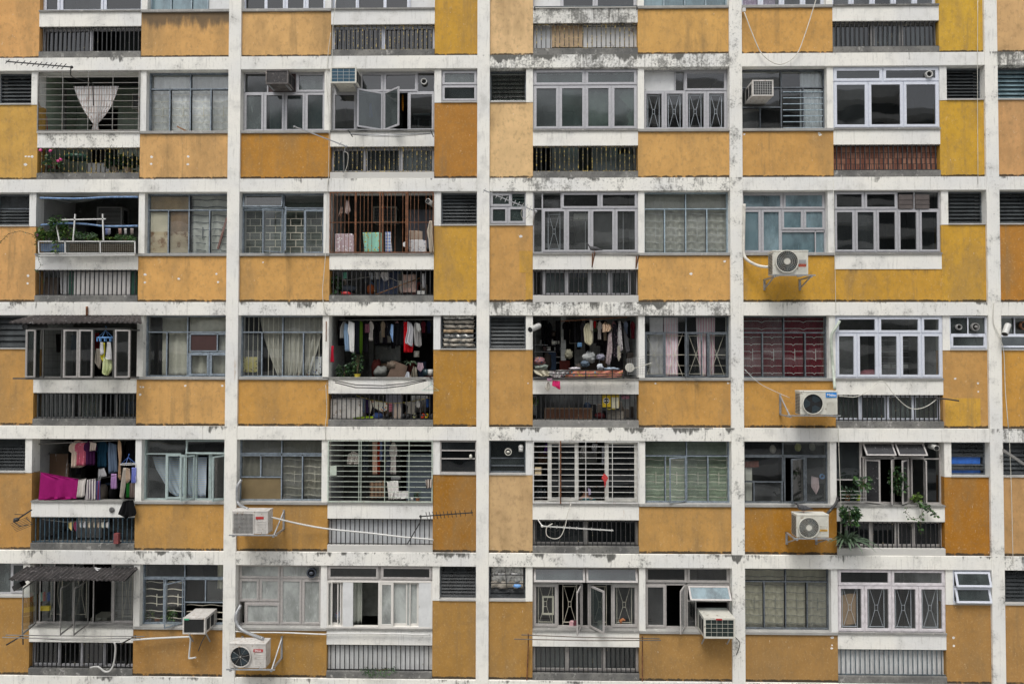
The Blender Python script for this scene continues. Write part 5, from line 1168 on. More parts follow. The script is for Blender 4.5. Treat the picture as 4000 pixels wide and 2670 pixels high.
use('A2'); rack('thin rail with a small wire basket at the bottom of the cut-off open balcony', [[(520, 55, -.05), (520, 90, .03)], [(1390, 50, -.05), (1390, 85, .03)]], [[(520, 58, -.06), (1390, 52, -.06)]], m=GREYIR)
def hanger(label, px, py, y, w_=.36, m=CABLED, ang=0):
    c = P(px, py, y); mb = MB(); h = w_ * .33; pts = [(0, 0), (w_ / 2, -h), (-w_ / 2, -h), (0, 0)]
    mb.tube([(c.x + a * math.cos(ang), y + a * math.sin(ang), c.z + z) for a, z in pts], .004, 4); mb.tube([(c.x, y, c.z), (c.x, y, c.z + .04), (c.x + .025, y, c.z + .06), (c.x + .04, y, c.z + .045)], .004, 4)
    return mb.build('wire_hanger', m, label=label, cat='hanger', group='wire hangers on the parapet wires')
use('C1'); hanger('empty wire hanger at the left end of the slack wires', 885, 750, -.12, m=GALV); hanger('dark empty wire hanger at the right end of the slack wires', 1850, 750, -.12); hanger('pale empty wire hanger crossing the dark one at the right', 1835, 758, -.16, m=MINT)
use('A2')
# ------------------------------------------------------------------ awnings and projecting cages
use('C0')
RUSTR = mat('rusty_corrugated_iron', (.032, .026, .025), .7, .1, .4, 6, (.24, .24, .24), .12)
mb = corrugated((330, 1290, 122), (85, 1300, 180), .02, -.45); mb.build('awning', RUSTR, label='rusty corrugated awning with white streaks over the projecting barred window', cat='awning', group='corrugated awnings')
use('E0'); mb = corrugated((240, 1275, 168), (80, 1150, 285), .02, -.6)
mb.build('awning', mat('dark_rusty_corrugated_iron', (.026, .023, .023), .85, 0, .5, 5, (.13, .12, .12), .25), label='dark rusty corrugated awning with mossy top edge over the bottom left balcony', cat='awning', group='corrugated awnings')
cloth('rag', 'small white rag lying on the bottom left awning', 'rag', [(868, 176), (925, 186), (905, 203), (880, 196)], -.22, (235, 235, 235))
use('C0')
x0, x1 = P(245, 300, -.35).x, P(1265, 300, .0).x; z1, z0 = P(0, 245, -.3).z, P(0, 695, -.3).z; t = empty('projecting_window_cage', ((x0 + x1) / 2, -.3, z0), 'projecting aluminium window cage with open casements under the streaked awning', 'window cage')
mb = MB()
for x in (x0, x1): mb.box(x - .02, x + .02, -.34, -.30, z0, z1); mb.box(x - .02, x + .02, -.30, .04, z0, z0 + .03); mb.box(x - .02, x + .02, -.30, .04, z1 - .03, z1)
mb.box(x0 - .02, x1 + .02, -.345, -.295, z0 - .03, z0); mb.box(x0 - .25, x1 + .02, -.40, -.36, z0 - .02, z0 + .01); mb.box(x0, x1, -.34, -.30, z1 - .02, z1 + .02)
for px in (400, 570, 605, 735, 860, 1045, 1070, 1195): x = P(px, 400, -.32).x; mb.box(x - .014, x + .014, -.335, -.305, z0, z1)
mb.build('frame', mat('dark_aluminium', (.09, .09, .085), .4, .3), t)
for a, c, an in ((255, 335, 30), (600, 725, 12), (740, 858, 20), (1070, 1200, 15)):
    xa, xb = P(a, 400, -.4).x, P(c, 400, -.34).x; s = MB(); sash(s, (xa, -.35 - .12, z0 + .02), (xb - xa, .10, 0), (0, 0, z1 - z0 - .04), (.0, .02, 0), .03); s.build('casement', [ALUB, G_CLEAR], t)
mb = MB(); mb.box(x0, x0 + .012, -.30, .04, z0 + .02, z1 - .02); mb.build('side_pane', G_GREY, t)
use('E0')
for i, (a, c) in enumerate(((200, 335), (548, 690), (672, 815))):
    p, q = P(a, 365, -.62), P(c, 305, .02); s = MB(); zt, zb = P(0, 365, -.62).z, P(0, 800, -.62).z
    sash(s, (p.x, -.60, zb), (q.x - p.x, .62, 0), (0, 0, zt - zb), (.015, -.008, 0), .035)
    s.build('open_casement', [ALUD, G_CLEAR], BLD)
x0, x1, z0, z1 = slotr(-1, 4, 'B'); W, H = x1 - x0, z1 - z0
grille('x', [(x0 + W * .1, x0 + W * .28, z0 + .08, z1 - .15), (x0 + W * .33, x0 + W * .52, z0 + .08, z1 - .15), (x0 + W * .8, x0 + W * .96, z0 + .05, z1 - .15)], CREAMIR, BLD, y=.28)
use('C0'); hose('rusty iron stub hanging on the beam above the streaked awning', [(797, 38, -.02), (797, 125, -.02)], .022, RUST, name='iron_stub', cat='iron stub')

# ------------------------------------------------------------------ laundry
GL = 'garments hung out to dry'
def garment(label, cat, poly, y, rgb, pat=None, pc=(150, 60, 60), amp=.02, freq=3.1, group=GL, **k):
    return cloth(cat.replace(' ', '_').replace('-', '_'), label, cat, poly, y, rgb, pat, pc, amp * 1.35, freq, group, **k)
def line(label, pts, r=.005, m=CABLE): return hose(label, pts, r, m, name='clothes_line', cat='clothes line')
def pole(label, pts, r=.012, m=ALUD, name='drying_pole'): mb = MB(); mb.tube([P(*p) for p in pts], r, 6); return mb.build(name, m, label=label, cat='pole')
# second full floor, left: plant balcony
use('B0')
t = empty('plant_rack', P(800, 690, -.12), 'white slotted angle iron rack with wire mesh boxes fixed to the plant balcony', 'rack'); SLOT = mat('white_slotted_angle', (.62, .62, .60), .5, 0, .1, 30, (.22, .15, .10), .12)
def slotbar(mb, p, q, w_=.017): mb.bar(P(*p), P(*q), w_ * .7)
mb = MB(); yy = -.14
for a, c in (((355, 570), (1240, 570)), ((355, 680), (1240, 680)), ((355, 570), (358, 680)), ((598, 565), (600, 685)), ((920, 565), (922, 685)), ((1238, 570), (1240, 685)), ((355, 700), (1240, 695))): slotbar(mb, (*a, yy), (*c, yy))
for px in (358, 600, 920, 1238): slotbar(mb, (px, 680, yy), (px, 680, .05)); slotbar(mb, (px, 570, yy), (px, 570, .05), .015)
mb.build('box_frame', SLOT, t); mb = MB()
for a, c in (((690, 320), (672, 565)), ((942, 318), (950, 560)), ((520, 420), (545, 560)), ((570, 372), (970, 364))): slotbar(mb, (*a, -.08), (*c, -.08), .02)
mb.build('upright', SLOT, t); mb = MB()
for i in range(46): px = 362 + i * 19.3; mb.bar(P(px, 575, yy), P(px, 675, yy), .0022)
for i in range(5): mb.bar(P(360, 590 + i * 18, yy), P(1236, 590 + i * 18, yy), .0022)
mb.build('wire_mesh', GRLDARK, t)
cloth('planter_liner', 'blue plastic sheet lining the left mesh box of the plant rack', 'sheet', rc(372, 590, 590, 668), -.08, (88, 110, 140), amp=.01, freq=4)
cloth('planter_liner', 'brown plastic sheet lining the right mesh boxes of the plant rack', 'sheet', rc(640, 590, 1225, 668), -.08, (60, 50, 38), amp=.01, freq=6)
for pts, lb in (([(370, 172, .03), (700, 178, .03), (980, 165, .03), (1265, 163, .03)], 'blue netting rolled on a bar at the top of the plant balcony'), ([(378, 420, -.02), (600, 405, -.03), (800, 412, -.03), (980, 432, -.03), (1262, 428, -.03)], 'blue netting rolled on a bar above the balcony plants')):
    hose(lb, pts, .022, mat('blue_netting', (.14, .24, .42), .8, 0, .3, 14, (.42, .48, .55), .3), name='rolled_netting', cat='netting')
cloth('hanging_net', 'dark sagging net hanging under the top blue roll of the plant balcony', 'net', [(400, 180), (900, 185), (800, 205), (650, 222), (500, 200)], .08, (70, 72, 70), amp=.02)
for i, (px, py, rx, rz, n, s, mt) in enumerate(((430, 560, .19, .14, 380, .07, (LEAFY, LEAF)), (540, 470, .17, .16, 220, .08, (LEAF,)), (620, 560, .16, .15, 260, .06, (LEAF, LEAFY)), (790, 560, .22, .09, 330, .06, (LEAF, LEAFG)), (1150, 560, .22, .06, 220, .05, (LEAF,)))):
    plant(('yellow green bushy plant at the left end of the mesh boxes', 'tall leafy plant rising above the lower blue roll', 'mixed green plant behind the white upright', 'small grey green plant in the middle of the rack', 'low dark green plant at the right end of the rack')[i], px, py, .02, rx, rz, n, s, mt, group='balcony plants')
plant('spiky long leaved plant in the middle of the plant rack', 860, 560, .05, 0, 0, 26, .28, (LEAFY, LEAF), kind='strap', group='balcony plants', w_=.012)
plant('yellow green strap leaved plant right of the second upright', 1000, 550, .05, 0, 0, 18, .26, (LEAFY,), kind='strap', group='balcony plants', w_=.014)
vine('thin leafy vine with a pink flower reaching out over the orange left edge panel', [(350, 540, -.05), (280, 500, -.3), (180, 475, -.45), (80, 500, -.5), (0, 580, -.55)], .005, (LEAF,), .035, 34)
vine('hanging vine trailing down beside the stained parapet of the plant balcony', [(345, 560, -.1), (350, 660, -.1), (352, 740, -.06), (380, 790, -.04), (345, 830, -.03), (390, 925, .0)], .004, (LEAF,), .04, 30)
vine('leafy stem hanging over the left mesh box', [(520, 560, -.18), (510, 620, -.2), (515, 670, -.2)], .006, (LEAF, LEAFY), .07, 110)
c = P(343, 512, -.1); mb = MB(); mb.ball(c, .03, .03, .03, 0, 8, .3); mb.build('flower', mat('pink_petals', (.65, .22, .45), .5), label='small pink flower on the vine left of the plant rack', cat='flower')
for px, cc, pt in ((1000, (150, 150, 160), None), (1100, (170, 140, 130), None), (1150, (190, 190, 188), None), (1210, (160, 150, 145), None), (980, (120, 130, 170), None)): garment('small %s item hanging among the balcony plants below the lower blue roll' % {1000: 'grey', 1100: 'pinkish brown', 1150: 'off white', 1210: 'taupe', 980: 'bluish'}[px], 'sock', [(px - 14, 450), (px + 14, 450), (px + 12, 500), (px - 8, 512)], .15, cc, amp=.01, n=6)
mb = MB(); a, c = P(680, 850, .17), P(1200, 1065, .17); mb.box(a.x, c.x, .17, .5, c.z, a.z); mb.build('refrigerator', mat('old_white_enamel', (.60, .58, .56), .4, 0, .08, 4, (.35, .30, .28), .1), label='white appliance lying behind the green framed railing of the lower left', cat='appliance')
cloth('plastic_sheet', 'crumpled white sheet behind the railing left of the white appliance', 'sheet', [(552, 840), (640, 840), (640, 1040), (600, 1065), (560, 1060)], .26, (205, 205, 205), amp=.02)
mb = MB(); a, c = P(385, 900, .3), P(530, 1065, .3); mb.box(a.x, c.x, .3, .5, c.z, a.z); mb.build('crate', mat('dark_slatted_crate', (.09, .07, .055), .8, 0, .5, 20, st=(.1, 1, 6)), label='dark slatted crate behind the railing under the plant rack', cat='crate')
mb = MB(); a, c = P(640, 835, .2), P(680, 1065, .2); mb.box(a.x, c.x, .18, .22, c.z, a.z); a, c = P(1210, 835, .2), P(1258, 1065, .2); mb.box(a.x, c.x, .18, .22, c.z, a.z); mb.build('green_frame', mat('dark_green_paint', (.015, .07, .045), .5), BLD)
# first full floor left: pots behind bars
use('A0')
for lb, px, py, n, m_, pk in (('leafy houseplant in a woven pot behind the upper left railing', 985, 1475, 34, (LEAFD,), 1), ('second leafy houseplant in a woven pot beside the right end of the upper left railing', 1090, 1475, 34, (LEAFD, LEAF), 1)):
    plant(lb, px, py, .35, .16, .16, 170, .12, m_, mat('woven_basket', (.50, .40, .29), .8, 0, .15, 30), .085, .12, group='potted plants behind the railings')
plant('pink flowered shrub leaning through the upper left railing', 460, 1440, .02, .18, .16, 120, .07, (LEAF, LEAFD), group='potted plants behind the railings')
for px, py in ((345, 1278), (428, 1284), (495, 1370), (516, 1358)): c = P(px, py, -.03); mb = MB(); mb.ball(c, .035, .025, .03, 0, 8, .35); mb.build('flower', mat('magenta_petals', (.70, .08, .28), .5), label='bright pink flower on the shrub at the upper left railing', cat='flower', group='pink flowers of the railing shrub')
mb = MB(); a, c = P(380, 1370, .3), P(470, 1430, .3); mb.box(a.x, c.x, .3, .4, c.z, a.z); mb.build('red_box', mat('dark_red_board', (.12, .02, .02), .6), label='dark red box behind the railing under the pink flowers', cat='box')
mb = MB(); a, c = P(760, 1400, .55), P(945, 1480, .55); mb.box(a.x, c.x, .5, .8, c.z, a.z); mb.obox((a.x, .5, a.z), (c.x - a.x, 0, 0), (0, .3, .02), (0, -.0, .02)); mb.build('storage_tub', WHITEB, label='white tub behind the middle of the upper left railing', cat='tub')
c = P(650, 1340, .7); mb = MB(); mb.ball(c, .30, .2, .09); mb.build('wash_basin', mat('green_ceramic', (.05, .13, .09), .3), label='dark green wash basin behind the upper left railing', cat='basin')
pole('red handled broom at the left inside the gathered curtain balcony', [(385, 880, .3), (400, 1110, .35)], .016, RED, 'broom')
mb = MB(); a, c = P(395, 760, .9), P(560, 1120, .9); mb.frame(a.x, c.x, c.z, a.z, .05, .85, .92); mb.build('door_frame', ALUD, BLD)
use('A2')
mb = MB(); a, c = P(665, 220, .17), P(925, 400, .17); mb.box(a.x, c.x, .17, .2, c.z, a.z); mb.build('board', mat('tan_board', (.52, .38, .24), .8, 0, .15, 12, (.35, .24, .14), .2), label='tan speckled board behind the railing of the cut-off balcony', cat='board')
mb = MB(); a, c = P(935, 230, .2), P(1400, 400, .2); mb.box(a.x, c.x, .2, .23, c.z, a.z); mb.build('board', mat('peeling_white_panel', (.68, .68, .67), .7, 0, .05, 2.2, (.16, .09, .06), .2), label='peeling white panel behind the railing right of the tan board', cat='board')
mb = MB(); a, c = P(510, 215, .2), P(665, 415, .2); mb.box(a.x, c.x, .2, .23, c.z, a.z); mb.build('cabinet', GREYB, label='pale grey cabinet door behind the railing left of the tan board', cat='cabinet')
mb = MB()
for i in range(16): c = P(930 + i * 30, 408, .38); mb.ball(c, .05, .04, .045, 0, 8, .2)
mb.build('rubble', mat('dark_rubble', (.12, .12, .12), .8, 0, .5, 14), label='row of dark lumps along the kerb behind the peeling white panel railing', cat='rubble')
for a0, c0, mm, lb in (((665, 1255), (890, 1455), GREYB, 'pale grey door with peeling edge behind the railing, left part'), ((1015, 1255), (1225, 1460), mat('pale_green_grey_door', (.20, .25, .25), .5, 0, .1, 3), 'greenish ribbed door behind the railing under the torn paper window'), ((1230, 1310), (1355, 1460), GREYB, 'short grey panel at the right end behind the railing under the torn paper')):
    mb = MB(); a, c = P(*a0, .5), P(*c0, .5); mb.box(a.x, c.x, .5, .55, c.z, a.z); mb.build('door_leaf', mat('grey_green_leaf', (.17, .20, .20), .6, 0, .15, 4) if mm is GREYB else mm, label=lb, cat='door')
# second full floor, rusty balcony
use('B1')
garment('white towel with teal and yellow prints hung behind the rusty bars', 'towel', [(1215, 488), (1400, 488), (1400, 668), (1228, 668)], .12, (150, 205, 185), 'floral', (190, 170, 50), amp=.008, freq=1)
garment('white towel edge with blue print beside the teal towel', 'towel', [(1420, 483), (1470, 483), (1485, 668), (1422, 668)], .11, (215, 222, 225), 'check', (90, 120, 190), amp=.008, freq=1)
garment('mauve and white cloth folded over the bar at the left of the rusty cage', 'cloth', rc(962, 500, 1132, 672), .14, (190, 172, 178), 'floral', (235, 235, 235), amp=.012)
garment('beige cloth hanging above the folded white paper bag', 'cloth', rc(1640, 470, 1762, 560), .2, (176, 160, 145), amp=.01)
cloth('paper_bag', 'white printed paper bag clipped at the lower right of the rusty cage', 'bag', rc(1640, 555, 1800, 668), .12, (205, 205, 205), 'floral', (160, 165, 175), amp=.004)
garment('pale bag hanging high at the left of the rusty cage', 'bag', [(1060, 190), (1090, 195), (1105, 290), (1075, 325), (1048, 300)], .15, (200, 185, 180), amp=.03)
garment('wrinkled brownish bag hanging below the pale bag in the rusty cage', 'bag', [(1010, 255), (1035, 255), (1035, 310), (1000, 345), (985, 340)], .18, (170, 150, 140), amp=.03)
garment('long crumpled cream sack tied down the right edge of the rusty cage', 'sack', [(1825, 380), (1850, 380), (1860, 480), (1868, 680), (1825, 680), (1815, 560), (1800, 480)], .0, (190, 180, 165), amp=.035, freq=3)
mb = MB(); a, c = P(1642, 288, .9), P(1868, 640, .9); mb.box(a.x, c.x, .8, 1.1, c.z, a.z); mb.build('cabinet', mat('blue_grey_cabinet', (.17, .19, .23), .6, 0, .1, 3), label='blue grey cabinet at the right behind the rusty bars', cat='cabinet')
c = P(1602, 598, .3); mb = MB(); mb.cyl((c.x, .29, c.z), (c.x, .3, c.z), .055, 20); mb.build('round_mirror', LET_W, label='small bright round disc beside the right rusty post', cat='mirror')
line('sagging clothes line behind the railing below the rusty cage', [(990, 915, .3), (1100, 922, .3), (1280, 895, .3), (1460, 905, .3), (1560, 940, .3), (1740, 905, .3)])
for lb, cat_, poly, col in (('small mint cloth at the left of the lower line', 'cloth', rc(1025, 852, 1075, 910), (140, 215, 190)), ('grey white sock pegged left of the blue shirt', 'sock', [(1270, 855), (1305, 855), (1308, 920), (1285, 925)], (205, 210, 215)), ('white vest hanging in the middle of the lower line', 'vest', [(1385, 850), (1445, 850), (1450, 920), (1410, 942), (1375, 880)], (232, 226, 222)),
    ('white cloth beside the vest', 'cloth', [(1330, 850), (1362, 850), (1360, 915), (1338, 915)], (225, 225, 225)), ('peach towel hanging at the right of the lower line', 'towel', rc(1580, 872, 1700, 1040), (222, 192, 180)), ('cream cloth in front of the peach towel', 'cloth', rc(1588, 930, 1650, 992), (228, 212, 200)), ('narrow cream stocking left of the peach towel', 'stocking', [(1542, 932), (1570, 932), (1575, 1045), (1558, 1048)], (225, 215, 205)),
    ('large dark blue patterned sheet behind the lower line', 'sheet', [(1345, 870), (1530, 850), (1535, 1060), (1345, 1060)], (70, 78, 98)), ('dark blue garment high on the lower line', 'garment', rc(1500, 830, 1560, 868), (60, 80, 100)), ('grey dark trousers leg left of the vest', 'trousers', rc(1230, 850, 1262, 950), (80, 85, 92))):
    garment(lb + ' under the rusty cage', cat_, poly, .34 if 'sheet' in lb or 'peach' in lb or 'dark' in lb else .28, col, amp=.012)
garment('white looped rope bundle hanging at the right under the rusty cage', 'rope', [(1755, 860), (1790, 858), (1785, 1000), (1765, 1000)], .2, (225, 225, 230), 'vstripe', (80, 80, 90), amp=.01)
pole('wooden stick slanting behind the railing under the rusty cage', [(1330, 1060, .2), (1740, 905, .3)], .014, WOOD)
mb = MB(); c = P(1070, 1060, .3); mb.cyl((c.x, .3, c.z - .02), (c.x, .3, c.z + .06), .13, 20); mb.build('red_basin', RED, label='red basin with clothes behind the railing under the rusty cage', cat='basin')
c = P(1095, 1010, .3); mb = MB(); mb.ball(c, .18, .12, .09, 0, 10, .25); mb.build('bundle', fabric((50, 55, 62)), label='dark bundle piled in the red basin', cat='bundle')
mb = MB(); c = P(1290, 1010, .4); mb.ball(c, .1, .09, .12, 0, 10, .1); mb.build('orange_sack', fabric((150, 80, 45)), label='orange brown sack behind the railing under the rusty cage', cat='sack')
plant('dark leafy plant behind the left end of the railing under the rusty cage', 955, 1060, .3, .13, .24, 90, .13, (LEAFD, LEAF), group='potted plants behind the railings')
c = P(1750, 1045, .25); mb = MB(); mb.box(c.x - .08, c.x + .08, .22, .32, c.z - .04, c.z + .05); mb.build('jug', PLW, label='white plastic jug near the right end of the railing under the rusty cage', cat='jug')
# third full floor left: projecting cage laundry
use('C0')
c = P(968, 325, -.25); t = empty('peg_hanger', c, 'blue round peg hanger with small clothes in front of the projecting cage', 'peg hanger', 'round peg hangers'); mb = MB()
n = 20; mb.tube([(c.x + .17 * math.cos(i * math.pi / 10), -.25 + .12 * math.sin(i * math.pi / 10), c.z) for i in range(21)], .013, 6); mb.build('ring', BLUEL, t)
mb = MB()
for a in (0, 1.57, 3.14, 4.71): mb.bar((c.x + .17 * math.cos(a), -.25 + .12 * math.sin(a), c.z), (c.x, -.25, c.z + .16), .004)
mb.tube([(c.x, -.25, c.z + .16), (c.x + .02, -.25, c.z + .22), (c.x - .01, -.25, c.z + .25)], .008, 5); mb.build('hook', BLUEL, t)
for i in range(10): a = i * .63; mb = MB(); mb.box(c.x + .17 * math.cos(a) - .01, c.x + .17 * math.cos(a) + .01, -.25 + .12 * math.sin(a) - .005, -.25 + .12 * math.sin(a) + .005, c.z - .08, c.z - .01); mb.build('peg', BLUEL, t)
for lb, poly, y, col in (('white small top on the left of the blue peg hanger', [(918, 365), (945, 365), (950, 470), (925, 488), (915, 430)], -.27, (236, 230, 236)), ('yellow cloth on the blue peg hanger', [(935, 370), (960, 370), (962, 440), (950, 545), (925, 500)], -.24, (228, 214, 70)), ('white sleeveless top on the right of the blue peg hanger', [(985, 365), (1015, 365), (1022, 530), (975, 520)], -.28, (238, 232, 236)), ('pale olive shirt at the bottom of the blue peg hanger', [(945, 500), (1025, 530), (1025, 620), (985, 672), (935, 655)], -.25, (188, 196, 150)), ('grey beige cloth at the left of the blue peg hanger', [(885, 425), (915, 425), (930, 540), (915, 610), (875, 550)], -.22, (168, 160, 148))):
    garment(lb, 'shirt' if 'top' in lb or 'shirt' in lb else 'cloth', poly, y, col, amp=.018)
for lb, poly, col in (('dark shirt hanging inside the projecting cage, left', rc(510, 290, 565, 460), (28, 26, 26)), ('slate blue trousers hanging inside the projecting cage', rc(650, 300, 712, 440), (60, 72, 84)), ('dark red shirt hanging behind the blue peg hanger', rc(872, 280, 905, 440), (110, 20, 25)), ('black and white patterned shirt inside the projecting cage', rc(750, 290, 800, 440), (60, 60, 60))): garment(lb, 'shirt' if 'shirt' in lb else 'trousers', poly, .25, col, amp=.02)
mb = MB(); a, c = P(405, 320, .8), P(500, 560, .8); mb.box(a.x, c.x, .8, 1.1, c.z, a.z); mb.build('cupboard', BROWNB, label='brown cupboard inside the projecting cage at the left', cat='cupboard')
mb = MB(); c = P(1200, 960, .35); mb.cyl((c.x, .35, c.z - .15), (c.x, .35, c.z + .12), .1, 20); mb.build('plastic_drum', BLUEP, label='blue plastic drum behind the railing under the projecting cage', cat='drum')
# third full floor: laundry balcony (second bay)
use('C1')
pole('drying pole high across the laundry balcony with the white tee shirt', [(1000, 165, .3), (1900, 150, .3)][:1] + [(1868, 158, .3)], .010)
for lb, cat_, poly, y, col, pt in (('grey tee shirt at the left of the laundry balcony', 'shirt', [(1035, 175), (1060, 175), (1060, 330), (1000, 330), (1005, 230)], .25, (150, 150, 148), None), ('pale blue shirt behind the white tee shirt', 'shirt', [(1050, 185), (1080, 190), (1095, 450), (1055, 450), (1040, 265)], .22, (150, 175, 200), None), ('long white tee shirt with raised sleeve in the laundry balcony', 'shirt', [(1085, 168), (1105, 205), (1138, 185), (1140, 290), (1135, 470), (1095, 468), (1085, 300), (1072, 270)], .18, (226, 226, 224), None),
    ('navy black dress with yellow prints in the laundry balcony', 'dress', rc(1140, 175, 1188, 475), .2, (25, 26, 36), None), ('long green garment in the laundry balcony', 'dress', [(1190, 165), (1215, 170), (1212, 440), (1200, 485), (1188, 450)], .2, (78, 110, 30), None), ('small pink shorts hanging at the left of the white cooler', 'shorts', rc(1235, 200, 1275, 278), .3, (150, 100, 115), None),
    ('black shirt left of the pale blue one beside the white cooler', 'shirt', [(1450, 190), (1478, 195), (1480, 320), (1432, 300)], .2, (24, 26, 32), None), ('pale blue shirt hanging over the white cooler', 'shirt', [(1475, 195), (1495, 205), (1493, 370), (1468, 300), (1462, 280)], .18, (150, 180, 215), None), ('black long shirt right of the white cooler', 'shirt', rc(1500, 190, 1585, 400), .25, (18, 18, 22), None),
    ('bright red towel hanging long in the laundry balcony', 'towel', [(1590, 180), (1640, 180), (1680, 400), (1672, 460), (1590, 460)], .22, (190, 25, 35), None), ('grey white tee shirt over the red towel', 'shirt', [(1625, 175), (1660, 185), (1680, 240), (1670, 410), (1600, 370), (1625, 260)], .16, (186, 186, 190), None), ('grey striped shirt right of the red towel', 'shirt', [(1690, 190), (1735, 200), (1750, 270), (1755, 395), (1735, 412), (1690, 410), (1680, 260)], .18, (160, 158, 156), 'vstripe'), ('white folded cloth over the grey striped shirt', 'cloth', [(1700, 185), (1735, 190), (1750, 250), (1735, 280), (1712, 250)], .12, (190, 190, 188), None)):
    garment(lb, cat_, poly, y, col, pt, (130, 128, 128), amp=.02)
plant('potted shrub at the left behind the laundry balcony parapet', 1040, 700, .4, .16, .17, 200, .06, (LEAFD, LEAF), group='laundry balcony plants'); plant('grey leaved shrub in the laundry balcony', 1130, 690, .45, .16, .2, 220, .07, (LEAFG, LEAFD), group='laundry balcony plants')
plant('tall feathery plant in a square yellow pot on the laundry balcony', 1165, 695, .25, .11, .32, 170, .06, (LEAF, LEAFD), YELP, .07, .09, group='laundry balcony plants')
plant('drooping spider plant hanging right of the brown board', 1645, 560, .3, 0, 0, 24, .3, (LEAFG, LEAFY), kind='strap', group='laundry balcony plants', w_=.012)
mb = MB(); a = P(1435, 690, .4); c = [P(*q, .4) for q in ((1435, 692), (1500, 535), (1625, 585), (1600, 692))]; mb.add([tuple(p) for p in c] + [(p.x, .43, p.z) for p in c], [(0, 1, 2, 3), (7, 6, 5, 4), (0, 4, 5, 1), (1, 5, 6, 2), (2, 6, 7, 3), (3, 7, 4, 0)]); mb.build('board', mat('brown_hardboard', (.13, .085, .06), .7), label='brown board leaning on the laundry balcony parapet', cat='board')
for px, py, rx, rz, col, lb in ((1385, 640, .16, .12, (120, 122, 118), 'grey green plastic bag heap beside the brown board'), (1480, 580, .12, .1, (120, 108, 96), 'brown bag heap behind the brown board')): c = P(px, py, .5); mb = MB(); mb.ball(c, rx, .15, rz, 0, 14, .3); mb.build('bag_heap', fabric(col), label=lb, cat='bag')
garment('white plastic bag hanging low at the right of the brown board', 'bag', [(1620, 635), (1640, 640), (1645, 692), (1598, 692)], .2, (215, 218, 228), amp=.02); garment('striped bag hanging at the right of the laundry balcony', 'bag', [(1680, 585), (1705, 590), (1720, 690), (1645, 690)], .22, (165, 160, 145), 'vstripe', (90, 85, 75), amp=.03)
garment('pinkish round fan cover hanging at the right of the laundry balcony', 'cover', [(1720, 550), (1765, 555), (1775, 600), (1745, 640), (1712, 610)], .3, (160, 140, 150), amp=.01)
for i, (u, col) in enumerate(((1708, PLG), (1790, mat('dark_blue_bottle', (.04, .08, .10), .3)), (1835, PLW))): c = P(u, 470 if i == 0 else 640, .45); mb = MB(); mb.cyl((c.x, .45, c.z - .08), (c.x, .45, c.z + .06), .06, 16); mb.build('bucket', col, label=('pale bucket hung high at the right of the red towel', 'dark blue bottle on the right of the laundry balcony', 'white bucket at the far right of the laundry balcony')[i], cat='bucket')
mb = MB(); a, c = P(1330, 400, 1.2), P(1560, 540, 1.2); mb.frame(a.x, c.x, c.z, a.z, .03, 1.2, 1.25)
for i in range(4): z = c.z + (a.z - c.z) * (i + .5) / 4; mb.obox((a.x + .03, 1.2, z - .06), (c.x - a.x - .06, 0, 0), (0, .04, .0), (0, .0, .10))
mb.build('rear_louvre', G_FROST, BLD)
mb = MB(); x = P(1295, 400, .9).x; mb.box(x - .05, x + .05, .88, .98, P(0, 700, .9).z, P(0, 130, .9).z); mb.build('balcony_post', INNERW, BLD)
garment('pink red vase shaped ornament with feathers on the left post of the laundry balcony', 'ornament', [(925, 400), (948, 400), (945, 470), (950, 550), (918, 550)], .1, (185, 35, 60), amp=.01)
use('C1')
line('yellow clothes line with small clothes behind the second bay railing', [(1150, 852, .28), (1250, 885, .28), (1350, 905, .28), (1500, 925, .28), (1650, 910, .28), (1830, 875, .28)], .007, YELP)
for lb, cat_, poly, col, pt, pc in (('blue grey shorts at the left of the yellow line', 'shorts', [(1215, 885), (1242, 885), (1238, 960), (1228, 1010), (1195, 1000)], (120, 140, 165), None, 0), ('purple cloth on the yellow line', 'cloth', rc(1243, 890, 1266, 1018), (60, 45, 85), None, 0), ('cream narrow cloth on the yellow line', 'cloth', [(1270, 895), (1290, 898), (1300, 960), (1285, 1020), (1268, 960)], (215, 208, 195), None, 0),
    ('cream child shirt with orange green dots on the yellow line', 'shirt', [(1300, 900), (1440, 925), (1435, 990), (1390, 1005), (1335, 975), (1310, 960)], (232, 224, 205), 'floral', (200, 110, 60)), ('crimson polka dot cloth on the yellow line', 'cloth', rc(1455, 925, 1487, 1005), (175, 30, 70), 'hstripe', (230, 190, 200)), ('cream sock pair on the yellow line', 'socks', [(1505, 925), (1520, 925), (1528, 985), (1525, 1070), (1497, 1065), (1500, 990)], (215, 200, 185), None, 0),
    ('pale stocking right of the cream socks', 'sock', [(1545, 925), (1558, 928), (1568, 990), (1560, 1075), (1540, 1070), (1538, 985)], (222, 212, 200), None, 0), ('grey beige shirt on the yellow line', 'shirt', [(1600, 915), (1695, 905), (1690, 1030), (1625, 1020), (1628, 950), (1600, 935)], (165, 160, 150), None, 0), ('white handkerchief pinned by a corner on the yellow line', 'handkerchief', [(1722, 890), (1750, 940), (1728, 972), (1690, 940)], (225, 222, 215), None, 0), ('bright blue cloth at the right of the yellow line', 'cloth', [(1795, 880), (1818, 882), (1818, 960), (1798, 968)], (70, 110, 180), None, 0), ('dark navy garment at the right end of the yellow line', 'garment', [(1835, 835), (1865, 835), (1865, 1000), (1840, 1010)], (30, 34, 50), None, 0)):
    garment(lb, cat_, poly, .24, col, pt, pc or (1, 1, 1), amp=.012)
mb = MB(); a, c = P(920, 888, .17), P(1210, 1070, .17); mb.box(a.x, c.x, .17, .6, c.z, a.z); mb.build('washing_machine', PLW2, label='cream washing machine top behind the left end of the yellow line railing', cat='appliance')
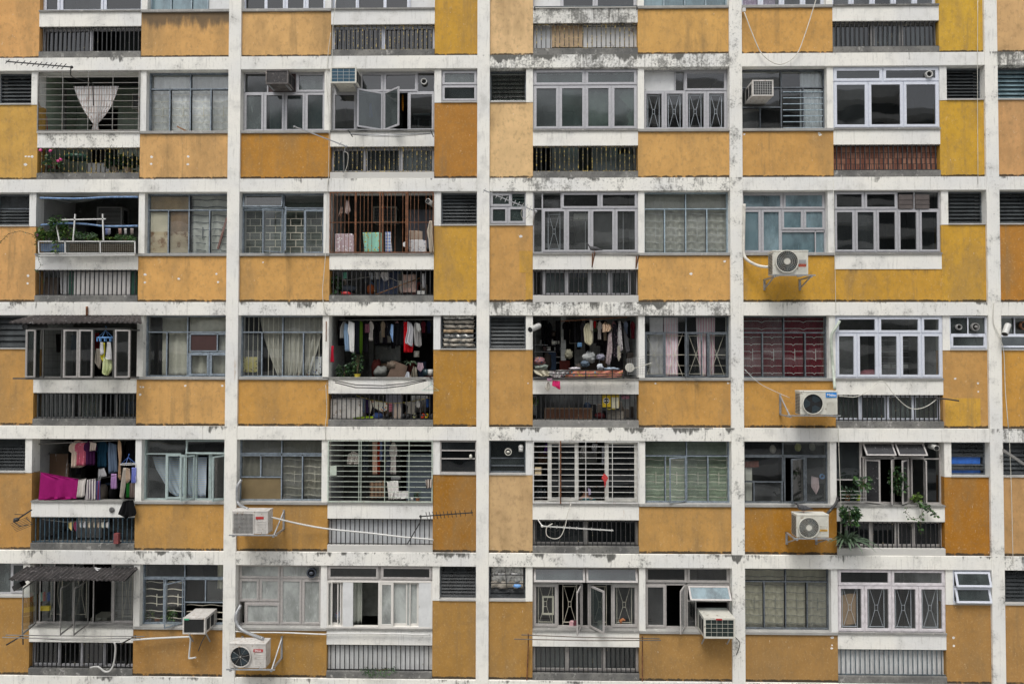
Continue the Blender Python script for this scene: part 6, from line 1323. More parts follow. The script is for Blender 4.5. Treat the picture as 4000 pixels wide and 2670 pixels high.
mb = MB(); a, c = P(1425, 835, .8), P(1570, 1070, .8); mb.box(a.x, c.x, .8, 1.1, c.z, a.z); mb.build('cabinet', mat('lavender_grey_cabinet', (.26, .26, .31), .5), label='lavender grey cabinet behind the yellow clothes line', cat='cabinet')
cloth('towel', 'lime green fluffy towel lying on the kerb under the yellow line', 'towel', rc(1130, 1045, 1310, 1075), .12, (160, 190, 40), amp=.02, freq=8, n=4)
for i, (px, col, lb) in enumerate(((1590, (40, 40, 44), 'dark left shoe'), (1632, (46, 44, 44), 'dark right shoe'), (1690, (150, 150, 110), 'olive pale slipper'), (1765, (200, 70, 40), 'orange and black striped slipper'), (1800, (190, 160, 40), 'yellow banded slipper'), (1850, (60, 60, 66), 'dark shoe at the far right'), (1440, (30, 30, 30), 'black shoe under the child shirt'))):
    c = P(px, 1068, .14); mb = MB(); mb.ball((c.x, .16, c.z + .05), .042, .11, .065, 0, 12); mb.ball((c.x, .10, c.z + .07), .03, .05, .04, 1, 10); mb.box(c.x - .043, c.x + .043, .06, .27, c.z - .005, c.z + .012, 1); mb.build('shoe', [fabric(col), VOID], label=lb + ' on the kerb behind the railing of the yellow line', cat='shoe', group='shoes lined up behind the railing')
mb = MB(); c = P(1735, 900, .6); mb.cyl((c.x, .6, c.z - .25), (c.x, .6, c.z + .1), .19, 22); mb.build('bin', CASE_G, label='grey round bin behind the right part of the yellow line', cat='bin')
c = P(1350, 1045, .3); mb = MB(); mb.ball(c, .13, .1, .08, 0, 12, .2); mb.build('bundle', fabric((60, 80, 125)), label='blue bundle behind the railing under the child shirt', cat='bundle')
# stuffed louvre opening
x0, x1, z0, z1 = slotr(0, 2, 'S'); mb = MB()
for i in range(7):
    z = z0 + (z1 - z0) * i / 7 + .04; rows = []
    for j in range(3): rows.append((z + .07 - .035 * j, x0 + .04 + random.random() * .04, x1 - .04 - random.random() * .05))
    m2 = MB(); sheet(m2, rows, .12 + random.random() * .04, .03, 3, .03, 20, random.random() * 6); m2.build('stuffed_bundle', (PAPERS, PAPERS, FOIL, mat('old_cardboard', (.33, .24, .15), .8, 0, .3, 9))[i % 4], label='layer %s of folded paper and plastic stuffed in the small opening beside the laundry balcony' % ('one two three four five six seven'.split()[i]), cat='paper', group='papers stuffed in the small opening')
    mb.obox((x0 + .03, .14, z - .02), (x1 - x0 - .06, 0, 0), (0, .01, .0), (0, .04, .03))
mb.build('louvre_blades', G_LOUV, BLD)
# third full floor: cluttered balcony (third bay)
use('C2')
t = empty('day_bed_tray', P(900, 660, -.1), 'black iron tray holding patterned bedding outside the cluttered balcony', 'rack'); mb = MB()
for a, c in (((650, 598), (1310, 590)), ((520, 665), (1320, 640)), ((650, 628), (1310, 625))): mb.bar(P(*a, -.24), P(*c, -.24), .011)
for px in (980, 1212, 1310): mb.bar(P(px, 590, -.24), P(px, 660, -.24), .012); mb.bar(P(px, 660, -.24), P(px, 660, .05), .012)
mb.bar(P(520, 672, -.05), P(1445, 662, -.05), .014); mb.build('tray_frame', BLACK, t)
garment('pink red gingham bedding with round motifs over the iron tray', 'bedding', [(820, 598), (1310, 592), (1290, 655), (790, 662)], -.18, (226, 150, 130), 'floral', (225, 200, 90), amp=.02, freq=5)
garment('white bedding with small pictures at the left of the iron tray', 'bedding', [(662, 590), (850, 590), (800, 640), (720, 668), (670, 640)], -.22, (222, 218, 215), 'floral', (150, 100, 120), amp=.025, freq=3)
garment('cream rumpled sheet edge at the far left of the iron tray', 'sheet', [(520, 590), (670, 592), (665, 640), (600, 650), (535, 620)], -.16, (190, 184, 165), amp=.03, freq=3)
for i, (px, py, rx, rz, col, pt, lb) in enumerate(((575, 515, .13, .09, (150, 110, 110), 'floral', 'brightly patterned cushion at the left of the cluttered balcony'), (595, 565, .15, .06, (150, 160, 150), None, 'grey green pillow under the patterned cushion'), (830, 455, .09, .11, (150, 148, 130), None, 'tied plastic bag hanging by the tiled pillar'), (1010, 480, .14, .13, (185, 188, 186), None, 'big white plastic bag in the middle of the cluttered balcony'), (1110, 480, .10, .07, (160, 160, 175), None, 'lavender bag right of the big white bag'), (975, 535, .10, .08, (110, 125, 140), None, 'blue grey bag in front of the big white bag'), (1105, 565, .07, .07, (200, 206, 212), None, 'white crumpled cloth on the bedding'), (1200, 580, .17, .03, (175, 190, 205), None, 'pale blue crumpled cloth on the right of the bedding'), (885, 578, .13, .03, (205, 200, 205), None, 'white and pink crumpled cloth on the left of the bedding'))):
    c = P(px, py, .15 if i < 2 or i > 5 else .4); mb = MB(); mb.ball((c.x, c.y, c.z), rx * .9, .12, rz * .88, 0, 22, .34); mb.build('bag' if 'bag' in lb else 'cushion' if 'cushion' in lb or 'pillow' in lb else 'crumpled_cloth', fabric(col, pt, (60, 120, 170)), label=lb, cat='bag' if 'bag' in lb else 'cushion' if 'cushion' in lb or 'pillow' in lb else 'cloth')
for lb, cat_, poly, y, col in (('black trousers hanging left in the cluttered balcony', 'trousers', rc(875, 150, 948, 350), .35, (16, 16, 18)), ('cream scrunched towel hanging in the cluttered balcony', 'towel', [(985, 175), (1035, 170), (1045, 300), (1040, 360), (1015, 382), (970, 350), (960, 230)], .2, (190, 185, 160)), ('white small towel pegged over the cream one', 'towel', [(1015, 150), (1040, 155), (1042, 260), (1022, 240)], .15, (205, 200, 190)), ('red mesh item pegged beside the cream towel', 'cloth', [(1050, 165), (1070, 165), (1068, 215), (1055, 232), (1045, 205)], .2, (170, 20, 30)), ('black dress behind the cream towel', 'dress', rc(1070, 160, 1140, 380), .4, (14, 14, 16)),
    ('beige bra hanging at the centre of the cluttered balcony', 'bra', [(1125, 195), (1145, 180), (1160, 225), (1190, 190), (1205, 225), (1185, 258), (1150, 235), (1128, 262)], .15, (200, 175, 150)), ('long pinkish patterned trousers hanging low', 'trousers', [(1180, 260), (1205, 255), (1215, 420), (1200, 520), (1185, 552), (1152, 548), (1168, 400)], .18, (178, 165, 165)), ('dark grey shirt right of the patterned trousers', 'shirt', rc(1215, 190, 1255, 500), .3, (50, 48, 55)), ('white polka dot dress hanging at the right', 'dress', [(1268, 165), (1285, 165), (1300, 330), (1310, 430), (1280, 432), (1255, 340)], .2, (195, 192, 192)), ('cream stocking hanging below the polka dot dress', 'stocking', [(1260, 380), (1278, 380), (1288, 480), (1268, 515), (1255, 470)], .2, (200, 195, 180)), ('grey checked shirt at the right of the cluttered balcony', 'shirt', [(1300, 200), (1345, 300), (1365, 430), (1335, 445), (1320, 340)], .25, (95, 95, 98)), ('light blue cloth hanging low by the black trousers', 'cloth', rc(908, 352, 945, 390), .3, (110, 150, 185))):
    garment(lb, cat_, poly, y, col, 'floral' if 'pattern' in lb or 'polka' in lb else None, (120, 100, 110), amp=.025)
pole('rod crossing the top of the cluttered balcony', [(760, 165, .25), (1340, 130, .25)], .012, RUST)
mb = MB()
for z in (370, 430, 475, 525): a, c = P(530, z, .9), P(765, z + 6, .9); mb.box(a.x, c.x, .8, 1.1, c.z, a.z)
for px in (535, 760): a, c = P(px, 200, .85), P(px + 8, 600, .85); mb.box(a.x, c.x, .85, .88, c.z, a.z)
mb.build('shelf_unit', GALV, label='metal shelf unit at the left of the cluttered balcony', cat='shelf')
mb = MB(); a, c = P(655, 338, .8), P(750, 365, .8); mb.box(a.x, c.x, .75, 1.0, c.z, a.z); mb.build('gas_stove', PLG, label='pale stove box on the metal shelf of the cluttered balcony', cat='stove')
for i in range(3): c = P(668 + 32 * i, 275, .85); mb = MB(); mb.ball(c, .06, .05, .07, 0, 12); mb.build('pan', mat('brown_pan', (.09, .065, .05), .4), label='brown pan hanging over the metal shelf, %s of three' % ('left', 'middle', 'right')[i], cat='pan', group='pans hanging over the metal shelf')
rng = random.Random(3)
for i in range(14):
    c = P(555 + rng.random() * 190, (362, 422, 470, 518)[i % 4], .84); mb = MB(); s = .025 + rng.random() * .03; mb.box(c.x - s, c.x + s, .8, .86, c.z, c.z + s * 2); mb.build('kitchen_jar', (PLW, MAROONB, FINB, CASE_G, FOIL)[i % 5], label='small jar or tin standing on the metal shelf of the cluttered balcony', cat='jar', group='jars on the metal shelf')
mb = MB(); x = P(783, 400, .8).x; mb.box(x - .05, x + .06, .78, .95, P(0, 600, .8).z, P(0, 120, .8).z); mb.build('balcony_post', TILE, BLD)
garment('pair of bright pink gloves pegged below the bedding tray', 'gloves', [(690, 682), (755, 688), (758, 762), (735, 755), (715, 738), (685, 730)], -.22, (205, 50, 110), amp=.012); garment('small pale pink cloth pegged left of the pink gloves', 'cloth', [(640, 655), (690, 660), (680, 690), (645, 685)], -.2, (225, 180, 205), amp=.01)
garment('clear plastic bag hanging beside the pink gloves', 'bag', [(640, 700), (660, 695), (672, 745), (650, 778), (625, 755)], -.15, (196, 192, 182), amp=.01)
c = P(1365, 570, -.25); mb = MB(); mb.cyl((c.x, -.25, c.z), (c.x, -.22, c.z), .095, 24); mb.build('round_fan', PLG, label='pale round hand fan behind the grid aerial', cat='fan')
mb = MB(); a, c = P(555, 800, .6), P(960, 1025, .6); mb.box(a.x, c.x, .55, .8, c.z, a.z); mb.build('cabinet', mat('dark_grey_cabinet', (.06, .065, .068), .6), label='dark grey cabinet behind the railing of the cluttered balcony', cat='cabinet')
mb = MB(); a, c = P(622, 922, .35), P(1032, 1025, .35); mb.box(a.x + .03, c.x - .03, .36, .38, c.z + .02, a.z - .03, 0); mb.frame(a.x, c.x, c.z, a.z, .025, .35, .39, 1); mb.build('framed_board', [mat('red_brown_wood', (.14, .06, .03), .6, 0, .2, 4), CARD], label='red brown framed board standing behind the railing of the cluttered balcony', cat='board')
a, c = P(1125, 800, .15), P(1272, 945, .15); t = empty('yellow_bag', ((a.x + c.x) / 2, .15, c.z), 'yellow shopping bag with round black emblem hung behind the railing of the cluttered balcony', 'bag'); z_ = c.z + (a.z - c.z) * .2
mb = MB(); mb.box(a.x, c.x, .15, .19, z_, a.z); mb.build('bag_body', mat('yellow_bag_plastic', (.72, .50, .02), .4, 0, .1, 8), t, bevel=.008); mb = MB(); mb.box(a.x, c.x, .148, .19, c.z, z_ - .001); mb.build('black_band', VOID, t)
mb = MB(); e = P(1160, 860, .14); mb.cyl((e.x, .146, e.z), (e.x, .1495, e.z), .067, 24, 0); mb.cyl((e.x, .142, e.z), (e.x, .1455, e.z), .056, 24, 1); mb.box(e.x - .05, e.x + .05, .138, .1415, e.z - .012, e.z + .012, 0); mb.build('emblem', [LET_W, VOID], t)
mb = MB(); q0, q1 = P(1205, 830, .14), P(1268, 925, .14); mb.box(q0.x, q1.x, .146, .1495, q1.z, q0.z); mb.build('printed_patch', mat('cream_print', (.70, .66, .48), .5), t)
text('Chun Man', (a.x + c.x) / 2, .146, (c.z + z_) / 2, .05, YELP, t)
text('3K', e.x, .137, e.z, .03, VOID, t)
for lb, px, py, rx, rz, col in (('pink bundle hanging at the right behind the cluttered balcony railing', 1325, 825, .10, .055, (205, 150, 170)), ('red grey bundle on the kerb left of the yellow bag', 1105, 990, .11, .07, (90, 40, 42))): c = P(px, py, .3); mb = MB(); mb.ball(c, rx, .1, rz, 0, 14, .15); mb.build('bundle', fabric(col), label=lb, cat='bundle')
mb = MB(); a, c = P(1172, 950, .3), P(1310, 1025, .3); mb.box(a.x, c.x, .3, .5, c.z, a.z); mb.build('newspaper_stack', PAPERS, label='stack of paper behind the railing under the yellow bag', cat='paper')
plant('green plant at the left end of the railing under the cluttered balcony', 535, 900, .2, .05, .12, 50, .07, (LEAF,), group='potted plants behind the railings')
use('C3')
mb = MB(); c = P(1110, 590, .5); mb.ball((c.x, .5, c.z + .03), .22, .15, .12, 0, 14, .15); mb.build('bedding_heap', fabric((170, 110, 120)), label='pink bedding heap behind the white aluminium window beside the maroon curtain', cat='bedding')
mb = MB()
for i in range(5): a, c = P(1215, 300 + 45 * i, 1.0), P(1440, 308 + 45 * i, 1.0); mb.box(a.x, c.x, .95, 1.15, c.z, a.z)
mb.build('shelf_unit', GALV, label='wall shelf behind the white aluminium window of the third full floor', cat='shelf')
for i in range(3): a, c = P(1225 + 70 * i, 495, .9), P(1285 + 70 * i, 525, .9); mb = MB(); mb.box(a.x, c.x, .9, 1.1, c.z, a.z); mb.build('white_box', PLW, label='white box on the shelf behind the white aluminium window, %s of three' % ('left', 'middle', 'right')[i], cat='box', group='boxes on the wall shelf')
# fourth full floor left
use('D0')
pole('pole across the top of the balcony with the magenta towel', [(300, 175, .25), (1250, 130, .25)], .011)
line('sagging line carrying the magenta towel', [(300, 425, .12), (370, 435, .12), (720, 490, .12), (900, 488, .12), (1080, 455, .12), (1255, 400, .12)], .005, CABLED)
for lb, cat_, poly, y, col, pt, pc in (('large magenta towel drying over the parapet', 'towel', [(372, 430), (550, 462), (722, 490), (705, 690), (345, 690), (360, 560)], .08, (142, 24, 98), None, 0), ('white towel right of the magenta one', 'towel', [(722, 490), (790, 488), (775, 560), (770, 660), (705, 660)], .08, (212, 206, 200), None, 0), ('white and grey striped towel over the parapet', 'towel', [(795, 492), (882, 488), (878, 690), (775, 690)], .1, (208, 204, 200), 'vstripe', (110, 100, 110)), ('blue and pink cloth at the end of the towel row', 'cloth', rc(882, 510, 918, 690), .12, (90, 90, 140), 'vstripe', (140, 60, 80)),
    ('cream blouse behind the pink lace blouse', 'blouse', shirt(715, 138, 165, 250), .3, (206, 186, 170), None, 0), ('pink lace blouse hanging in the magenta towel balcony', 'blouse', shirt(745, 145, 125, 225), .26, (190, 95, 115), 'floral', (205, 140, 150)), ('dark purple top with white sleeve', 'shirt', shirt(828, 140, 120, 225), .24, (62, 25, 62), None, 0), ('white and beige sleeve cloth over the purple top', 'cloth', [(822, 150), (885, 165), (880, 230), (850, 215), (825, 235)], .2, (205, 190, 180), None, 0),
    ('dark teal tee shirt hanging at the centre', 'shirt', shirt(938, 140, 110, 245), .26, (16, 48, 66), None, 0), ('slate blue trousers hanging long', 'trousers', [(995, 155), (1070, 160), (1080, 425), (1060, 430), (1045, 240), (1025, 444), (992, 444), (985, 250)], .22, (90, 105, 125), None, 0), ('cream ruffled scarf hanging', 'scarf', [(1085, 130), (1105, 135), (1115, 250), (1105, 380), (1110, 500), (1088, 490), (1095, 330), (1080, 200)], .2, (205, 175, 145), None, 0), ('dark shirt at the right end of the pole', 'shirt', rc(1205, 140, 1252, 340), .3, (22, 22, 26), None, 0),
    ('grey shorts below the teal shirt', 'shorts', [(905, 392), (955, 390), (982, 465), (935, 470), (918, 512), (900, 510)], .2, (160, 160, 162), None, 0), ('lilac cloth below the slate trousers', 'cloth', rc(1022, 445, 1070, 582), .2, (185, 150, 195), None, 0), ('white knit cloth hanging low from the white ring hanger', 'cloth', [(1130, 390), (1155, 390), (1150, 560), (1132, 675), (1100, 670), (1110, 540)], .05, (190, 182, 172), None, 0), ('beige underwear on the white ring hanger', 'underwear', [(1160, 390), (1190, 395), (1195, 500), (1165, 530), (1155, 470)], .02, (200, 180, 160), None, 0), ('green cloth on the white ring hanger', 'cloth', rc(1165, 520, 1188, 660), .06, (40, 120, 50), None, 0), ('light blue briefs on the white ring hanger', 'briefs', rc(1208, 388, 1250, 528), .03, (130, 140, 205), None, 0), ('taupe cloth on the white ring hanger', 'cloth', rc(1195, 530, 1235, 665), .06, (125, 112, 105), None, 0)):
    garment(lb, cat_, poly, y, col, pt, pc or (1, 1, 1), amp=.018)
garment('black shirt draped over the right end of the white parapet', 'shirt', [(1130, 685), (1225, 685), (1255, 800), (1240, 830), (1200, 822), (1160, 855), (1080, 815), (1100, 760)], -.06, (18, 18, 20), amp=.02)
c = P(1180, 355, .05); t = empty('peg_hanger', c, 'white ring peg hanger with blue hook at the right of the magenta towel balcony', 'peg hanger', 'round peg hangers'); mb = MB(); mb.tube([(c.x + .17 * math.cos(i * .314), .05 + .12 * math.sin(i * .314), c.z) for i in range(21)], .009, 6); mb.build('ring', PLW, t); mb = MB()
for a in (0, 1.57, 3.14, 4.71): mb.bar((c.x + .17 * math.cos(a), .05 + .12 * math.sin(a), c.z), (c.x - .01, .05, c.z + .15), .004)
mb.tube([(c.x - .01, .05, c.z + .15), (c.x + .01, .05, c.z + .22)], .009, 5); mb.build('hook', BLUEP, t)
mb = MB(); a, c = P(385, 262, .6), P(625, 520, .6); mb.box(a.x, c.x, .6, .64, c.z - .4, a.z); mb.build('screen_board', mat('brown_streaked_board', (.12, .07, .04), .6, 0, .2, 4, (.45, .45, .45), .12, st=(1.4, 1, .15)), label='brown board with white drips standing behind the magenta towel', cat='board')
line('line of small socks behind the blue railing', [(385, 862, .14), (600, 885, .14), (640, 885, .14), (1010, 868, .14)])
for i, (px, w_, col) in enumerate(((652, 44, (225, 205, 140)), (690, 30, (150, 70, 100)), (744, 24, (238, 238, 240)), (776, 24, (225, 222, 226)), (825, 30, (222, 210, 190)), (868, 24, (206, 196, 176)), (908, 26, (198, 180, 160)), (944, 32, (226, 220, 206)), (985, 28, (232, 228, 222)))):
    garment('small %s on the line behind the blue railing' % ('yellow bib', 'dark pink sock', 'white sock', 'pale lilac sock', 'cream sock', 'beige dotted sock', 'tan sock', 'ivory sock', 'white frilly sock')[i], 'sock' if i else 'bib', [(px - w_ / 2, 882), (px + w_ / 2, 880), (px + w_ / 2 - 2, 925), (px + w_ / 2 - 6, 945 + (30 if i < 2 else 0)), (px - w_ / 2, 938)], .13, col, amp=.006, n=6)
mb = MB(); a, c = P(705, 845, .5), P(930, 1060, .5); mb.box(a.x, c.x, .5, .8, c.z, a.z); mb.build('washing_machine', CASE_G, label='grey appliance behind the sock line', cat='appliance')
mb = MB(); a, c = P(1048, 990, .0), P(1088, 1085, .0); mb.box(a.x, c.x, -.02, .06, c.z, a.z); mb.build('incense_box', mat('red_incense_box', (.20, .05, .05), .6), label='small red box fixed to the blue railing', cat='box')
mb = MB(); c = P(1025, 788, .03); mb.ball((c.x, .03, c.z + .03), .055, .03, .06, 0, 10, .15); mb.build('stone_lump', MT['dark_rubble'], label='grey lump stuck on the white parapet beside the draped black shirt', cat='stone')
use('D1')
for lb, cat_, poly, y, col, pt in (('white birdcage shaped laundry net behind the green bars', 'laundry net', [(1125, 235), (1145, 240), (1182, 270), (1178, 362), (1072, 362), (1078, 268)], .25, (196, 190, 182), 'hstripe'), ('beige shirt beside a red one behind the green bars', 'shirt', rc(1305, 150, 1345, 455), .3, (210, 180, 160), None), ('narrow rust red shirt behind the green bars', 'shirt', rc(1347, 150, 1372, 450), .32, (150, 50, 25), None), ('pale blue shirt behind the red one', 'shirt', rc(1372, 150, 1392, 320), .34, (130, 150, 190), None), ('dark grey jacket at the left of the green barred wardrobe', 'jacket', rc(1215, 150, 1262, 440), .35, (62, 68, 72), None), ('off white long shirt behind the green bars', 'shirt', shirt(1495, 150, 70, 300), .28, (190, 184, 178), None), ('grey blue trousers behind the green bars', 'trousers', rc(1430, 150, 1470, 460), .34, (82, 86, 100), None),
    ('brown plaid towel hung on the green bars', 'towel', rc(1278, 508, 1412, 675), .09, (130, 105, 85), 'plaid'), ('white towel hung on the green bars', 'towel', [(1435, 508), (1540, 508), (1545, 600), (1500, 680), (1450, 680)], .09, (220, 216, 212), None), ('small white towel beside the sill plants', 'towel', rc(1505, 602, 1632, 675), .07, (222, 218, 216), None), ('frayed white mop hanging at the right of the green bars', 'mop', [(1790, 495), (1850, 495), (1852, 570), (1800, 580)], .0, (200, 190, 180), 'vstripe')):
    garment(lb, cat_, poly, y, col, pt, (60, 45, 38), amp=.015)
mb = MB(); a, c = P(1618, 260, .6), P(1858, 690, .6); mb.box(a.x, c.x, .6, .9, c.z, a.z); mb.build('cabinet', mat('slate_blue_cabinet', (.13, .16, .19), .6, 0, .12, 30, st=(.1, 1, 1)), label='slate blue cabinet at the right behind the green bars', cat='cabinet')
mb = MB(); a, c = P(915, 375, .02), P(975, 458, .02); mb.box(a.x, c.x, .0, .015, c.z, a.z); mb.build('lock_plate', GREENIR, BLD)
mb = MB(); a, c = P(1475, 470, .8), P(1560, 495, .8); mb.box(a.x, c.x, .8, .9, c.z, a.z); mb.build('white_tray', LET_W, label='bright white tray glimpsed between the green bars', cat='tray')
plant('tiny potted cactus on the sill behind the green bars', 1718, 692, .15, .06, .09, 40, .05, (LEAFD,), TERRA, .05, .06)
mb = MB(); c = P(1666, 690, .12); mb.cyl((c.x, .12, c.z), (c.x, .12, c.z + .07), .03, 14); mb.build('cup', PLW, label='white cup on the sill beside the tiny cactus', cat='cup')
c = P(2205, 285, .05); mb = MB(); mb.ball((c.x, .04, c.z), .035, .06, .05); mb.build('lamp_bulb', PLG, label='small pale lamp fixed at the right of the small louvred box window', cat='lamp')
use('D2')
for lb, cat_, poly, y, col in (('white sock bundle hanging inside the white bars', 'socks', [(950, 175), (975, 170), (985, 270), (970, 280), (930, 220)], .4, (190, 188, 185)), ('white vest hanging inside the white bars', 'vest', [(1040, 155), (1085, 160), (1080, 210), (1052, 250), (1030, 200)], .4, (196, 196, 200)), ('purple cloth hanging at the left inside the white bars', 'cloth', [(630, 160), (650, 160), (650, 255), (610, 250)], .35, (105, 70, 150)), ('white towel hanging right inside the white bars', 'towel', rc(1122, 185, 1162, 345), .35, (180, 182, 190)), ('brown cloth at the far left inside the white bars', 'cloth', rc(565, 230, 645, 340), .45, (85, 66, 55))): garment(lb, cat_, poly, y, col, amp=.02)
garment('red knotted ornament with tassel hanging on the white bars', 'ornament', [(1140, 420), (1155, 430), (1178, 460), (1160, 490), (1152, 545), (1145, 545), (1140, 490), (1118, 462)], .0, (190, 70, 70), amp=.005, n=16)
for z in (365, 405): a, c = P(535, z, .05), P(592, z + 33, .05); mb = MB(); mb.box(a.x, c.x, .04, .055, c.z, a.z); mb.build('lock_plate', mat('rusty_cream_plate', (.45, .36, .22), .7, 0, .2, 10, (.2, .1, .05), .2), BLD)
for i, px in enumerate((560, 590, 620)): c = P(px, 590, .4); mb = MB(); mb.tube([(c.x, .4, c.z - .12), (c.x, .4, c.z + .05), (c.x, .4, c.z + .09)], [.028, .026, .01], 12); mb.build('bottle', FINS, label='dark bottle at the lower left inside the white bars, %s of three' % ('left', 'middle', 'right')[i], cat='bottle', group='dark bottles inside the white bars')
# the person at the barred window
c = P(978, 575, .55)
def person(c):
    t = empty('person', (c.x, c.y, c.z - .62), 'person in a teal top with dark hair glimpsed low behind the white bars', 'person')
    sk = [((0, 0, -.62), .13), ((0, 0, -.45), .125), ((0, -.01, -.27), .14), ((0, 0, -.15), .09), ((0, 0, -.10), .055), ((0, -.01, 0), .075), ((0, -.005, .08), .07), ((.16, 0, -.19), .055), ((.22, -.02, -.42), .042), ((.14, -.2, -.5), .034), ((.06, -.27, -.44), .028), ((-.16, 0, -.19), .055), ((-.22, -.02, -.42), .042), ((-.14, -.2, -.5), .034), ((-.06, -.27, -.44), .028)]
    ed = [(0, 1), (1, 2), (2, 3), (3, 4), (4, 5), (5, 6), (3, 7), (7, 8), (8, 9), (9, 10), (3, 11), (11, 12), (12, 13), (13, 14)]
    for h, s in ((10, 1), (14, -1)):
        b0 = sk[h][0]
        for k_, (dx, dz) in enumerate(((.030, .0), (.018, .022), (0, .03), (-.018, .025), (.03 * -1, -.01))):
            i = len(sk); sk.append(((b0[0] + dx * .8, b0[1] - .05, b0[2] + dz * .7), .010)); sk.append(((b0[0] + dx, b0[1] - .075, b0[2] + dz - .012), .009)); ed += [(h, i), (i, i + 1)]
    me = bpy.data.meshes.new('body'); me.from_pydata([p for p, r in sk], ed, []); o = bpy.data.objects.new('body', me); COL.objects.link(o); o.parent = t; o.location = (0, 0, .62)
    md = o.modifiers.new('skin', 'SKIN'); me.skin_vertices.new() if not me.skin_vertices else None
    for v, (p, r) in zip(me.skin_vertices[0].data, sk): v.radius = (r, r * .85)
    me.skin_vertices[0].data[0].use_root = True
    o.modifiers.new('sub', 'SUBSURF').levels = 2; o.modifiers['sub'].render_levels = 2; me.materials.append(mat('skin_tone', (.40, .22, .15), .5, 0, .05, 5))
    mb = MB(); mb.ball((c.x, c.y + .02, c.z + .06), .098, .10, .11, 0, 16, .03); mb.ball((c.x, c.y + .05, c.z - .02), .095, .075, .12, 0, 14, .03); mb.build('hair', mat('black_hair', (.012, .010, .009), .5), t)
    mb = MB(); mb.tube([(c.x, c.y, c.z - .62), (c.x, c.y, c.z - .3), (c.x, c.y, c.z - .2), (c.x, c.y, c.z - .14)], [.17, .19, .17, .09], 16)
    for s in (-1, 1): mb.tube([(c.x + s * .12, c.y, c.z - .19), (c.x + s * .19, c.y - .01, c.z - .27), (c.x + s * .22, c.y - .02, c.z - .36)], [.085, .08, .075], 12)
    mb.build('teal_top', fabric((50, 90, 95)), t)
    mb = MB(); mb.ball((c.x, c.y - .082, c.z + .0), .012, .018, .018)
    for s in (-1, 1): mb.ball((c.x + s * .075, c.y, c.z + .005), .012, .018, .028)
    mb.build('nose_and_ears', MT['skin_tone'], t)
    mb = MB()
    for s in (-1, 1): mb.ball((c.x + s * .03, c.y - .068, c.z + .028), .011, .008, .007)
    mb.ball((c.x, c.y - .074, c.z - .042), .022, .008, .006); mb.build('eyes_and_mouth', MAROONB, t)
person(c)
garment('lilac pillowcase edge beside the person behind the white bars', 'cloth', [(1000, 545), (1022, 555), (1025, 600), (1005, 612)], .42, (190, 180, 205), amp=.01)
# fourth full floor right: plants in the window
use('D3')
for lb, px, py, rx, rz, n, s, mt in (('leafy climber around the open casements of the plant filled window', 1340, 560, .16, .33, 420, .07, (LEAF, LEAFD)), ('round leaved houseplant reaching out at the left of the plant filled window', 1060, 520, .16, .16, 60, .10, (LEAFD, LEAF)), ('yellow green potted plant behind the right casement', 1490, 610, .08, .10, 70, .07, (LEAFY,)), ('dark plant at the lower left of the plant filled window', 950, 590, .16, .14, 160, .07, (LEAFD,))):
    plant(lb, px, py, .1 if 'reach' not in lb else -.05, rx, rz, n, s, mt, group='plants of the plant filled window')
plant('bushy plant leaning out over the white parapet above the aloe', 960, 800, -.15, .19, .22, 330, .08, (LEAF, LEAFD), group='plants of the plant filled window')
plant('big grey green aloe spilling over the railing kerb', 935, 950, -.10, 0, 0, 80, .68, (LEAFG, LEAFD), kind='strap', group='plants of the plant filled window', w_=.03, up=.75)
vine('ivy trailing from the sill over the parapet and railing', [(1500, 620, -.05), (1560, 640, -.1), (1600, 680, -.1), (1650, 720, -.1)], .005, (LEAF, LEAFD), .07, 170); vine('thin ivy stem looping down from the sill', [(1420, 650, -.05), (1405, 690, -.08), (1450, 745, -.08), (1520, 740, -.08), (1545, 700, -.08)], .004, (LEAF,), .05, 60)
vine('leafy stem drooping into the railing at the right', [(1540, 640, -.05), (1530, 740, -.08), (1515, 850, -.05), (1550, 860, -.05)], .004, (LEAF,), .05, 60)
mb = MB(); c = P(1030, 590, .12); pot(mb, (c.x, .15, c.z - .03), .05, .12); mb.build('lime_pot', mat('lime_plastic', (.35, .45, .03), .4), label='lime green pot at the left of the plant filled window', cat='pot')
mb = MB(); c = P(945, 590, .12); pot(mb, (c.x, .15, c.z - .03), .06, .10); mb.build('clay_pot', TERRA, label='clay pot behind the wire rack of the plant filled window', cat='pot')
mb = MB()
for i in range(4): mb.bar(P(880, 525 + i * 28, .0), P(1090, 525 + i * 28, .0), .005)
mb.build('wire_rack', WHITEIR, label='white wire rack at the lower left of the plant filled window', cat='rack')
mb = MB(); x0, x1, z0, z1 = slotr(2, 3, 'S'); mb.box(x0 + .03, x1 - .07, .22, .24, z0 + .03, z1 - .30); mb.build('blue_board', mat('bright_blue_board', (.04, .17, .62), .5), label='bright blue board behind the louvres at the right of the plant filled window', cat='board')
for i, (px, py) in enumerate(((545, 175), (660, 172), (345, 190))): c = P(px, py, .3); mb = MB(); mb.ball(c, .07, .05, .09, 0, 12, .1); mb.build('hanging_bag', fabric(((170, 170, 110), (150, 150, 140), (165, 160, 150))[i]), label=('yellowish', 'grey', 'white')[i] + ' bag hanging in the top panes of the steel window above the pigeon', cat='bag', group='bags in the top panes')
mb = MB(); c = P(738, 408, .3); mb.ring((c.x, 0, c.z), .03, .055, .28, .32); mb.build('blue_tape', BLUEL, label='light blue ring hanging beside the pink cloth', cat='ring')
mb = MB(); a, c = P(125, 340, .3), P(180, 600, .3); mb.box(a.x, c.x, .3, .35, c.z, a.z); mb.build('cabinet', PLG, label='pale cabinet at the left inside the steel window above the pigeon', cat='cabinet')
cloth('cloth', 'brown red cloth over the pale cabinet', 'cloth', rc(122, 285, 232, 335), .27, (110, 66, 55))
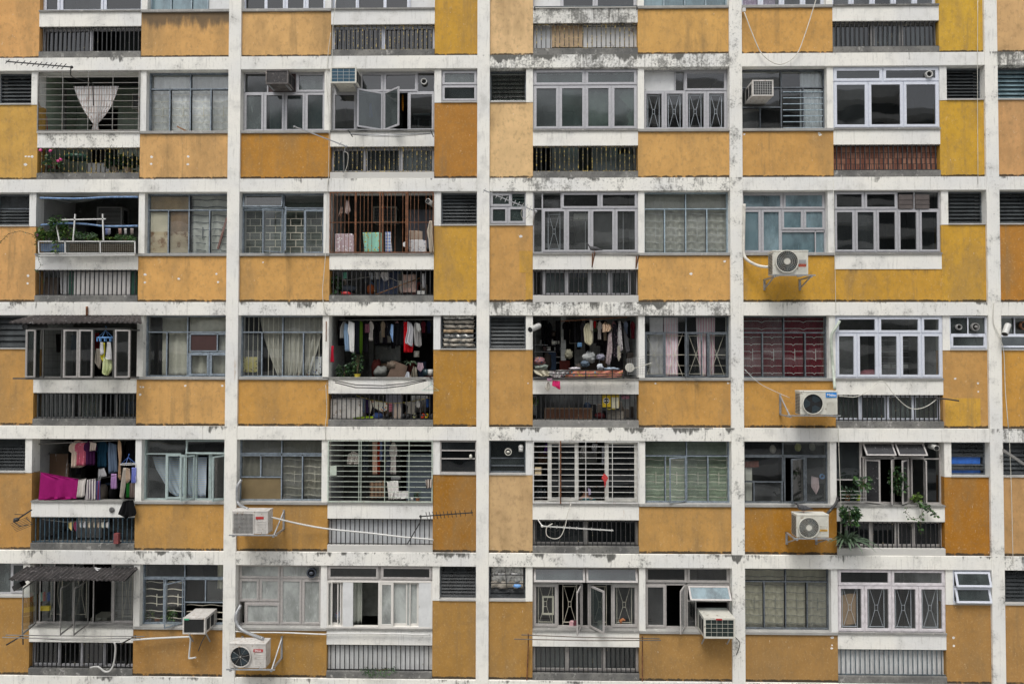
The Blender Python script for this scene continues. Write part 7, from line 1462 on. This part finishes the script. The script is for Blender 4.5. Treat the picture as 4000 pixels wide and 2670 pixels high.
# bottom floor
use('E0')
t = empty('peg_basket', P(410, 570, .1), 'yellow peg basket hanging with colourful pegs at the bottom left window', 'basket'); mb = MB(); a, c = P(375, 530, .1), P(455, 570, .1); mb.frame(a.x, c.x, c.z, a.z, .012, .08, .14); mb.box(a.x + .012, c.x - .012, .1, .12, c.z + .012, a.z - .012); mb.build('basket', YELP, t)
for cx_, mm, nm in ((385, MINT, 'mint_pegs'), (445, BLUEP, 'blue_pegs'), (402, RED, 'red_pegs')):
    mb = MB()
    for j in range(7): c = P(cx_, 415 + j * 12, .1); mb.obox((c.x - .03, .1, c.z), (.06, 0, .025), (0, .01, 0), (0, 0, .012))
    mb.build(nm, mm, t)
for px, lb in ((1358, 'left blue and white pot behind the wavy bars of the bottom window'), (1560, 'right blue and white pot with a leafy plant behind the open casement')):
    plant(lb, px, 688, .33, .11, .12, 90 if px > 1400 else 40, .09, (LEAFY, LEAF), BLUEPOT, .07, .1, group='blue and white pots')
mb = MB(); c = P(1445, 688, .35); pot(mb, (c.x, .35, c.z), .06, .1); mb.build('clay_pot', TERRA, label='brown clay pot between the two blue and white pots', cat='pot')
mb = MB(); c = P(165, 345, -.35); mb.obox((c.x - .05, -.4, c.z - .1), (.16, 0, .1), (0, .15, 0), (-.05, 0, .1)); mb.build('flood_lamp', CABLED, label='black lamp box fixed under the left end of the bottom awning', cat='lamp')
mb = MB(); a, c = P(830, 640, .5), P(980, 690, .5); mb.box(a.x, c.x, .5, .9, c.z, a.z); mb.ball(P(890, 650, .5), .12, .1, .05, 0, 12, .15); mb.build('sofa', fabric((150, 150, 140)), label='pale cushioned seat seen through the bottom left window', cat='seat')
use('E1')
mb = MB(); c = P(990, 620, .3); mb.ball(c, .07, .06, .09, 0, 14, .2); mb.build('bag', fabric((130, 140, 175), 'floral', (180, 60, 60)), label='blue and red bag behind the left sliding pane of the bottom floor', cat='bag')
plant('moss and weeds growing on the kerb of the white boarded railing', 1370, 1120, .06, .42, .025, 500, .035, (LEAFD, LEAF), name='weeds')
use('E2')
for px, col, lb in ((855, (220, 180, 185), 'pink sock pegged inside the hourglass bars'), (893, (120, 70, 80), 'dark pink sock beside the pink one'), (1102, (205, 200, 180), 'cream cloth pegged behind the open casement')): garment(lb, 'sock' if 'sock' in lb else 'cloth', rc(px - 18, 630, px + 18, 685), .2, col, amp=.01, n=6)
mb = MB(); c = P(1305, 640, .25); mb.tube([(c.x - .04, .25, c.z - .04), (c.x - .05, .25, c.z + .02), (c.x, .25, c.z + .05), (c.x + .05, .25, c.z + .03)], [.03, .035, .03, .015], 10); mb.build('ornament', ORANGE, label='orange curved ornament behind the rightmost hourglass pane', cat='ornament')
mb = MB(); a, c = P(600, 418, .25), P(702, 580, .25); mb.frame(a.x, c.x, c.z, a.z, .03, .24, .28); mb.build('mirror', CREAMIR, label='cream framed mirror behind the left hourglass pane', cat='mirror')
x0, x1, z0, z1 = slotr(1, 4, 'S')
for i, (v0, v1, mm) in enumerate(((.02, .25, FOIL), (.22, .50, FOIL), (.48, .68, PAPERS))):
    m2 = MB(); H = z1 - z0; sheet(m2, [(z1 - H * (v0 + (v1 - v0) * j / 4), x0 + .05, x1 - .05) for j in range(5)], .13, .03, 3, .03, 20, i * 2.0); m2.build('foil_bundle', mm, label=('top', 'middle', 'lower')[i] + ' foil bundle stuffed behind wires in the small bottom floor opening', cat='foil', group='foil bundles')
mb = MB()
for z in (.25, .5, .68): mb.bar((x0, .06, z1 - (z1 - z0) * z), (x1, .06, z1 - (z1 - z0) * z), .008)
mb.bar(((x0 + x1) / 2, .06, z0 + .2), ((x0 + x1) / 2 - .05, .06, z1), .008); mb.build('wire_guard', BLACK, BLD)
c = P(380, 330, .05); mb = MB(); mb.ball((c.x, .06, c.z), .09, .04, .04, 0, 12, .2); mb.build('blue_bag', BLUEL, label='bright blue bag scrap in the small foil stuffed opening', cat='bag')
# pale stool behind the first floor pane and other glimpses
use('A1')
mb = MB(); a, c = P(1560, 985, .45), P(1705, 1000, .45); mb.box(a.x, c.x, .3, .6, c.z, a.z)
for px in (1600, 1700): q0, q1 = P(px - 6, 1000, .45), P(px + 8, 1080, .45); mb.box(q0.x, q1.x, .42, .48, q1.z, q0.z)
mb.build('white_stool', PLW, label='white stool behind the right dark pane of the open casement window', cat='stool')
c = P(1190, 930, .35); garment('blue garment seen through the frosted open casement', 'shirt', [(1185, 880), (1200, 880), (1212, 1000), (1178, 1000)], .3, (60, 80, 150)); garment('yellow and red cloth in the gap of the open casement', 'cloth', [(1460, 800), (1475, 810), (1472, 950), (1462, 940)], .3, (190, 150, 40), 'hstripe', (150, 30, 30))
mb = MB(); c = P(1033, 1000, .3); mb.ball(c, .03, .03, .045, 0, 10, .1); mb.build('yellow_sponge', mat('pale_yellow_green', (.45, .50, .15), .6), label='yellow green sponge behind the left dark pane', cat='sponge')
mb = MB(); a, c = P(868, 1265, .25), P(960, 1455, .25); mb.box(a.x, c.x, .25, .4, c.z, a.z); mb.build('glass_block', mat('pale_cyan_block', (.28, .42, .47), .3), label='pale cyan box behind the left bars under the thin aerial', cat='box')
use('B3')
for px in (1398, 1530): a, c = P(px - 56, 125, .1), P(px + 56, 237, .1); mb = MB(); mb.box(a.x, c.x, .06, .2, c.z, a.z); [mb.box(a.x - .004, c.x + .004, .052, .058, c.z + (a.z - c.z) * q, c.z + (a.z - c.z) * q + .02) for q in (.3, .62)]; mb.build('vent_box', mat('brown_plastic', (.09, .075, .07), .5), label=('left' if px < 1450 else 'right') + ' brown vent box in the top panes of the five pane window', cat='vent', group='brown vent boxes')
use('B2'); garment('red cloth hanging behind the lower aluminium panes', 'cloth', [(785, 800), (815, 808), (800, 860), (770, 870)], .35, (130, 40, 40)); garment('blue red and white striped cloth behind the lower aluminium panes', 'cloth', rc(845, 805, 995, 855), .35, (150, 120, 140), 'vstripe', (60, 80, 140))
mb = MB(); a, c = P(875, 300, .7), P(1000, 350, .7); mb.box(a.x, c.x, .7, .9, c.z, a.z); mb.build('inner_cooler', PLG, label='pale cooler with green label seen inside the clear aluminium window', cat='air conditioner')
x0, x1, z0, z1 = slotr(1, 1, 'B'); W, H = x1 - x0, z1 - z0; mb = MB(); mb.box(x0 + W * .11, x0 + W * .25, .14, .4, z1 - H * .26, z1 - H * .13); mb.build('black_vent_box', VOID, label='black opening of a small box cooler in the top left pane of the clear window', cat='vent')
# pigeons
use('B2'); pigeon('dark pigeon perched on the iron rod under the clear aluminium window', 1055, 645, -.32, 1.0, -1)
use('D3'); pigeon('dark pigeon resting on the outdoor unit with amber badge', 590, 702, -.38, 1.2, -1)
# more hanging clothes and stored things deep in the crowded balconies
rng = random.Random(11)
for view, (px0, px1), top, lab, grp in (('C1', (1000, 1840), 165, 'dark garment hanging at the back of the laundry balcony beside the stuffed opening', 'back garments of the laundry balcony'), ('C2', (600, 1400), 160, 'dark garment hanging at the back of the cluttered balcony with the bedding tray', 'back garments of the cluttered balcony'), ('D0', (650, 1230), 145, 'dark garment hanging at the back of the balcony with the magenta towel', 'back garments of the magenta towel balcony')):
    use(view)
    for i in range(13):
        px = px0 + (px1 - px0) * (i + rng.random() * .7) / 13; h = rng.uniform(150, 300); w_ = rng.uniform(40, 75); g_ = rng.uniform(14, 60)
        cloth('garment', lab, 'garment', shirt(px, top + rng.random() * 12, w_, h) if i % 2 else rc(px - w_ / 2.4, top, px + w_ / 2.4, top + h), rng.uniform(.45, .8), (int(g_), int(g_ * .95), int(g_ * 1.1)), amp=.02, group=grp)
CT = (((205, 200, 195), 'white'), ((120, 130, 150), 'blue grey'), ((60, 60, 66), 'charcoal'), ((165, 150, 130), 'beige'), ((110, 40, 50), 'wine red'), ((80, 90, 70), 'olive'), ((190, 150, 155), 'pale pink'), ((35, 45, 75), 'navy'))
for view, xs, top, where in (('C1', (1020, 1120, 1290, 1400, 1530, 1600, 1770, 1820), 172, 'laundry balcony beside the stuffed opening'), ('C2', (900, 955, 1060, 1100, 1150, 1225, 1330, 1390), 165, 'cluttered balcony with the bedding tray')):
    use(view)
    for i, px in enumerate(xs):
        (rgb, cn), h = CT[(i * 3 + len(where)) % 8], rng.uniform(90, 190)
        cloth('garment', '%s garment hanging in the middle layer of the %s' % (cn, where), 'garment', shirt(px, top, rng.uniform(34, 52), h), rng.uniform(.32, .42), rgb, amp=.025, group='middle garments of the ' + where)
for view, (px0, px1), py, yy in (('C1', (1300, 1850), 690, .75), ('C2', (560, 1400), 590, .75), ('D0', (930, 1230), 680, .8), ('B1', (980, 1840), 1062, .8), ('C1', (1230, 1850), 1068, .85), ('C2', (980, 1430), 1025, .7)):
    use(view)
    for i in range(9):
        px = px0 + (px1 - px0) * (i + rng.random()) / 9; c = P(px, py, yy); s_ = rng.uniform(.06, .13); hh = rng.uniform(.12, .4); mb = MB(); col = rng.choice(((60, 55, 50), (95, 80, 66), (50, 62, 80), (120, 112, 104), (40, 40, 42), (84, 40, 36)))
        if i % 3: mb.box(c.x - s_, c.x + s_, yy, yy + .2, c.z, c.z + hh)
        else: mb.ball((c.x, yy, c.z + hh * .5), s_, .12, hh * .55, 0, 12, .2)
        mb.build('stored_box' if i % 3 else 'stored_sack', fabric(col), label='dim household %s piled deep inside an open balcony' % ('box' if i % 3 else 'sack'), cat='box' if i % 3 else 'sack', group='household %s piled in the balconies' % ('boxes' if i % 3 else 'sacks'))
use('A3'); x0, x1, z0, z1 = slotr(2, 0, 'W'); W, H = x1 - x0, z1 - z0
mb = MB()
for i in range(7): z = z0 + H * (.04 + i * .098); mb.bar((x0 + W * .51, .17, z), (x0 + W * .98, .17, z), .009)
mb.build('window_bars', STEELL, BLD)
# paint daubs and plaster patches on the panels
use('A0')
DAUB = mat('white_filler', (.70, .69, .66), .8)
def daubs(view, spots, r=.03):
    use(view); mb = MB()
    for px, py in spots:
        c = P(px, py, .05); n = 9; k = r * random.uniform(.7, 1.3); ring_ = [(c.x + k * random.uniform(.7, 1.2) * math.cos(i * .698), .0525, c.z + k * .8 * random.uniform(.7, 1.2) * math.sin(i * .698)) for i in range(n)]
        mb.add(ring_ + [(x, .056, z) for x, y, z in ring_], [tuple(range(n)), tuple(range(2 * n - 1, n - 1, -1))] + [(i, n + i, n + (i + 1) % n, (i + 1) % n) for i in range(n)])
    mb.build('filler_daubs', DAUB, BLD)
daubs('A0', [(218, 1330), (245, 1332), (272, 1333), (216, 1400), (1288, 1335), (1285, 1395), (1600, 1332), (1598, 1398)])
daubs('B0', [(256, 885), (252, 955), (1328, 873), (1328, 946), (1985, 868), (2000, 942), (1640, 912)]); daubs('C0', [(1288, 775), (1312, 778), (1285, 846), (1700, 765), (2038, 765)], .025)
daubs('C3', [(1800, 610), (1982, 645), (1985, 712), (1735, 825)], .028); daubs('A3', [(118, 1072), (715, 1062), (722, 1075)], .03); daubs('B2', [(2195, 718), (412, 500), (1900, 826)], .03)
daubs('E3', [(820, 712), (818, 773), (816, 797), (1787, 712), (1790, 777)], .028); daubs('C2', [(1590, 708), (2225, 706), (475, 707)], .022); daubs('B1', [(298, 762)], .022)
def patch(view, a, c, rgb):
    use(view); x0, x1, z0, z1 = rectP(*a, *c, .05); mb = MB(); mb.box(x0, x1, .0515, .056, z0, z1); mb.build('repainted_patch', M_PAINT, BLD, color=(*paint(rgb, 1), 0.))
patch('B2', (400, 625), (516, 815), (200, 148, 46)); patch('B2', (455, 818), (516, 1060), (200, 148, 46)); patch('C3', (1722, 765), (2003, 990), (204, 152, 42))
MB()

# ------------------------------------------------------------------ ground and the block across the street
g = MB(); g.box(-400, 400, -400, 400, -.5, 0)
m, n, l, b = nodes('street_concrete'); pos = N(n, 'NewGeometry').outputs['Position']
l.new(mixc(n, l, noise_(n, l, pos, .3, 6), (.30, .295, .28), (.42, .41, .39)), b.inputs['Base Color']); b.inputs['Roughness'].default_value = .9
g.build('ground', m, kind='structure')
OPP = empty('opposite_building', (6, -46, 0), 'grey walkway block across the street seen only in the window glass', 'building')
ZO = Z0 + 17
MB().box(-34, 48, -56, -47.5, 0, ZO).build('wall', mat('opposite_wall', (.10, .105, .11), .9), OPP)
WM, YM = mat('opposite_white', (.75, .75, .73), .9), mat('opposite_yellow', (.60, .42, .08), .9)
for i in range(7):
    z = Z0 + 15.4 - 5.56 * i
    MB().box(-34, 48, -47.49, -45.6, z, z + .9).build('walkway_parapet', YM if i == 5 else WM, OPP)
    MB().box(-34, 48, -47.49, -46.4, z - 1.9, z - 1.4).build('walkway_slab', WM, OPP)
